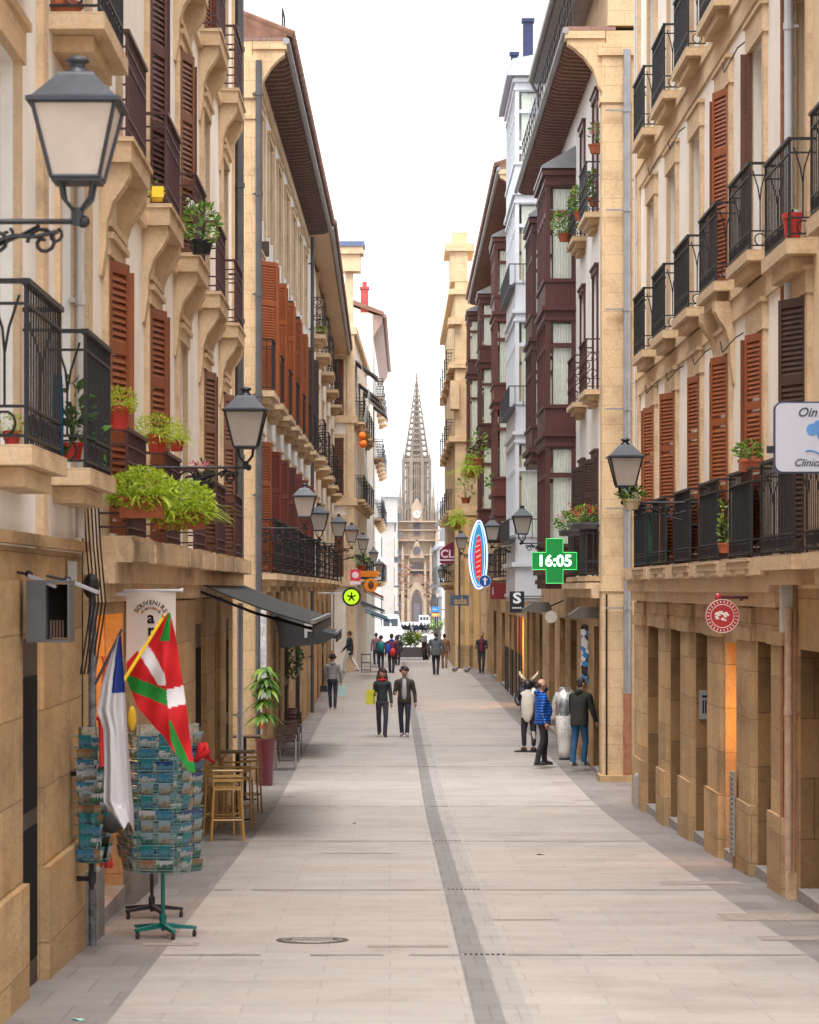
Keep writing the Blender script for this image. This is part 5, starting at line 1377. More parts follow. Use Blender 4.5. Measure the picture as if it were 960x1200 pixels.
# hanging souvenirs by the doorway
for i, (px, py, c_) in enumerate(((119, 870, (.45, .02, .02)), (126, 800, (.5, .1, .02)), (118, 930, (.3, .02, .02)), (125, 990, (.35, .03, .02)))):
    m = MB(); rnd = random.Random(i)
    for k in range(9): m.tube([(rnd.uniform(-.04, .04), rnd.uniform(-.03, .03), .22), (rnd.uniform(-.05, .05), rnd.uniform(-.03, .03), -.2)], .014, 5)
    m.ball((0, 0, .2), (.05, .03, .03), 8, 5)
    tag(m.build('hanging_scarves', plain('scarf%d' % i, c_, .9), None, at(px, py, 24.0+.3*i)), ['bunch of red scarves hanging at shoulder height in the souvenir doorway', 'bunch of orange scarves, topmost in the souvenir doorway', 'dark red scarves hanging at waist height by the wall', 'lowest bunch of red scarves near the grey plinth'][i], 'scarves')

# ------------------------------------------------------------------ terrace furniture
cane_m = plain('tan_metal', (.40, .235, .075), .4, 0, .1)
def stool_parts(root, mat, h=.98, seat=.74, w=.2):
    m = MB(); m.box(-w, w, -w, w, seat-.03, seat)
    m.build('seat', mat, root)
    for sx in (-1, 1):
        for sy in (-1, 1):
            l = MB(); l.tube([(sx*w*1.12, sy*w*1.12, 0), (sx*w*.95, sy*w*.95, seat-.02)], .017, 6); l.build('leg', mat, root)
    m = MB()
    for z in (.3,):
        for q in ((-1, -1, 1, -1), (1, -1, 1, 1), (1, 1, -1, 1), (-1, 1, -1, -1)): m.tube([(q[0]*w*1.05, q[1]*w*1.05, z), (q[2]*w*1.05, q[3]*w*1.05, z)], .012, 6)
    m.build('footrest', mat, root)
    m = MB(); m.tube([(-w, -w, seat), (-w*1.02, -w*1.05, h), (w*1.02, -w*1.05, h), (w, -w, seat)], .017, 6)
    for z in (seat+.09, seat+.15): m.box(-w, w, -w*1.08, -w*.98, z, z+.035)
    m.build('backrest', mat, root)
st = thing('bar_stool', 'tan metal bar stool nearest the postcard racks', 'bar stool', (PX(266, 40), 40, G(40)), R(6), 'bar stools along the left wall'); stool_parts(st, cane_m)
for lab, px, Y in (('tan metal bar stool second behind the racks, against the wall', 260, 41.4), ('tan metal bar stool tucked under the first high table', 279, 43.4), ('tan metal bar stool furthest along beside the maroon planter', 289, 47.2)):
    o = dup(st, None, (PX(px, Y), Y, G(Y)), R(random.Random(px).uniform(-15, 15))); o['label'] = lab
def table(label, px, Y, w, h, tm):
    t = thing('high_table', label, 'table', (PX(px, Y), Y, G(Y)), 0, 'high tables along the left wall')
    m = MB(); m.box(-w, w, -w, w, h-.03, h); m.build('tabletop', tm, t)
    m = MB(); m.cyl((0, 0, .02), (0, 0, h-.03), .03); m.build('stem', iron, t)
    m = MB(); m.box(-.2, .2, -.03, .03, 0, .025); m.box(-.03, .03, -.2, .2, .003, .028); m.build('base', iron, t)
table('small high table with a wooden top behind the first bar stools', 279, 45.2, .26, 1.08, wood('table_wood', (.22, .12, .06)))
table('small high table next to the maroon planter', 287, 50.5, .3, 1.12, wood('table_wood', (.22, .12, .06)))
def metal_chair(label, px, Y, rz):
    t = thing('terrace_chair', label, 'chair', (PX(px, Y), Y, G(Y)), rz, 'stacked metal chairs behind the planter'); w = .2; al = plain('aluminium', (.35, .35, .36), .3, .8, .1)
    for sx in (-1, 1): m = MB(); m.tube([(sx*w, -w, 0), (sx*w, -w*.95, .4), (sx*w, -w*.7, .62), (sx*w, w*.7, .62), (sx*w, w*.95, .4), (sx*w, w, 0)], .013, 6); m.build('side_frame', al, t)
    m = MB(); m.box(-w, w, -w, w, .43, .46); m.build('seat', darkw, t)
    m = MB()
    for k in range(4): m.box(-w, w, w*.95, w*1.05, .55+k*.085, .6+k*.085)
    m.box(-w, -w+.03, w*.9, w*1.0, .45, .9); m.box(w-.03, w, w*.9, w*1.0, .45, .9); m.build('backrest', darkw, t)
metal_chair('dark slatted metal armchair just behind the maroon planter', 335, 59, 0); metal_chair('dark slatted metal armchair, second behind the planter', 339, 62, R(4)); metal_chair('dark slatted metal armchair, last against the wall', 342, 65.5, R(-5))
def seat_tower(): pass

# ------------------------------------------------------------------ awnings
blk = plain('black_awning_cloth', (.010, .010, .012), .75, 0, .25, 3)
Ya, Yc = 36.5, 55.5
def awning(label, y0, y1, xw, xo, zw, zo, drop=.0, mat=blk, name='awning'):
    t = thing(name, label, 'awning', (xw, y0, zw)); dx, dz = xo-xw, zo-zw
    m = MB(); n = 6; vs = []
    for i in range(n+1):
        k = i/n; vs += [(dx*k, 0, dz*k-.04*math.sin(PI*k)), (dx*k, y1-y0, dz*k-.04*math.sin(PI*k)), (dx*k, y1-y0, dz*k-.04*math.sin(PI*k)+.02), (dx*k, 0, dz*k-.04*math.sin(PI*k)+.02)]
    f = []
    for i in range(n):
        a = i*4; c = a+4; f += [(a, a+1, c+1, c), (a+3, a+2, c+2, c+3), (a, a+3, c+3, c), (a+1, a+2, c+2, c+1)]
    m.add(vs, f); m.box(dx-.01, dx+.02, 0, y1-y0, dz-.14, dz-.005); m.build('canopy', mat, t)
    m = MB(); m.cyl((.02, -.05, .02), (.02, y1-y0, .02), .07, n=10); m.box(dx-.03, dx+.03, -.02, y1-y0+.02, dz+.02, dz+.075); m.build('roller', plain('grey_metal', (.2, .2, .21), .4, .5), t)
    for y in (.25, (y1-y0)/2, y1-y0-.25):
        m = MB(); m.tube([(.02, y, -.12), (dx*.5, y+.45, dz*.5-.14), (dx-.02, y, dz-.05)], .022, 6); m.build('folding_arm', iron, t)
    return t
awning('large black retractable awning over the terrace on the left', 39.6, 51, -2.68, -1.05, .10+C, -.50+C)
t = awning('small dark awning with a pale letter further along the left wall', 62, 68, -2.5, -1.15, -.55+C, -1.0+C, mat=plain('charcoal_awning', (.035, .037, .042), .8))
m = MB(); m.box(-.01, -.0, -.0, 0, 0, 0); m = MB()
textmb(m, 'F', .42, Matrix.Translation((.75, -.02, -.36)) @ FACE, .002, bold=.01); m.build('lettering', plain('pale_letter', (.5, .5, .5)), t)
m = MB(); m.add([(0, -.005, 0), (1.35, -.005, -.45), (1.1, -.005, -.62), (.15, -.005, -.72), (.1, -.005, -.3)], [(0, 1, 2, 3, 4)]); m.v += [(a, b_+.02, c_) for a, b_, c_ in m.v]; m.f += [(9, 8, 7, 6, 5), (0, 1, 6, 5), (1, 2, 7, 6), (2, 3, 8, 7), (3, 4, 9, 8), (4, 0, 5, 9)]; m.mi += [0]*6; m.build('side_flap', plain('charcoal_awning', (.035, .037, .042)), t)
def spotbox(label, px, py, Y, w, side=1):
    t = thing('projecting_canopy', label, 'canopy', at(px, py, Y)); m = MB(); m.prism([(-w, 0), (-w, -.06), (w*.9, -.06), (w, .02), (w*.8, .16), (-w*.3, .16)], -.3, .3, 'y'); m.build('hood', plain('dull_grey', (.14, .13, .12), .6, .2), t)
    m = MB(); m.cyl((w*.8, 0, .05), (w*.8+.35, 0, .2), .015); m.build('arm', iron, t)
spotbox('dark projecting canopy above the man in jeans', 684, 721, 57.5, .30); spotbox('pale flat projecting canopy left of the dark one', 629, 714, 66, .33)
# wall box with little roof, left
t = thing('service_cabinet', 'grey metal cabinet with an open dark side high on the left wall', 'cabinet', at(36, 752, 21.2)); k = 21.2/F
m = MB(); w = 50*k; h = 72*k; m.box(0, w*.46, -.28, .1, 0, h); m.box(w*.46, w, -.28, .1, 0, .02); m.box(w*.46, w, -.28, .1, h-.02, h); m.box(w*.96, w, -.28, .1, .02, h-.02); m.build('case', plain('galvanised', (.11, .115, .12), .5, .4), t)
m = MB(); m.box(w*.47, w*.95, -.1, .09, .03, h-.03); m.build('recess', void, t)
m = MB()
for kx in range(5): m.box(w*.5+kx*.022, w*.5+kx*.022+.012, -.13, -.11, .03, .16)
m.build('fins', plain('rust', (.15, .09, .06)), t)
for lab, px, py, l in (('short slanted floodlight above the grey cabinet', 50, 681, .11), ('slim floodlight pointing out from the cables on the left', 97, 687, .13)):
    t = thing('floodlight', lab, 'floodlight', at(px, py, 21.0+1.2*(px > 60)), 0, 'floodlights on the left wall'); m = MB(); m.box(-l, l, -.05, .05, -.012, .012, Matrix.Rotation(R(22), 4, 'Y')); m.build('lamp_head', plain('pale_metal', (.38, .38, .4), .4, .4), t); m = MB(); m.ball((-l*.9, 0, .05), .03, 8, 6); m.cyl((-l, 0, .05), (-l-.15, 0, .08), .01); m.build('arm', iron, t)
m = MB(); m.box(-.035, .035, -.05, .03, 0, .2); tag(m.build('junction_box', plain('pale_grey_box', (.42, .42, .40)), None, at(85, 686, 24.2)), 'pale grey junction box below the black cable bundle', 'junction box')
m = MB(); m.box(-.03, .03, -.04, .03, 0, .19); m.box(-.031, .031, -.045, -.04, .02, .08); tag(m.build('alarm_box', plain('pale_grey_box', (.42, .42, .40)), None, at(109, 748, 26)), 'small pale box on the wall left of the banner', 'alarm box')
# yellow shop sign edge behind flags
m = MB(); m.ball((0, 0, 0), (.035, .02, .10), 10, 8); tag(m.build('yellow_fan', plain('yellow_plastic', (.7, .45, .02)), None, at(155, 842, 23.3)), 'yellow souvenir showing behind the two flags', 'souvenir')
# grey bollard at the alley corner
t = thing('bollard', 'short grey stone bollard at the alley corner on the right', 'bollard', (PX(746, 48.3)+.02, 48.1, G(48.1))); m = MB(); m.lathe([(.085, 0), (.085, .5), (.08, .56), (.05, .6), (0, .61)], 12); m.build('post', plain('pale_granite', (.30, .29, .29), .8, 0, .3, 14), t)

ld2 = bpy.data.lights.new('doorway_lamp', 'POINT'); ld2.energy = 13; ld2.color = (1, .42, .05); ld2.shadow_soft_size = .08
lo2 = bpy.data.objects.new('doorway_lamp', ld2); COL.objects.link(lo2); lo2.location = (4.55, 35.6, C-1.7)
ld3 = bpy.data.lights.new('shop_lamp', 'POINT'); ld3.energy = 18; ld3.color = (1, .45, .10); ld3.shadow_soft_size = .1
lo3 = bpy.data.objects.new('shop_lamp', ld3); COL.objects.link(lo3); lo3.location = (-3.5, 28.2, C-.7)
ld4 = bpy.data.lights.new('shop_lamp', 'POINT'); ld4.energy = 60; ld4.color = (1, .5, .10); ld4.shadow_soft_size = .1
lo4 = bpy.data.objects.new('shop_lamp', ld4); COL.objects.link(lo4); lo4.location = (4.65, 92.1, C-1.6)
# ------------------------------------------------------------------ people
def skinmesh(verts, edges, radii, sub=2, root=0):
    me = bpy.data.meshes.new('sk'); me.from_pydata(verts, edges, []); me.update()
    o = bpy.data.objects.new('sk', me); COL.objects.link(o)
    md = o.modifiers.new('s', 'SKIN'); md.use_smooth_shade = True
    for i, sv in enumerate(me.skin_vertices[0].data):
        r = radii[i]; sv.radius = r if isinstance(r, tuple) else (r, r); sv.use_root = (i == root)
    s2 = o.modifiers.new('d', 'SUBSURF'); s2.levels = sub; s2.render_levels = sub
    dg = bpy.context.evaluated_depsgraph_get(); r = bpy.data.meshes.new_from_object(o.evaluated_get(dg))
    vs = [tuple(v.co) for v in r.vertices]; fs = [tuple(p.vertices) for p in r.polygons]
    bpy.data.objects.remove(o); bpy.data.meshes.remove(me); bpy.data.meshes.remove(r)
    return vs, fs
skinm = plain('skin', (.50, .27, .18), .55, 0, .08, 12)
def V(*a): return Vector(a)
def person(label, px, py, Y, H, head, coat, legs, shoes=(.03, .03, .03), hair=(.03, .018, .012), stride=.12, armL=(0, .1, 10), armR=(0, .1, 10), lean=0, fat=1.0,
           coatlen=.5, hairlen=0, skirt=False, turn=0, scarf=None, inner=None, group=None, legcross=0, hood=False, look=0, puff=False):
    """head: facing angle (0 faces away, 180 faces the camera). arms: (swing deg, abduct m, elbow deg)"""
    X = PX(px, Y) if px is not None else 0
    root = thing('person', label, 'person', (X, Y, G(Y) if py is None else ZW(py, Y)), R(head), group)
    k = H/1.75
    def P(x, y, z): return V(x, y, z)*k
    ln = math.tan(R(lean))
    hipz, shz = .90, 1.42
    def T(x, y, z): return P(x, y+ln*max(0, z-hipz), z)       # leaning torso
    hipL, hipR = P(-.085, 0, .88), P(.085, 0, .88)
    def leg(sx, f):
        h = hipL if sx < 0 else hipR
        kn = P(sx*.09+(-sx*legcross), f*.55+.03, .49); an = P(sx*.065-sx*legcross*1.6, f-.03*(1 if f > 0 else 1.5), .085+(.06 if f < -.12 else 0)); toe = an+P(sx*.02, .15, -.06+(-.03 if f < -.12 else 0)); heel = an+P(0, -.05, -.055)
        return h, kn, an, toe, heel
    LL, RL = leg(-1, stride), leg(1, -stride)
    def arm(sx, sw, ab, el):
        s0 = T(sx*.185*fat**.5, 0, shz-.03); a = R(sw); u = .28*k
        e = s0+V(sx*ab*k*.6, math.sin(a)*u, -math.cos(a)*u)
        a2 = a+R(el); f = .25*k; w = e+V(-sx*.02*k if el > 60 else sx*ab*k*.2, math.sin(a2)*f, -math.cos(a2)*f)
        d = (w-e).normalized(); return s0, e, w, d
    AL, AR = arm(-1, *armL), arm(1, *armR)
    neck = T(0, .0, 1.50); hb = T(0, .01, 1.545); hc = T(0, .02, 1.64); ht = T(0, .01, 1.71)
    # body: one continuous surface
    vs = [T(0, 0, .95), T(0, 0, 1.12), T(0, 0, 1.32), T(0, 0, 1.43), neck, hb, hc, ht,
          hipL, LL[1], LL[2], hipR, RL[1], RL[2], AL[0], AL[1], AL[2], AR[0], AR[1], AR[2], AL[2]+AL[3]*.07*k, AR[2]+AR[3]*.07*k, LL[3], RL[3]]
    ed = [(0, 1), (1, 2), (2, 3), (3, 4), (4, 5), (5, 6), (6, 7), (0, 8), (8, 9), (9, 10), (0, 11), (11, 12), (12, 13), (3, 14), (14, 15), (15, 16), (3, 17), (17, 18), (18, 19), (16, 20), (19, 21), (10, 22), (13, 23)]
    ra = [.10, .09, .11, .09, .052, .06, .082, .06, .075, .05, .036, .075, .05, .036, .048, .038, .026, .048, .038, .026, .032, .032, .035, .035]
    v, f = skinmesh([tuple(q) for q in vs], ed, [r*k*.92 for r in ra])
    m = MB(); m.add(v, f)
    Mh = Matrix.Translation(hc) @ Matrix.Rotation(R(turn), 4, 'Z')
    m.ball((0, 0, .005*k), (.078*k, .092*k, .115*k), 14, 10, Mh)
    m.add([(-.014*k, .088*k, -.025*k), (.014*k, .088*k, -.025*k), (0, .118*k, -.022*k), (0, .088*k, .03*k)], [(0, 1, 2), (0, 2, 3), (1, 3, 2)], Mh)
    for sx in (-1, 1): m.ball((sx*.078*k, 0, -.005*k), (.014*k, .02*k, .03*k), 6, 4, Mh)
    for A, sx in ((AL, -1), (AR, 1)):                      # hands: palm, four fingers, thumb
        w, d = A[2], A[3]; side = V(0, 1, 0) if abs(d.y) < .8 else V(0, 0, 1); side = (side-d*side.dot(d)).normalized(); nn = d.cross(side)*sx
        m.tube([w, w+d*.05*k, w+d*.09*k], [.026*k, .034*k, .028*k], 8)
        for i in range(4):
            b0 = w+d*.08*k+side*(.024-.016*i)*k; ll = (.062, .072, .068, .052)[i]*k
            m.tube([b0, b0+d*ll*.5-nn*.006*k, b0+d*ll*.85-nn*.022*k], [.009*k, .0085*k, .006*k], 5)
        b0 = w+d*.03*k+side*.028*k; m.tube([b0, b0+(d+side).normalized()*.035*k, b0+(d*1.4+side*.4).normalized()*.062*k], [.011*k, .010*k, .007*k], 5)
    m.c = 1
    for sx in (-1, 1): m.ball((sx*.03*k, .086*k, .015*k), (.011*k, .008*k, .008*k), 6, 4, Mh)
    m.c = 2; m.box(-.022*k, .022*k, .084*k, .093*k, -.062*k, -.053*k, Mh)
    m.build('body', [skinm, rubber, plain('lip', (.3, .08, .07))], root, smooth=True)
    # trousers: pelvis and two tapering legs
    def curve(P_, n=6):
        out = []
        for i in range(len(P_)-1):
            p0, p1, p2, p3 = P_[max(0, i-1)], P_[i], P_[i+1], P_[min(len(P_)-1, i+2)]
            for j in range(n):
                t = j/n; out.append(tuple(.5*((2*b1)+(-a1+c1)*t+(2*a1-5*b1+4*c1-d1)*t*t+(-a1+3*b1-3*c1+d1)*t**3) for a1, b1, c1, d1 in zip(p0, p1, p2, p3)))
        out.append(tuple(P_[-1])); return out
    def limb(mb, pts, rad, n=10):
        q = curve([tuple(p)+(r_,) for p, r_ in zip(pts, rad)]); mb.tube([c[:3] for c in q], [max(.01, c[3]) for c in q], n)
    def loft(mb, rings, n=20):
        rings = curve(rings, 4); vs_ = []
        for cx_, cy_, z_, rx, ry in rings:
            for j in range(n):
                a_ = 2*PI*j/n; sg_ = 1 if math.cos(a_) >= 0 else -1; sy_ = 1 if math.sin(a_) >= 0 else -1
                vs_.append((cx_+rx*sg_*abs(math.cos(a_))**.85, cy_+ry*sy_*abs(math.sin(a_))**.85, z_))
        m_ = len(rings); mb.add(vs_, [(i*n+j, i*n+(j+1) % n, (i+1)*n+(j+1) % n, (i+1)*n+j) for i in range(m_-1) for j in range(n)]+[tuple(range(n)), tuple(range((m_-1)*n, m_*n))])
    th = .088*fat**.35
    m = MB()
    def ring(x, y, z, rx, ry): p = T(x, y, z); return (p.x, p.y, p.z, rx*k, ry*k)
    loft(m, [ring(0, 0, .80, .10, .09), ring(0, 0, .88, .165*fat**.7, .12*fat**.6), ring(0, 0, 1.0, .155*fat, .115*fat), ring(0, 0, 1.07, .14*fat, .10*fat)])
    for L_, h_ in ((LL, hipL), (RL, hipR)):
        kn, an = L_[1], L_[2]
        limb(m, [h_+P(0, 0, .03), (h_+kn)/2+P(0, .012, 0), kn, (kn+an)/2-P(0, .012, 0), an-P(0, 0, .045)], [(th+.012)*k, th*.9*k, .064*k, .060*k, .056*k])
    m.build('trousers', plain('cloth_%.3f_%.3f_%.3f' % legs, legs, .85, 0, .3, 9, .4), root, smooth=True)
    for L_ in (LL, RL):
        m = MB(); a, t, h = L_[2], L_[3], L_[4]
        limb(m, [h+P(0, -.01, .02), (h*2+t)/3+P(0, 0, .035), (h+t*2)/3+P(0, 0, .022), t+P(0, .02, .008)], [.030*k, .046*k, .042*k, .026*k], 8)
        m.box(-.035*k, .035*k, -.125*k, .125*k, -.012*k, .004*k, Matrix.Translation((h+t)/2+P(0, 0, -.012)))
        m.build('shoe', plain('shoe_%.2f_%.2f_%.2f' % shoes, shoes, .5), root, smooth=True)
    # coat: lofted body with shoulders, and two sleeves
    bz = 1.42-coatlen-.06; m = MB(); fy = .5 if fat > 1.15 else 0
    loft(m, [ring(0, 0, bz, .172*fat, .128*fat), ring(0, .01*fy, (bz+1.10)/2, .172*fat, .132*fat), ring(0, .07*fy, 1.12, .160*fat, .130*fat*(1+.25*fy)), ring(0, .03*fy, 1.28, .178*fat**.8, .132*fat**.8), ring(0, 0, 1.37, .200*fat**.6, .122), ring(0, -.005, 1.435, .178*fat**.4, .098), ring(0, -.005, 1.475, .105, .078), ring(0, -.005, 1.505, .066, .066)])
    for A in (AL, AR):
        s0, e0, w0 = A[0], A[1], A[2]
        inn = s0+V(-.05*k*(1 if s0.x > 0 else -1), 0, -.005*k)
        limb(m, [inn+V(0, 0, .012*k), s0+V(0, 0, -.008*k), (s0+e0)/2, e0, (e0+w0)/2, w0-A[3]*.005], [.062*k, .070*fat**.4*k, .062*fat**.4*k, .054*k, .047*k, .042*k])
    cm = plain('cloth_%.3f_%.3f_%.3f' % coat, mul(coat, 1.25), .8, 0, .4, 7, .9)
    if puff:
        nt_ = cm.node_tree; wv = N(nt_, 'TexWave', Scale=5.5, Distortion=1.2); wv.bands_direction = 'Z'; tc_ = nt_.nodes['Texture Coordinate']; nt_.links.new(tc_.outputs['Object'], wv.inputs['Vector'])
        bp_ = N(nt_, 'Bump', Strength=.9, Distance=.04); nt_.links.new(wv.outputs[0], bp_.inputs['Height']); nt_.links.new(bp_.outputs[0], nt_.nodes['Principled BSDF'].inputs['Normal']); nt_.nodes['Principled BSDF'].inputs['Roughness'].default_value = .4
    if hood:
        m.add(*skinmesh([tuple(T(-.09, -.06, 1.50)), tuple(T(0, -.12, 1.47)), tuple(T(.09, -.06, 1.50))], [(0, 1), (1, 2)], [.05*k, .075*k, .05*k], 1))
    m.build('jacket', cm, root, smooth=True)
    if inner:
        m = MB(); limb(m, [T(0, .055, 1.47), T(0, .085, 1.36), T(0, .095, 1.20), T(0, .095, 1.05), T(0, .09, .96)], [.05*k, .062*k, .07*k, .068*k, .055*k], 12); m.build('shirt', plain('shirt_%.2f_%.2f_%.2f' % inner, inner, .8), root, smooth=True)
    if scarf:
        m = MB(); m.tube([T(.09*math.cos(q*PI/6), .09*math.sin(q*PI/6), 1.48) for q in range(13)], .035*k, 8); m.build('scarf', plain('scarfc_%.2f_%.2f' % scarf[:2], scarf, .9), root, smooth=True)
    # hair
    m = MB()
    m.ball((0, -.016*k, .035*k), (.087*k, .093*k, .098*k), 14, 8, Mh)
    if hairlen == 0: m.ball((0, -.03*k, -.01*k), (.082*k, .07*k, .09*k), 10, 6, Mh)
    if hairlen >= 1:
        rr = random.Random(1)
        for q in range(22): m.ball(((.088-.035*(q % 2))*k*math.cos(q*.8), -.02*k+(.08-.03*(q % 2))*k*math.sin(q*.8), (.045+.05*(q % 2)+.03*rr.random())*k), .046*k, 6, 5, Mh)
    if hairlen >= 2:
        for sx in (-1, 0, 1):
            m.tube([Mh @ V(sx*.075*k, -.045*k-.02*k*(sx == 0), .03*k), Mh @ V(sx*.10*k, -.04*k-.03*k*(sx == 0), -.10*k), Mh @ V(sx*.11*k, -.02*k-.05*k*(sx == 0), -.24*k)], [.045*k, .055*k, .03*k], 8)
    if hairlen > -1: m.build('hair', plain('hair_%.2f' % hair[0], hair, .6), root, smooth=True)
    else:
        m = MB(); m.ball((0, -.03*k, -.0*k), (.083*k, .075*k, .07*k), 12, 7, Mh); m.build('hair', plain('hair_%.2f' % hair[0], hair, .6), root, smooth=True)
    root['k'] = k
    return root, AL, AR, T
def carried(name, label, cat, root, local, mb, mat, smooth=False):
    M = Matrix.Translation(root.location) @ Matrix.Rotation(root.rotation_euler[2], 4, 'Z')
    o = mb.build(name, mat, None, M @ Vector(local), root.rotation_euler[2], smooth=smooth); return tag(o, label, cat)
def bag(w, d, h, strap=.3):
    m = MB(); m.prism([(-w, 0), (w, 0), (w*.85, h), (-w*.85, h)], -d, d, 'y'); m.tube([(-w*.5, 0, h), (-w*.35, 0, h+strap*.8), (0, 0, h+strap), (w*.35, 0, h+strap*.8), (w*.5, 0, h)], .008, 5); return m

r, AL, AR, T = person('woman with long dark hair and red scarf walking towards the camera with a yellow shopper', 448, 863, 72.2, 1.66, 183, (.014, .022, .022), (.035, .032, .05), shoes=(.02, .015, .03), stride=.13, armR=(-5, .05, 95), armL=(5, .08, 12), hairlen=2, scarf=(.45, .01, .02), coatlen=.42, fat=.86)
carried('shopping_bag', 'yellow shopping bag hanging from the long-haired woman\'s arm', 'bag', r, (.30, .05, .80), bag(.12, .05, .36, .16), plain('yellow_green_bag', (.55, .52, .03), .5))
r, AL, AR, T = person('young man with curly hair, grey hoodie and open brown jacket walking beside the woman', 474, 863, 72.0, 1.70, 178, (.030, .022, .016), (.022, .022, .045), shoes=(.3, .27, .28), stride=.07, armR=(8, .09, 80), armL=(-3, .12, 14), hairlen=1, inner=(.35, .34, .38), coatlen=.5, fat=1.02, hair=(.035, .018, .02), turn=12)
r, AL, AR, T = person('woman in a grey hooded jacket and dark jeans seen from behind on the left', 390, 830, 88.5, 1.62, 4, (.19, .19, .20), (.022, .028, .055), stride=.10, armL=(10, .12, 25), armR=(-6, .13, 20), coatlen=.40, hood=True, hairlen=1, fat=.95)
carried('handbag', 'small black handbag in the grey-hooded woman\'s left hand', 'bag', r, (-.27, .05, .50), bag(.12, .05, .18, .1), rubber)
carried('shopping_bag', 'pale turquoise shopping bag in the grey-hooded woman\'s right hand', 'bag', r, (.28, .02, .38), bag(.13, .05, .28, .1), plain('pale_turquoise', (.4, .62, .62)))
person('man in a dark coat and white trousers striding left across the pavement', 410, 788, 127, 1.80, 82, (.015, .022, .03), (.62, .58, .52), stride=.30, shoes=(.35, .3, .28), armL=(20, .1, 20), armR=(-15, .1, 15), coatlen=.62)
r, AL, AR, T = person('walker in a green jacket with a teal backpack seen from behind', 446.5, 786, 131, 1.56, 3, (.02, .05, .05), (.02, .025, .05), stride=.1, coatlen=.45, scarf=(.4, .02, .02), hair=(.03, .01, .01), hairlen=1)
m = MB(); m.ball((0, 0, 0), (.17, .11, .25), 12, 8); carried('backpack', 'teal backpack on the walker in the green jacket', 'backpack', r, (0, -.17, 1.08), m, plain('teal_pack', (.0, .17, .19), .6), True)
r, AL, AR, T = person('walker in a purple jacket with a bright blue scarf and red bag', 459, 791, 127, 1.80, -4, (.10, .02, .05), (.035, .035, .05), stride=.12, scarf=(.01, .08, .5), coatlen=.48)
m = MB(); m.ball((0, 0, 0), (.14, .09, .17), 12, 8); carried('backpack', 'small red backpack on the walker with the blue scarf', 'backpack', r, (.06, -.17, 1.0), m, plain('red_pack', (.5, .02, .03), .6), True)
m = MB(); m.add(*skinmesh([(-.13, -.1, 1.38), (-.14, -.12, 1.15), (-.16, -.1, .93)], [(0, 1), (1, 2)], [.09, .1, .08], 1)); carried('shawl', 'bright blue shawl down the back of the walker with the red bag', 'shawl', r, (0, 0, 0), m, plain('bright_blue', (.01, .08, .5)), True)
person('walker in dark clothes half hidden behind the red bag walker', 466, 782, 140, 1.50, 0, (.03, .03, .04), (.02, .02, .03), stride=.1)
person('thin walker in a mauve jacket at the far left of the group with backpacks', 441, 781, 141, 1.62, 10, (.25, .13, .18), (.05, .05, .12), stride=.12)
person('heavy man in a dark grey jacket seen from behind in the middle distance', 511, 791, 124, 1.84, 0, (.075, .08, .095), (.022, .024, .045), stride=.06, armL=(5, .14, 15), armR=(-5, .16, 15), coatlen=.56, fat=1.3, hair=(.08, .05, .04), hood=True)
person('person in brown partly hidden on the right of the heavy man', 521, 784, 134, 1.62, 5, (.16, .08, .04), (.22, .11, .06), stride=.15, coatlen=.5)
person('person in dark jacket and maroon top standing at the right wall looking down', 564.5, 789, 125, 1.74, 175, (.02, .02, .025), (.03, .03, .04), stride=.03, armR=(10, .06, 90), armL=(10, .06, 90), inner=(.15, .01, .04), coatlen=.45, hair=(.08, .03, .02))
r, AL, AR, T = person('stout balding man in a bright blue puffer jacket and dark trousers standing at the right', 636, 897, 59.5, 1.76, -78, (.0, .07, .36), (.022, .020, .030), shoes=(.05, .045, .045), stride=.09, armL=(4, .08, 20), armR=(-12, .10, 28), coatlen=.52, fat=1.2, hairlen=-1, puff=True, hair=(.05, .035, .03), hood=True, lean=-3)
r, AL, AR, T = person('man in a charcoal jacket and blue jeans leaning towards the shop doorway', 679, 898, 58.6, 1.78, -35, (.022, .022, .020), (.02, .085, .19), shoes=(.35, .33, .3), stride=-.10, armL=(12, .08, 20), armR=(6, .1, 20), coatlen=.55, fat=1.1, legcross=.0, lean=6, hair=(.05, .04, .04), hood=True, turn=-40)

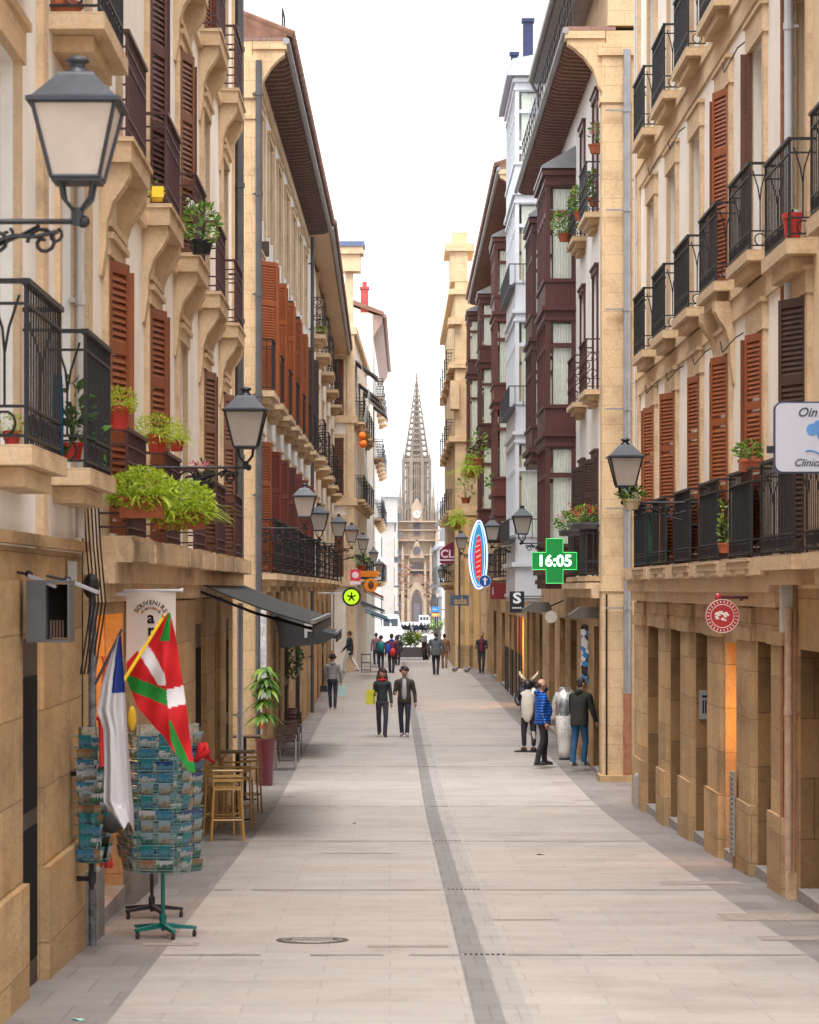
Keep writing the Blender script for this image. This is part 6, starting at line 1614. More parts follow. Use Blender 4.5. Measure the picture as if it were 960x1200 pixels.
# shop figures on the right
def mannequin_gown():
    Y = 62.5; t = thing('shop_mannequin', 'headless shop mannequin in a long white gown under clear plastic on the right', 'mannequin', (PX(662, Y), Y, G(Y)), R(170))
    m = MB(); m.lathe([(.10, .0), (.14, .2), (.17, .6), (.20, .95)], 14); v, f = skinmesh([(0, 0, .9), (0, 0, 1.1), (0, 0, 1.32), (-.17, 0, 1.40), (-.25, 0, 1.1), (-.27, .03, .85), (.17, 0, 1.40), (.25, 0, 1.1), (.27, .03, .85), (0, 0, 1.46)], [(0, 1), (1, 2), (2, 3), (3, 4), (4, 5), (2, 6), (6, 7), (7, 8), (2, 9)], [.17, .14, .15, .07, .06, .06, .07, .06, .06, .05], root=1)
    m.add(v, f); m.build('gown', plain('gown_white', (.72, .70, .70), .7, 0, .1, 6, .4), t, smooth=True)
    m = MB(); m.lathe([(.23, .55), (.30, .8), (.31, 1.2), (.26, 1.42), (.12, 1.56), (.03, 1.58)], 16)
    mt, nt, bb = newmat('clear_plastic'); nt.nodes.remove(bb); tr = N(nt, 'BsdfTransparent'); gl = N(nt, 'BsdfGlossy', Roughness=.32); mx = N(nt, 'MixShader'); nz = N(nt, 'TexNoise', Scale=7.0, Detail=4.0)
    rp = ramp(nt, nz.outputs[0], [(.4, (.12, .12, .12)), (.7, (.55, .55, .55))]); nt.links.new(rp, mx.inputs[0]); nt.links.new(tr.outputs[0], mx.inputs[1]); nt.links.new(gl.outputs[0], mx.inputs[2]); nt.links.new(mx.outputs[0], nt.nodes['Material Output'].inputs[0])
    m.build('plastic_cover', mt, t, smooth=True)
    m = MB(); m.ball((0, .14, 1.12), (.12, .05, .22), 12, 8); m.build('printed_apron', plain('grey_blue_print', (.13, .15, .2), .6, 0, .7, 20), t, smooth=True)
    m = MB(); m.cyl((0, 0, 1.45), (0, 0, 1.52), .04); m.ball((0, 0, 1.54), .045); m.build('neck_knob', rubber, t)
    m = MB(); m.cyl((0, 0, 0), (0, 0, .04), .13, n=14); m.build('base', rubber, t)
mannequin_gown()
Y = 65.5; t = thing('cow_statue', 'upright cow statue with cream horns and white apron outside a shop on the right', 'statue', (PX(620, Y), Y, G(Y)), R(165))
k = 1.0
m = MB(); v, f = skinmesh([(0, 0, .82), (0, 0, 1.0), (0, .02, 1.25), (0, 0, 1.42), (0, .02, 1.52), (0, .10, 1.55), (0, .24, 1.50), (-.19, 0, 1.38), (-.36, .06, 1.36), (-.44, .1, 1.47), (.19, 0, 1.38), (.28, .06, 1.18), (.18, .2, 1.05), (-.1, 0, .78), (-.11, .03, .45), (-.11, 0, .12), (.1, 0, .78), (.11, .03, .45), (.11, 0, .12)],
    [(0, 1), (1, 2), (2, 3), (3, 4), (4, 5), (5, 6), (3, 7), (7, 8), (8, 9), (3, 10), (10, 11), (11, 12), (0, 13), (13, 14), (14, 15), (0, 16), (16, 17), (17, 18)], [.17, .21, .20, .13, .10, .12, .075, .08, .065, .05, .08, .065, .05, .10, .07, .055, .10, .07, .055], root=1)
m.add(v, f)
mt, nt, bb = newmat('cow_hide'); vo = N(nt, 'TexVoronoi', Scale=3.2); tc = N(nt, 'TexCoord'); nt.links.new(tc.outputs['Object'], vo.inputs['Vector'])
rp = ramp(nt, vo.outputs['Color'], [(.62, (.02, .02, .03)), (.66, (.62, .58, .52))]); nt.links.new(rp, bb.inputs['Base Color'])
m.build('body', mt, t, smooth=True)
m = MB()
for sx in (-1, 1): m.tube([(sx*.06, .06, 1.62), (sx*.14, .05, 1.68), (sx*.20, .03, 1.76), (sx*.21, .02, 1.82)], [.035, .038, .03, .012], 8)
m.build('horn', plain('horn_cream', (.62, .52, .38)), t, smooth=True)
m = MB()
for sx in (-1, 1): m.ball((sx*.15, .06, 1.57), (.07, .02, .035), 8, 5)
m.build('ear', plain('cow_black', (.02, .02, .03)), t)
m = MB(); m.ball((0, .16, 1.05), (.15, .07, .38), 12, 10); m.build('apron', plain('apron_cream', (.66, .62, .55)), t, smooth=True)
m = MB()
for sx in (-1, 1): m.ball((sx*.11, .03, .06), (.075, .10, .065), 8, 6)
m.build('hoof', plain('hoof_brown', (.06, .03, .02)), t)
m = MB(); m.box(-.3, .3, -.2, .2, -.02, .025); m.build('base', rubber, t)
shirtm, nt, bb = newmat('blue_white_shirts'); vo = N(nt, 'TexVoronoi', Scale=9.0); tc = N(nt, 'TexCoord'); nt.links.new(tc.outputs['Object'], vo.inputs['Vector'])
rp = ramp(nt, vo.outputs['Color'], [(.2, (.02, .02, .03)), (.4, (.03, .14, .42)), (.55, (.04, .2, .5)), (.62, (.6, .6, .62)), (.8, (.7, .7, .7))]); nt.links.new(rp, bb.inputs['Base Color']); nt.nodes['Color Ramp'].color_ramp.interpolation = 'CONSTANT'
# menu board / low stone in front, towels on display
m = MB(); rnd = random.Random(9)
for k in range(7): m.box(-.075+.012*(k % 2), .085-.01*(k % 3), -.012*k, .03-.012*k, -.17*k-.19, -.17*k)
o = tag(m.build('display_shirts', shirtm, None, at(685, 733, 59.9)), 'blue and white garments hanging in the doorway behind the man in jeans', 'clothes')

# ------------------------------------------------------------------ signs
neon = emis('neon_white', (.35, .5, .95), .6); neonb = emis('neon_blue', (.02, .15, 1), 1.6)
def flat(poly, y0, y1): m = MB(); m.prism(poly, y0, y1, 'y'); return m
Y = 56.6; k = Y/F; t = thing('pharmacy_cross', 'green illuminated pharmacy cross showing 16:05 over the right pavement', 'pharmacy sign', at(650, 657.5, Y))
a, b_, c_ = 9.8*k, 26*k, 26*k; hh = 10*k
cross = [(-a, -c_), (a, -c_), (a, -hh), (b_, -hh), (b_, hh), (a, hh), (a, c_), (-a, c_), (-a, hh), (-b_, hh), (-b_, -hh), (-a, -hh)]
m = flat(cross, 0, .14); m.build('case', plain('dark_green_case', (.0, .10, .03), .4), t)
m = flat([(x*.955, z*.955) for x, z in cross], -.006, -.001); m.build('screen', emis('led_green', (.0, .16, .03), .12), t)
m = MB(); textmb(m, '16:05', 18.5*k, Matrix.Translation((0, -.014, -.005)) @ FACE, .003, bold=.006); m.build('digits', emis('led_white', (.7, 1, .8), 1.0), t)
m = MB()
for q in range(12):
    p, p2 = cross[q], cross[(q+1) % 12]; m.tube([(p[0], -.006, p[1]), (p2[0], -.006, p2[1])], .008, 4)
m.build('border', emis('led_edge', (.02, .5, .1), .25), t)
m = MB(); m.box(b_, .86, .03, .08, -.03, .03); m.build('bracket', iron, t)
# surfboard neon
Y = 97; k = Y/F; t = thing('surfboard_sign', 'surfboard-shaped neon sign with blue edge and red centre standing upright', 'neon sign', at(560.5, 650, Y))
def board(s_, n=24):
    L = []
    for i in range(n):
        q = 2*PI*i/n; x = math.sin(q); z = math.cos(q); w = 10.5*k*(abs(x)**.9)*(1 if x > 0 else -1)*(1-.35*max(0, z)**2); L.append((w*s_+1.0*k*z*z, z*40*k*(1-(1-s_)*.3)))
    return L
flat(board(1.0), 0, .12).build('case', plain('sign_navy', (.01, .03, .2)), t)
flat(board(.93), -.008, -.002).build('blue_edge', emis('sign_blue', (.01, .06, .5), .35), t)
flat(board(.66), -.014, -.01).build('teal_field', emis('sign_teal', (.03, .22, .42), .2), t)
flat([(x*.9, z*.8-4*k) for x, z in board(.48)], -.02, -.016).build('red_field', emis('sign_red', (.5, .015, .02), .25), t)
m = MB(); p = board(1.0)+[board(1.0)[0]]; m.tube([(x, -.01, z) for x, z in p], .03, 5); p = [(x, z) for x, z in board(.72)]; m.tube([(x, -.02, z) for x, z in p+[p[0]]], .012, 4); m.build('neon_tube', neon, t)
rnd = random.Random(3)
for i in range(9): m = MB(); z = (-26+6*i)*k; w = 3.4*k*(1-abs(z)/(40*k)*.6); m.box(-w, w, -.026, -.021, -.011, .02, Matrix.Translation((rnd.uniform(-.02, .03), 0, z)) @ Matrix.Rotation(R(-28), 4, 'Y')); m.build('white_stripe', plain('sign_white', (.7, .72, .75)), t)
m = MB(); m.box(.2, 1.2, .04, .08, .4, .45); m.box(.2, 1.2, .04, .08, -.6, -.55); m.build('bracket', iron, t)
def disc(name, label, cat, px, py, Y, r, mats, depth=.05):
    t = thing(name, label, cat, at(px, py, Y)); m = MB(); m.cyl((0, 0, 0), (0, depth, 0), r, n=28); m.build('plate', mats, t); return t
t = disc('arrow_sign', 'round blue sign with a white up arrow at the foot of the surfboard', 'road sign', 568.5, 681, 92, .185, plain('sign_blue_paint', (.01, .07, .36), .4))
flat([(-.03, -.12), (.03, -.12), (.03, .03), (.09, .03), (0, .13), (-.09, .03), (-.03, .03)], -.012, -.002).build('arrow', plain('sign_white', (.7, .72, .75)), t)
m = MB(); m.tube([(.19*math.cos(q*PI/14), -.002, .19*math.sin(q*PI/14)) for q in range(29)], .008, 4); m.build('rim', plain('sign_white', (.7, .72, .75)), t)
m = MB(); m.box(.18, 1.4, .02, .05, -.02, .02); m.build('bracket', iron, t)
Y = 76; k = Y/F; t = thing('shop_sign', 'square black projecting sign with a rounded white emblem', 'shop sign', at(606, 705.5, Y)); s_ = 8.6*k; h = 12.5*k
m = MB(); m.box(-s_, s_, 0, .12, -h, h); m.build('panel', plain('sign_black', (.012, .02, .03), .3), t)
m = MB(); textmb(m, 'S', 17*k, Matrix.Translation((-.0, -.006, .09)) @ Matrix.Scale(1.25, 4, (1, 0, 0)) @ FACE, .002, bold=.012)
for q in range(5): m.box(-s_*.62+q*s_*.26, -s_*.62+q*s_*.26+s_*.17, -.006, -.001, -h*.62, -h*.48)
m.build('emblem', emis('sign_soft_white', (.6, .62, .65), .1), t); m = MB(); m.box(s_, s_+.5, .04, .08, h*.5, h*.58); m.build('bracket', iron, t)
Y = 88; k = Y/F; t = thing('shop_sign', 'dark red box sign above the dark-plinthed shop', 'shop sign', at(584, 692, Y)); m = MB(); m.box(-9*k, 9*k, 0, .4, -10*k, 9*k); m.build('box', plain('dark_red_sign', (.16, .01, .015), .4), t); m = MB(); m.box(-6.6*k, -5.9*k, -.004, 0, -5*k, 4*k); m.build('mark', plain('sign_white', (.7, .72, .75)), t)
Y = 136; k = Y/F; t = thing('shop_sign', 'maroon sign with large white letters CL at the end of the right side', 'shop sign', at(523.5, 648, Y))
flat([(-8*k, -12*k), (9*k, -12.5*k), (9*k, 13*k), (2*k, 11*k), (-8*k, 3*k)], 0, .2).build('panel', plain('sign_maroon', (.17, .01, .05), .4), t)
flat([(-8.6*k, -9*k), (9.6*k, -9*k), (9.6*k, -7.6*k), (-8.6*k, -7.6*k)], -.01, -.004).build('line', plain('sign_white', (.7, .72, .75)), t)
m = MB(); textmb(m, 'CL', 13*k, Matrix.Translation((.6*k, -.012, -1.5*k)) @ FACE, .003, bold=.012); m.build('lettering', plain('sign_pink_white', (.75, .6, .68)), t)
Y = 118; k = Y/F; t = thing('shop_sign', 'slate blue sign with tan letters ada low on the right', 'shop sign', at(539.5, 703.5, Y)); m = MB(); m.box(-11.5*k, 10*k, 0, .15, -6.2*k, 6.2*k); m.build('panel', plain('slate_sign', (.06, .10, .16), .5), t)
m = MB(); textmb(m, 'ada', 11*k, Matrix.Translation((.5*k, -.006, -.8*k)) @ FACE, .003, bold=.012); m.build('lettering', plain('tan_letters', (.42, .27, .12)), t)
# round red beer sign
Y = 33.2; k = Y/F; t = thing('round_sign', 'round red sign with white ring lettering hanging over the right doorway', 'hanging sign', at(846.5, 722, Y)); r_ = 20*k
m = MB(); m.cyl((0, -.03, 0), (0, .03, 0), r_, n=32); m.build('disc', plain('sign_red_paint', (.38, .025, .03), .35, 0, .15, 4), t)
m = MB()
for rr in (.97, .68): m.tube([(r_*rr*math.cos(q*PI/16), -.032, r_*rr*math.sin(q*PI/16)) for q in range(33)], .004, 4)
for q in range(26):
    an = q*2*PI/26; m.box(-.005, .005, -.034, -.031, -.014, .014, Matrix.Translation((r_*.83*math.cos(an), 0, r_*.83*math.sin(an))) @ Matrix.Rotation(-(an-PI/2), 4, 'Y'))
rnd = random.Random(6)
for q in range(16): m.ball((rnd.uniform(-.07, .07), -.031, rnd.uniform(-.05, .055)), (rnd.uniform(.012, .03), .004, rnd.uniform(.008, .018)), 6, 4)
m.build('emblem', plain('sign_cream', (.7, .6, .56)), t)
m = MB(); m.ball((-.045, 0, r_+.02), (.04, .03, .05), 8, 6); m.build('knob', plain('sign_red_paint', (.38, .025, .03)), t)
m = MB(); m.box(-.05, .38, -.012, .012, r_+.0, r_+.035); m.box(.20, .24, -.01, .01, r_-.02, r_+.03); m.box(.32, .345, -.02, .02, r_-.1, r_+.12); m.build('bracket', plain('bracket_red_black', (.06, .01, .012)), t)
# clinic sign
Y = 24.2; k = Y/F; t = thing('clinic_sign', 'white clinic sign with blue emblem and script lettering at the right edge', 'shop sign', at(908, 512.5, Y)); W = 140*k; h = 42*k
def rrect(w, h, r, x0=0):
    L = []
    for cx, cz, a0 in ((w-r, h-r, 0), (r, h-r, 90), (r, -h+r, 180), (w-r, -h+r, 270)):
        for q in range(5): L.append((x0+cx+r*math.cos(R(a0+q*22.5)), cz+r*math.sin(R(a0+q*22.5))))
    return L
flat(rrect(W, h, .06), 0, .1).build('frame', plain('navy_frame', (.03, .04, .10), .4), t)
flat([(x*(1-.02)+.008, z*.955) for x, z in rrect(W, h, .06)], -.006, -.001).build('panel', plain('sign_pale', (.46, .47, .54), .3, 0, .03), t)
m = MB(); textmb(m, 'Oin klinika', 13*k*1.15, Matrix.Translation((26*k, -.009, 29*k)) @ FACE, .001, 'LEFT', .35, .001); m.build('lettering', plain('ink', (.03, .03, .05)), t); m = MB(); textmb(m, 'Clinica del pie', 11*k*1.1, Matrix.Translation((22*k, -.009, -30*k)) @ FACE, .001, 'LEFT', .35, .001); m.build('lettering', plain('ink', (.03, .03, .05)), t)
m = MB()
for cx, cz, r1 in ((44, 9, 7), (52, 12, 8), (62, 9, 9), (56, 4, 7), (72, 12, 8)): m.cyl((cx*k, -.0085-cx*.00003, cz*k), (cx*k, -.003, cz*k), r1*k, n=18)
m.build('blue_emblem', plain('emblem_blue', (.08, .22, .48)), t)
m = MB(); m.tube([((36+i*4)*k, -.008, (-19+4*math.sin(i*.6+.8))*k) for i in range(14)], .007, 5); m.build('swoosh', plain('emblem_blue', (.08, .22, .48)), t)
m = MB(); m.box(-.06, 0, .03, .06, -.13, -.07); m.tube([(W*.5, .05, h), (W*.5, .05, h+.25), (W+.1, .05, h+.25)], .015, 5); m.build('bracket', iron, t)
# left signs
Y = 86; k = Y/F; t = disc('lime_sign', 'round lime green lit sign with a black asterisk on the left', 'shop sign', 412, 699.5, Y, 11*k, iron, .12)
m = MB(); m.cyl((0, -.012, 0), (0, -.001, 0), 8.8*k, n=28); m.build('face', emis('lime', (.40, .72, .01), .25), t)
m = MB()
for q in range(5): m.box(-.022, .022, -.018, -.013, 0, 5.4*k, Matrix.Rotation(q*2*PI/5, 4, 'Y'))
m.build('asterisk', void, t); m = MB(); m.box(-1.0, -.2, .04, .08, .1, .14); m.box(-.6, -.56, .04, .08, -1.6, .14); m.build('bracket', whitew, t)
Y = 100; k = Y/F; t = thing('shop_sign', 'square pinkish red sign over a white strip on the left', 'shop sign', at(416.5, 674, Y)); m = MB(); m.box(-6*k, 6*k, 0, .12, -6.5*k, 6.5*k); m.build('panel', emis('pink_red', (.5, .02, .06), .1), t)
m = MB(); m.ball((0, -.004, 0), (4*k, .01, 4*k), 10, 8); m.box(-6.5*k, 6.5*k, -.002, .1, -11*k, -7.4*k); m.build('white_part', plain('sign_pink_white', (.75, .6, .68)), t)
Y = 112; k = Y/F; t = thing('bar_sign', 'orange wooden bar sign with a round orange medallion hanging under it', 'hanging sign', at(433, 672.5, Y)); m = MB(); m.box(-11*k, 11*k, 0, .1, -3.4*k, 3.4*k); m.box(-10.4*k, 10.4*k, -.01, 0, -.4*k, .4*k); m.build('board', plain('orange_sign', (.72, .22, .01), .4), t)
m = MB(); m.cyl((.06, 0, -13*k), (.06, .1, -13*k), 8*k, n=20); m.build('medallion', plain('orange_sign', (.72, .22, .01)), t); m = MB(); m.ball((.06, -.004, -13*k), (3.5*k, .02, 5*k), 8, 6); m.build('dark_figure', brownw, t)
for i, (px, py) in enumerate(((424.5, 511), (425.5, 520))):
    m = MB(); m.ball((0, 0, 0), (.17, .17, .18), 12, 10); m.cyl((0, 0, .17), (0, 0, .4), .01, n=4); tag(m.build('paper_lantern', plain('orange_paper', (.85, .18, .01), .7), None, at(px, py, 126), smooth=True), ['upper orange paper ball lantern hanging high on the left', 'lower orange paper ball lantern hanging high on the left'][i], 'paper lantern', 'orange paper lanterns')
t = thing('notice_plaque', 'grey notice plaque with dark print inside the third doorway of the corner house', 'plaque', (4.34, 39.86, ZW(843, 39.86))); m = MB(); m.box(-.09, .09, -.01, .01, 0, .40); m.build('plate', plain('plaque_grey', (.33, .32, .31), .4), t)
m = MB()
for q in range(3): m.box(-.045+q*.035, -.045+q*.035+.02, -.014, -.0105, .08, .26)
m.box(-.05, .05, -.014, -.0105, .30, .33); m.build('print', void, t)
m = MB(); m.cyl((0, 0, 0), (0, .02, 0), .07, n=14); m.box(-.004, .004, 0, .01, -.35, -.05); tag(m.build('enamel_sign', plain('dark_blue_enamel', (.03, .03, .08)), None, at(751, 707, 48.9)), 'small dark oval sign on a rod at the alley corner', 'sign')
m = MB(); m.cyl((0, 0, 0), (0, .03, 0), .13, n=20); tag(m.build('round_plate', plain('plaque_white', (.45, .43, .38)), None, at(646, 723, 62)), 'plain round white plate sign under the pale canopy', 'sign')
# ------------------------------------------------------------------ cathedral
Yc = 850.; K = Yc/F
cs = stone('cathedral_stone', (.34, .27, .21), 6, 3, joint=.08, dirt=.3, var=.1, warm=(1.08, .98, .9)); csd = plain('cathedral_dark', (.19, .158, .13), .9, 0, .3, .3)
cx = PX(488.5, Yc); cg = -6.0
t = thing('cathedral', 'tall gothic cathedral tower with openwork spire closing the street', 'cathedral', (cx, Yc, cg))
def cz(py): return ZW(py, Yc)-cg
def cxw(px): return (px-488.5)*K
hw = 25.2*K
m = MB()
m.box(-hw, hw, 0, 40*K, 0, cz(612)); m.box(-hw-.5*K, hw+.5*K, -1.2, 40*K, 0, cz(700))
for py, o_ in ((612, 1.1), (622, .4), (634, .9), (651, .5), (669, 1.0), (684, .4), (697, .9)): m.box(-hw-o_, hw+o_, -o_-.5, 40*K, cz(py), cz(py-1.5))
for i in range(21):                      # fine ribs over the face
    x = (-24+2.4*i)*K
    if abs(x) < 8.5*K: continue
    m.box(x-.32*K, x+.32*K, -.55, 0, cz(697), cz(636)); m.box(x-.28*K, x+.28*K, -.5, 0, cz(634), cz(613))
m.build('tower', cs, t)
for sx in (-1, 1):                        # stepped buttresses with gables
    for x, w, d, zt_ in ((23.6, 2.0, 3.0, 628), (16.5, 1.5, 2.2, 646), (9.8, 1.2, 2.0, 664)):
        m = MB(); a_, c_ = sorted((sx*(x-w)*K, sx*(x+w)*K)); m.box(a_, c_, -d, 2, 0, cz(zt_)); m.box(a_-.3*K, c_+.3*K, -d-1, 2, 0, cz(zt_+38)); m.prism([(a_, cz(zt_)), (c_, cz(zt_)), ((a_+c_)/2, cz(zt_-8))], -d, 1, 'y'); m.build('buttress', cs, t)
def arch(w, z0, z1, n=8):
    P_ = [(-w, z0), (w, z0)]; sp_ = z0+(z1-z0)*.62
    for i in range(n+1): q = i/n; P_.append((w*(1-q**1.6), sp_+(z1-sp_)*(1-(1-q)**1.7)))
    for i in range(n-1, -1, -1): q = i/n; P_.append((-w*(1-q**1.6), sp_+(z1-sp_)*(1-(1-q)**1.7)))
    return P_
m = MB(); m.prism(arch(9.5*K, 0, cz(682)), -2.2, -1.25, 'y'); m.prism(arch(8.2*K, 0, cz(686)), -2.6, -2.25, 'y'); m.build('portal', cs, t)
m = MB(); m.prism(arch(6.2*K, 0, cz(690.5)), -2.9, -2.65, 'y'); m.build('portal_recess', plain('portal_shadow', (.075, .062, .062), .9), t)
m = MB(); m.box(-3.8*K, 3.8*K, -3.1, -2.95, 0, cz(707)); m.build('door', plain('cathedral_door', (.10, .085, .11), .7), t)
m = MB(); m.prism([(-9*K, cz(654)), (9*K, cz(654)), (0, cz(630))], -1.4, -.62, 'y'); m.build('front_gable', cs, t)
m = MB(); m.cyl((0, -2.0, cz(645)), (0, -1.45, cz(645)), 4.6*K, n=20); m.build('rose_window', plain('rose_dark', (.07, .06, .07), .6), t)
for i in range(6):
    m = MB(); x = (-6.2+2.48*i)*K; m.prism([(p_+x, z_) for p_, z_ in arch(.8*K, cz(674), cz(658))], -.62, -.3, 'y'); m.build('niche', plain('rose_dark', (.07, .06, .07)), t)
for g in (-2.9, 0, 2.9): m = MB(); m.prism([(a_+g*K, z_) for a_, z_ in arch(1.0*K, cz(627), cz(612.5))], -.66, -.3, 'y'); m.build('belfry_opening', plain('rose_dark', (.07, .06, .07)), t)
m = MB(); m.box(-6.5*K, 6.5*K, -.5, 1, cz(612), cz(595)); m.prism([(-7.5*K, cz(595)), (7.5*K, cz(595)), (0, cz(583))], -.5, .6, 'y'); m.build('clock_gable', cs, t)
m = MB(); m.cyl((0, -1.0, cz(603)), (0, -.55, cz(603)), 4.4*K, n=20); m.build('clock_face', plain('clock_white', (.70, .70, .68), .5), t)
m = MB(); m.box(-.12, .12, -1.12, -1.02, cz(603), cz(599.6)); m.box(-.1, 1.6, -1.12, -1.02, cz(603.2), cz(602.8)); m.build('clock_hand', void, t)
# octagonal open belfry
m = MB(); r0 = 16.8*K
for i in range(8):
    q = PI/8+i*PI/4; x, y = r0*math.cos(q), 18*K+r0*math.sin(q); m.box(x-2.0*K, x+2.0*K, y-1.6*K, y+1.6*K, cz(612), cz(537))
    m.lathe([(1.5*K, 0), (1.1*K, 3*K), (.1, 12*K)], 4, (x, y, cz(537)))
m.lathe([(r0+1*K, 0), (r0+1*K, 5*K)], 8, (0, 18*K, cz(541))); m.lathe([(r0+1.5*K, 0), (r0+1*K, 3*K)], 8, (0, 18*K, cz(596)))
m.lathe([(r0*.98, 0), (r0*.98, 15*K)], 8, (0, 18*K, cz(612)))
m.lathe([(r0*.62, 0), (r0*.62, 50*K), (r0*.5, 56*K)], 8, (0, 18*K, cz(597)))
for i in range(8):     # tracery mullions and transoms between the piers
    q0, q1 = PI/8+i*PI/4, PI/8+(i+1)*PI/4
    for f_ in (.3, .5, .7):
        x = r0*.95*((1-f_)*math.cos(q0)+f_*math.cos(q1)); y = 18*K+r0*.95*((1-f_)*math.sin(q0)+f_*math.sin(q1)); m.box(x-.75*K, x+.75*K, y-.5*K, y+.5*K, cz(596), cz(541))
    for py in (560, 577, 548):
        a = Vector((r0*.93*math.cos(q0), 18*K+r0*.93*math.sin(q0), cz(py))); b_ = Vector((r0*.93*math.cos(q1), 18*K+r0*.93*math.sin(q1), cz(py))); m.tube([a, (a+b_)/2+Vector((0, 0, 2.5*K)), b_], 1.0*K, 4)
for sx in (-1, 1):     # corner pinnacles of the tower
    for x, w, z0, z1 in ((24.4, 1.5, 612, 585), (21.6, 1.1, 612, 592), (19.4, 1.7, 612, 560), (16.8, 1.2, 612, 584), (13.5, 1.1, 612, 588), (10, 1.0, 612, 590)):
        m.box(sx*x*K-w*K, sx*x*K+w*K, .5, .5+2*w*K, cz(z0), cz((z0*.45+z1*.55)))
        m.lathe([(w*1.5*K, 0), (w*.9*K, 1.5*K), (.1, (z0*.45+z1*.55-z1)*K)], 4, (sx*x*K, .5+w*K, cz(z0*.45+z1*.55)))
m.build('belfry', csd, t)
# openwork spire
m = MB(); zb_, zt_ = cz(541), cz(443); rb = 15.5*K
def sp(i, f_): q = PI/8+i*PI/4; r = rb*(1-f_)**1.0+.5*K*f_; return Vector((r*math.cos(q), 18*K+r*math.sin(q), zb_+(zt_-zb_)*f_))
for i in range(8):
    m.tube([sp(i, k_/14) for k_ in range(15)], [1.35*K*(1-.72*k_/14) for k_ in range(15)], 4)
    for k_ in range(1, 14): p = sp(i, k_/14); d = Vector((p.x, p.y-18*K, 0)).normalized(); m.tube([p, p+d*1.5*K+Vector((0, 0, .7*K))], [.6*K, .3*K], 4)
NR = 15
m.lathe([(rb*.60, 0), (.3*K, (zt_-zb_)*.96)], 8, (0, 18*K, zb_))
for k_ in range(NR):
    f_ = k_/NR
    for i in range(8):
        a, b_ = sp(i, f_), sp(i+1, f_); th = .95*K*(1-.5*f_); m.tube([a, b_], th, 4)
        if f_ < .8:
            c_ = sp(i, f_+.5/NR); d = sp(i+1, f_+.5/NR); w = .7*K; m.tube([(a+b_)/2, c_], w, 4); m.tube([(a+b_)/2, d], w, 4)
m.cyl((0, 18*K, zt_-4*K), (0, 18*K, cz(437)), 1.2*K, .6*K, 8); m.ball((0, 18*K, cz(441)), 1.6*K, 8, 6); m.box(-1.2*K, 1.2*K, 18*K-.2, 18*K+.2, cz(438), cz(437.2)); m.box(-.25*K, .25*K, 18*K-.2, 18*K+.2, cz(441), cz(434))
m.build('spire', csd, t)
# nave behind, side aisles
m = MB(); m.box(-70, -hw, 20, 60, 0, cz(672)); m.box(hw, 70, 20, 60, 0, cz(672)); m.build('nave_wall', cs, t)
m = MB(); m.prism([(20, cz(672)), (60, cz(672)), (50, cz(632)), (40, cz(632))], -70, 70, 'x'); m.build('nave_roof', plain('blue_slate', (.16, .20, .26), .6, 0, .12, .2), t)
# ------------------------------------------------------------------ far avenue houses
def farhouse(label, x0, x1, y, ztop, depth, wallc, rows, cols, seed):
    t = thing('distant_house', label, 'building', ((x0+x1)/2, y, -6.5), 0, 'pale houses along the far avenue'); w = x1-x0; h = ztop+6.5
    m = MB(); m.box(-w/2, w/2, 0, depth, 0, h); m.build('wall', plaster('far_%s' % seed, wallc, .2), t)
    m = MB(); m.box(-w/2-.3, w/2+.3, -.4, depth, h, h+.5); m.build('cornice', greyw, t)
    side = 1 if x1 < 5 else -1; xs = w/2*side
    for r in range(rows):
        for c_ in range(cols):
            yy = depth*(c_+.5)/cols; z = 4+r*3.3
            if z+2 > h: continue
            f = MB(); f.box(*sorted((xs, xs+side*.06)), yy-.7, yy+.7, z, z+2.1); f.box(*sorted((xs, xs+side*.8)), yy-1.1, yy+1.1, z-.25, z-.05); o = f.build('window', plain('far_pane', (.12, .13, .15), .3), t)
        for c_ in range(max(1, int(w/3))):
            xx = -w/2+1.5+c_*3; z = 4+r*3.3
            if z+2 > h or xx > w/2-.8: continue
            f = MB(); f.box(xx-.6, xx+.6, -.06, 0, z, z+2.1); f.build('window', plain('far_pane', (.12, .13, .15)), t)
farhouse('pale house in the gap left of the cathedral, with balconies', -12, PX(462, 330), 330, ZW(612, 330), 60, (.42, .40, .38), 8, 10, 1)
farhouse('white house farther back left of the cathedral', -30, PX(466, 520), 520, ZW(700, 520)+18, 60, (.40, .39, .38), 7, 8, 2)
farhouse('white house in the gap right of the cathedral behind the lanterns', PX(518, 300), 16, 300, ZW(640, 300), 60, (.46, .455, .45), 8, 9, 3)
farhouse('tall pale block rising right of the cathedral', PX(522, 420), 30, 420, ZW(590, 420), 50, (.42, .42, .43), 9, 6, 4)
# bare trees by the church
def tree(label, px, Y, h, r, mat, n, seed, size=.6, group='trees on the far avenue'):
    X = PX(px, Y); t = thing('street_tree', label, 'tree', (X, Y, G(Y)), 0, group); rnd = random.Random(seed); m = MB()
    m.tube([(0, 0, 0), (.1, 0, h*.35), (0, 0, h*.7)], [.28, .2, .08], 8)
    f = MB()
    for i in range(12):
        q = rnd.uniform(0, 6.28); e = Vector((r*.8*math.cos(q), r*.8*math.sin(q), h*rnd.uniform(.6, .98))); m.tube([(0, 0, h*.33), tuple(Vector((e.x*.4, e.y*.4, h*.6))), tuple(e)], [.1, .06, .02], 5); leaves(f, e, (r*.42, r*.42, h*.14), n, size, rnd)
    m.build('trunk', wood('bark', (.10, .07, .05), .9), t); f.build('crown', mat, t, recalc=False)
rust = leafmat('russet_leaf', (.22, .12, .08), (.32, .21, .15))
tree('russet-leaved tree left of the cathedral portal', 455, 640, 13, 4.2, rust, 60, 1, .8); tree('smaller russet tree just left of the first', 447, 600, 11, 3.6, rust, 50, 2, .7); tree('small russet tree at the right of the cathedral portal', 506, 660, 10, 3, rust, 40, 3, .7)
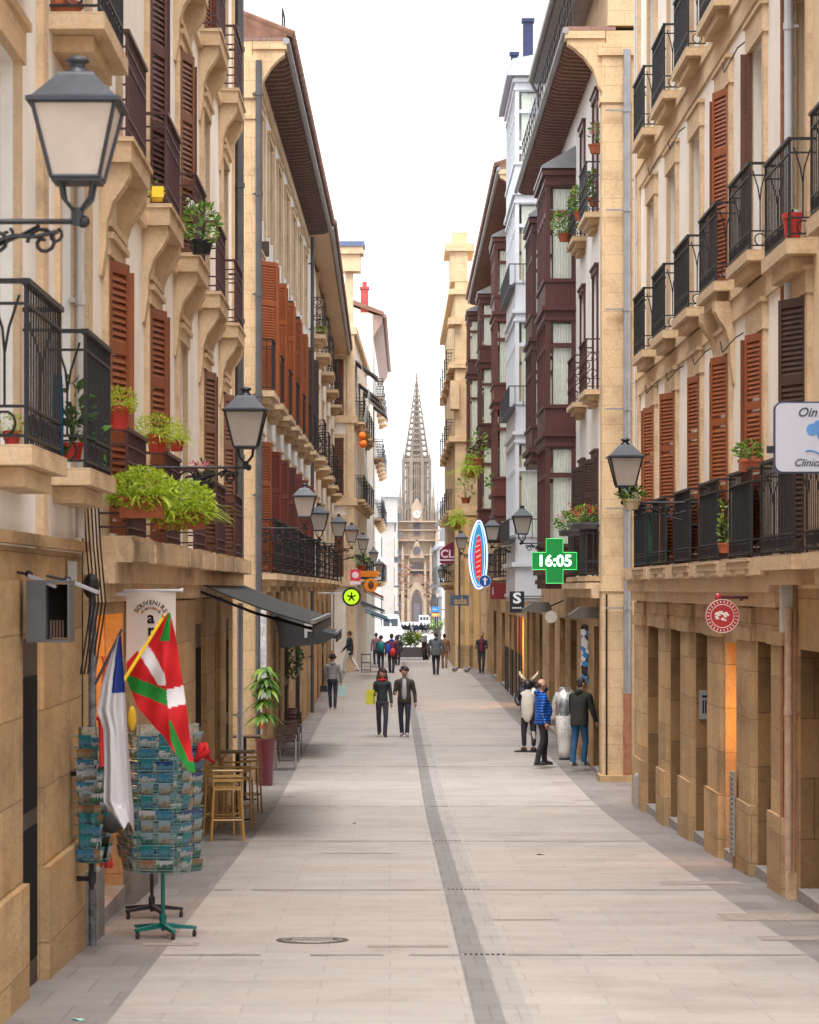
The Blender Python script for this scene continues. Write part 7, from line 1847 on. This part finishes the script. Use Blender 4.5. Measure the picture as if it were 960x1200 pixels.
tree('small green tree behind the heavy man\'s head', 513, 240, 1.7, .55, leafy, 40, 4, .16)
# planter box on the boulevard
Y = 152; t = thing('street_planter', 'long grey planter box with a bushy green shrub at the end of the street', 'planter', (PX(482.5, Y), Y, 0)); m = MB(); m.prism([(-.6, .1), (.6, .1), (.7, .62), (-.7, .62)], -.98, .98, 'x') ; m.box(-.9, -.7, -.3, .3, 0, .1); m.box(.7, .9, -.3, .3, 0, .1); m.build('box', plain('grey_planter', (.13, .12, .13), .7), t)
f = MB(); rnd = random.Random(4)
for i in range(9): leaves(f, (rnd.uniform(-.45, .35), rnd.uniform(-.3, .3), .85+.25*rnd.random()), (.34, .34, .32), 70, .17, rnd)
f.build('foliage', leafy, t, recalc=False)
m = MB(); m.cyl((0, 0, 0), (0, .04, 0), .2, n=18); m.cyl((0, .02, -1.9), (0, .02, -.1), .03, n=6); tag(m.build('round_road_sign', plain('yellow_sign', (.80, .70, .03), .4), None, at(490, 746, 160)), 'round yellow sign on a post beside the planter shrub', 'road sign')
# vehicles
def van(label, px, Y, w, h, l, col, seed=0):
    t = thing('white_van', label, 'van', (PX(px, Y), Y, G(Y))); k = [(-l/2, .35), (l/2, .35), (l/2, .95), (l*.42, 1.1), (l*.34, h*.93), (l*.3, h), (-l/2, h)]
    m = MB(); m.prism(k, -w/2, w/2, 'y'); o = m.build('body', plain('van_white', (.55, .55, .56), .35, 0, .04, 2, coat=.4), t)
    for a, b_ in ((-l*.42, -l*.2), (-l*.15, l*.05), (l*.1, l*.3)):
        m = MB(); m.box(a, b_, -w/2-.012, -w/2-.002, h*.58, h*.86); m.build('window', plain('car_glass', (.05, .06, .07), .1), t)
    for x in (-l*.32, l*.32):
        for y in (-w/2, w/2):
            m = MB(); m.cyl((x, y-.1, .33), (x, y+.1, .33), .33, n=16); o = m.build('wheel', rubber, t); m = MB(); m.cyl((x, y-.11, .33), (x, y+.11, .33), .17, n=12); m.build('rim', zinc, o)
    m = MB(); m.box(-l*.3, l*.1, -w/2-.012, -w/2-.003, h*.36, h*.44); m.build('stripe', plain('van_stripe', (.35, .38, .45)), t)
van('long white van crossing the end of the street on the left', 455, 235, 2.0, 2.25, 2.6, 0); van('second white van behind and left of the first', 441, 290, 2, 2.2, 3.0, 0)
def moto(label, px, Y, rz, col):
    t = thing('motorcycle', label, 'motorcycle', (PX(px, Y), Y, G(Y)), rz, 'motorcycles parked beyond the street')
    for y in (-.62, .62):
        m = MB(); m.tube([(0, y+.27*math.cos(q*PI/8), .3+.27*math.sin(q*PI/8)) for q in range(17)], .05, 6); m.cyl((-.03, y, .3), (.03, y, .3), .08, n=8); m.build('wheel', rubber, t)
    m = MB(); m.prism([(-.75, .55), (-.45, .35), (.2, .3), (.4, .55), (.45, .95), (.3, .98), (.15, .7), (-.2, .68), (-.7, .78)], -.14, .14, 'x'); m.build('fairing', plain('moto_%.2f_%.2f' % col[:2], col, .35), t)
    m = MB(); m.prism([(-.6, .78), (.12, .7), (.12, .78), (-.6, .86)], -.13, .13, 'x'); m.build('saddle', rubber, t)
    m = MB(); m.tube([(-.34, .35, 1.0), (0, .42, .95), (.34, .35, 1.0)], .018, 5); m.ball((0, .5, .85), .1, 8, 6); m.tube([(0, .4, .95), (0, .62, .3)], .03, 5); m.build('handlebar', iron, t)
    m = MB(); m.prism([(.42, .9), (.46, 1.25), (.44, 1.25), (.38, .92)], -.16, .16, 'x'); m.build('windscreen', plain('screen_grey', (.3, .32, .35), .1), t)
moto('scooter facing the street beside the yellow sign', 498, 150.5, R(175), (.12, .02, .03))
bc = [(.02, .02, .03), (.05, .05, .07), (.4, .4, .42), (.02, .04, .12), (.3, .3, .3), (.03, .03, .03), (.1, .1, .12), (.5, .5, .5)]
for i in range(8): moto(['first', 'second', 'third', 'fourth', 'fifth', 'sixth', 'seventh', 'last'][i]+' motorcycle from the left in the row parked below the cathedral door', 474+i*4.6, 360, R(60+35*(i % 3)), bc[i])
van('small white van parked right of the motorcycle row', 498, 500, 1.8, 2.1, 2.0, 0)
for i, (px, c_) in enumerate(((510.5, (.02, .16, .45)), (510.5, (.75, .25, .01)))):
    Y = 215; k = Y/F; t = thing('direction_sign', ['blue and white direction sign on a post right of the portal', 'orange direction sign right under the blue one'][i], 'direction sign', at(px, 714 if i == 0 else 720.5, Y)); m = MB(); m.box(-4.2*k, 4.2*k, 0, .05, -3*k+.08*i, 3*k-.08*i); m.build('panel', plain('dir%d' % i, c_, .4), t)
    m = MB(); m.box(-3.4*k, 2*k, -.008, -.002, -.25*k, .25*k); m.build('line', whitew, t)
    if i: m = MB(); m.cyl((0, .08, -2.9), (0, .08, .8), .04, n=6); m.build('post', iron, t)
# cluttered awnings and signs near the left end of the street
for i, (px, py, Y, w, c_) in enumerate(((437, 712, 122, .5, (.05, .07, .09)), (441, 720, 128, .5, (.12, .2, .26)), (447, 724, 136, .5, (.05, .16, .25)), (438, 696, 118, .4, (.2, .08, .04)))):
    t = thing('shop_awning', ['dark blue folded awning near the left end of the street', 'grey-blue awning slanting down at the left corner', 'pale blue small awning at the left street end', 'small brown awning under the orange medallion'][i], 'awning', at(px, py, Y)); m = MB(); m.prism([(-w, .3), (w, -.1), (w, -.2), (-w, .15)], -1.0, 1.0, 'y'); m.build('canopy', plain('aw%d' % i, c_, .7), t)
    m = MB(); m.tube([(-w, 0, .1), (w, 0, -.25)], .02, 5); m.build('arm', iron, t)
t = thing('cafe_rail', 'dark low metal rack standing at the foot of the left corner', 'rack', (PX(429, 127.5), 127.5, 0)); m = MB()
for z in (.1, .42, .78): m.box(-.2, .2, -.2, .2, z, z+.04)
m.build('shelf', darkw, t); m = MB()
for x in (-.2, .2):
    for y in (-.2, .2): m = MB(); m.cyl((x, y, 0), (x, y, .85), .015, n=5); m.build('upright', darkw, t)
# litter on the paving
for i, (px, py, c_) in enumerate(((362, 884, (.7, .7, .7)), (91, 1196, (.3, .6, .55)), (634, 1002, (.55, .5, .45)), (415, 965, (.6, .6, .6)))):
    yy = 30.
    for _ in range(20): yy = F*D(yy)/(py-690)
    m = MB(); m.add([(-.03, -.05, .005), (.03, -.04, .012), (.035, .05, .006), (-.02, .045, .02)], [(0, 1, 2, 3)]); m.add([(-.03, -.05, .004), (.03, -.04, .004), (.035, .05, .004), (-.02, .045, .004)], [(0, 1, 2, 3)])
    tag(m.build('paper_scrap', plain('scrap%d' % i, c_), None, (PX(px, yy), yy, G(yy)), rz=i), ['crumpled white paper scrap on the left pavement edge by the planter', 'turquoise scrap on the paving at the very bottom left', 'brownish scrap on the paving right of the drain', 'small white scrap left of the drain behind the manhole'][i], 'litter', 'paper scraps on the paving')
# bundles
for i, (px, Y) in enumerate(((533, 128), (547, 127))):
    t = thing('seated_bundle', ['white and dark bundle on the ground at the far right corner', 'white bundle on the ground left of the standing person'][i], 'bundle', (PX(px, Y), Y, 0)); m = MB(); m.ball((0, 0, .14), (.14, .12, .12), 8, 6); m.ball((.10, 0, .2), .08, 8, 6); m.build('heap', plain('bundle_white', (.25, .22, .21), .9, 0, .8, 8), t)

# ------------------------------------------------------------------ sky, light, camera
w = bpy.data.worlds.new('World'); scene.world = w; w.use_nodes = True; nt = w.node_tree; nt.nodes.clear()
sk = nt.nodes.new('ShaderNodeTexSky'); sk.sky_type = 'NISHITA'; sk.sun_disc = False; sk.sun_elevation = R(68); sk.sun_rotation = R(186); sk.air_density = 1.0; sk.dust_density = 6; sk.ozone_density = 1
hs = nt.nodes.new('ShaderNodeHueSaturation'); hs.inputs['Saturation'].default_value = .2
bg = nt.nodes.new('ShaderNodeBackground'); bg.inputs[1].default_value = .15; wo = nt.nodes.new('ShaderNodeOutputWorld')
nt.links.new(sk.outputs[0], hs.inputs['Color']); mxw = mixc(nt, .6, hs.outputs[0], (4.6, 4.65, 4.8)); nt.links.new(mxw, bg.inputs[0]); nt.links.new(bg.outputs[0], wo.inputs[0])
ld = bpy.data.lights.new('sun', 'SUN'); ld.energy = 1.2; ld.angle = R(34); ld.color = (1, .95, .88)
lo = bpy.data.objects.new('sun', ld); COL.objects.link(lo); el, az = R(68), R(186)
d = Vector((math.sin(az)*math.cos(el), math.cos(az)*math.cos(el), math.sin(el)))       # towards the sun: behind the camera, a little left
lo.rotation_euler = (-d).to_track_quat('-Z', 'Y').to_euler()
cd = bpy.data.cameras.new('camera'); cam = bpy.data.objects.new('camera', cd); COL.objects.link(cam); scene.camera = cam
cam.location = (0, 0, C); cam.rotation_euler = (PI/2, 0, 0)
cd.sensor_fit = 'HORIZONTAL'; cd.sensor_width = 24; cd.lens = F/960*24; cd.shift_x = 23/960; cd.shift_y = 90/960; cd.clip_start = .5; cd.clip_end = 5000
cd.dof.use_dof = True; cd.dof.focus_distance = 55; cd.dof.aperture_fstop = 6.0
scene.view_settings.view_transform = 'Standard'; scene.view_settings.look = 'None'; scene.view_settings.exposure = 1.75; scene.view_settings.gamma = 1
scene.cycles.use_denoising = True; scene.cycles.max_bounces = 7; scene.cycles.transparent_max_bounces = 12; scene.cycles.diffuse_bounces = 4
scene.cycles.use_adaptive_sampling = True
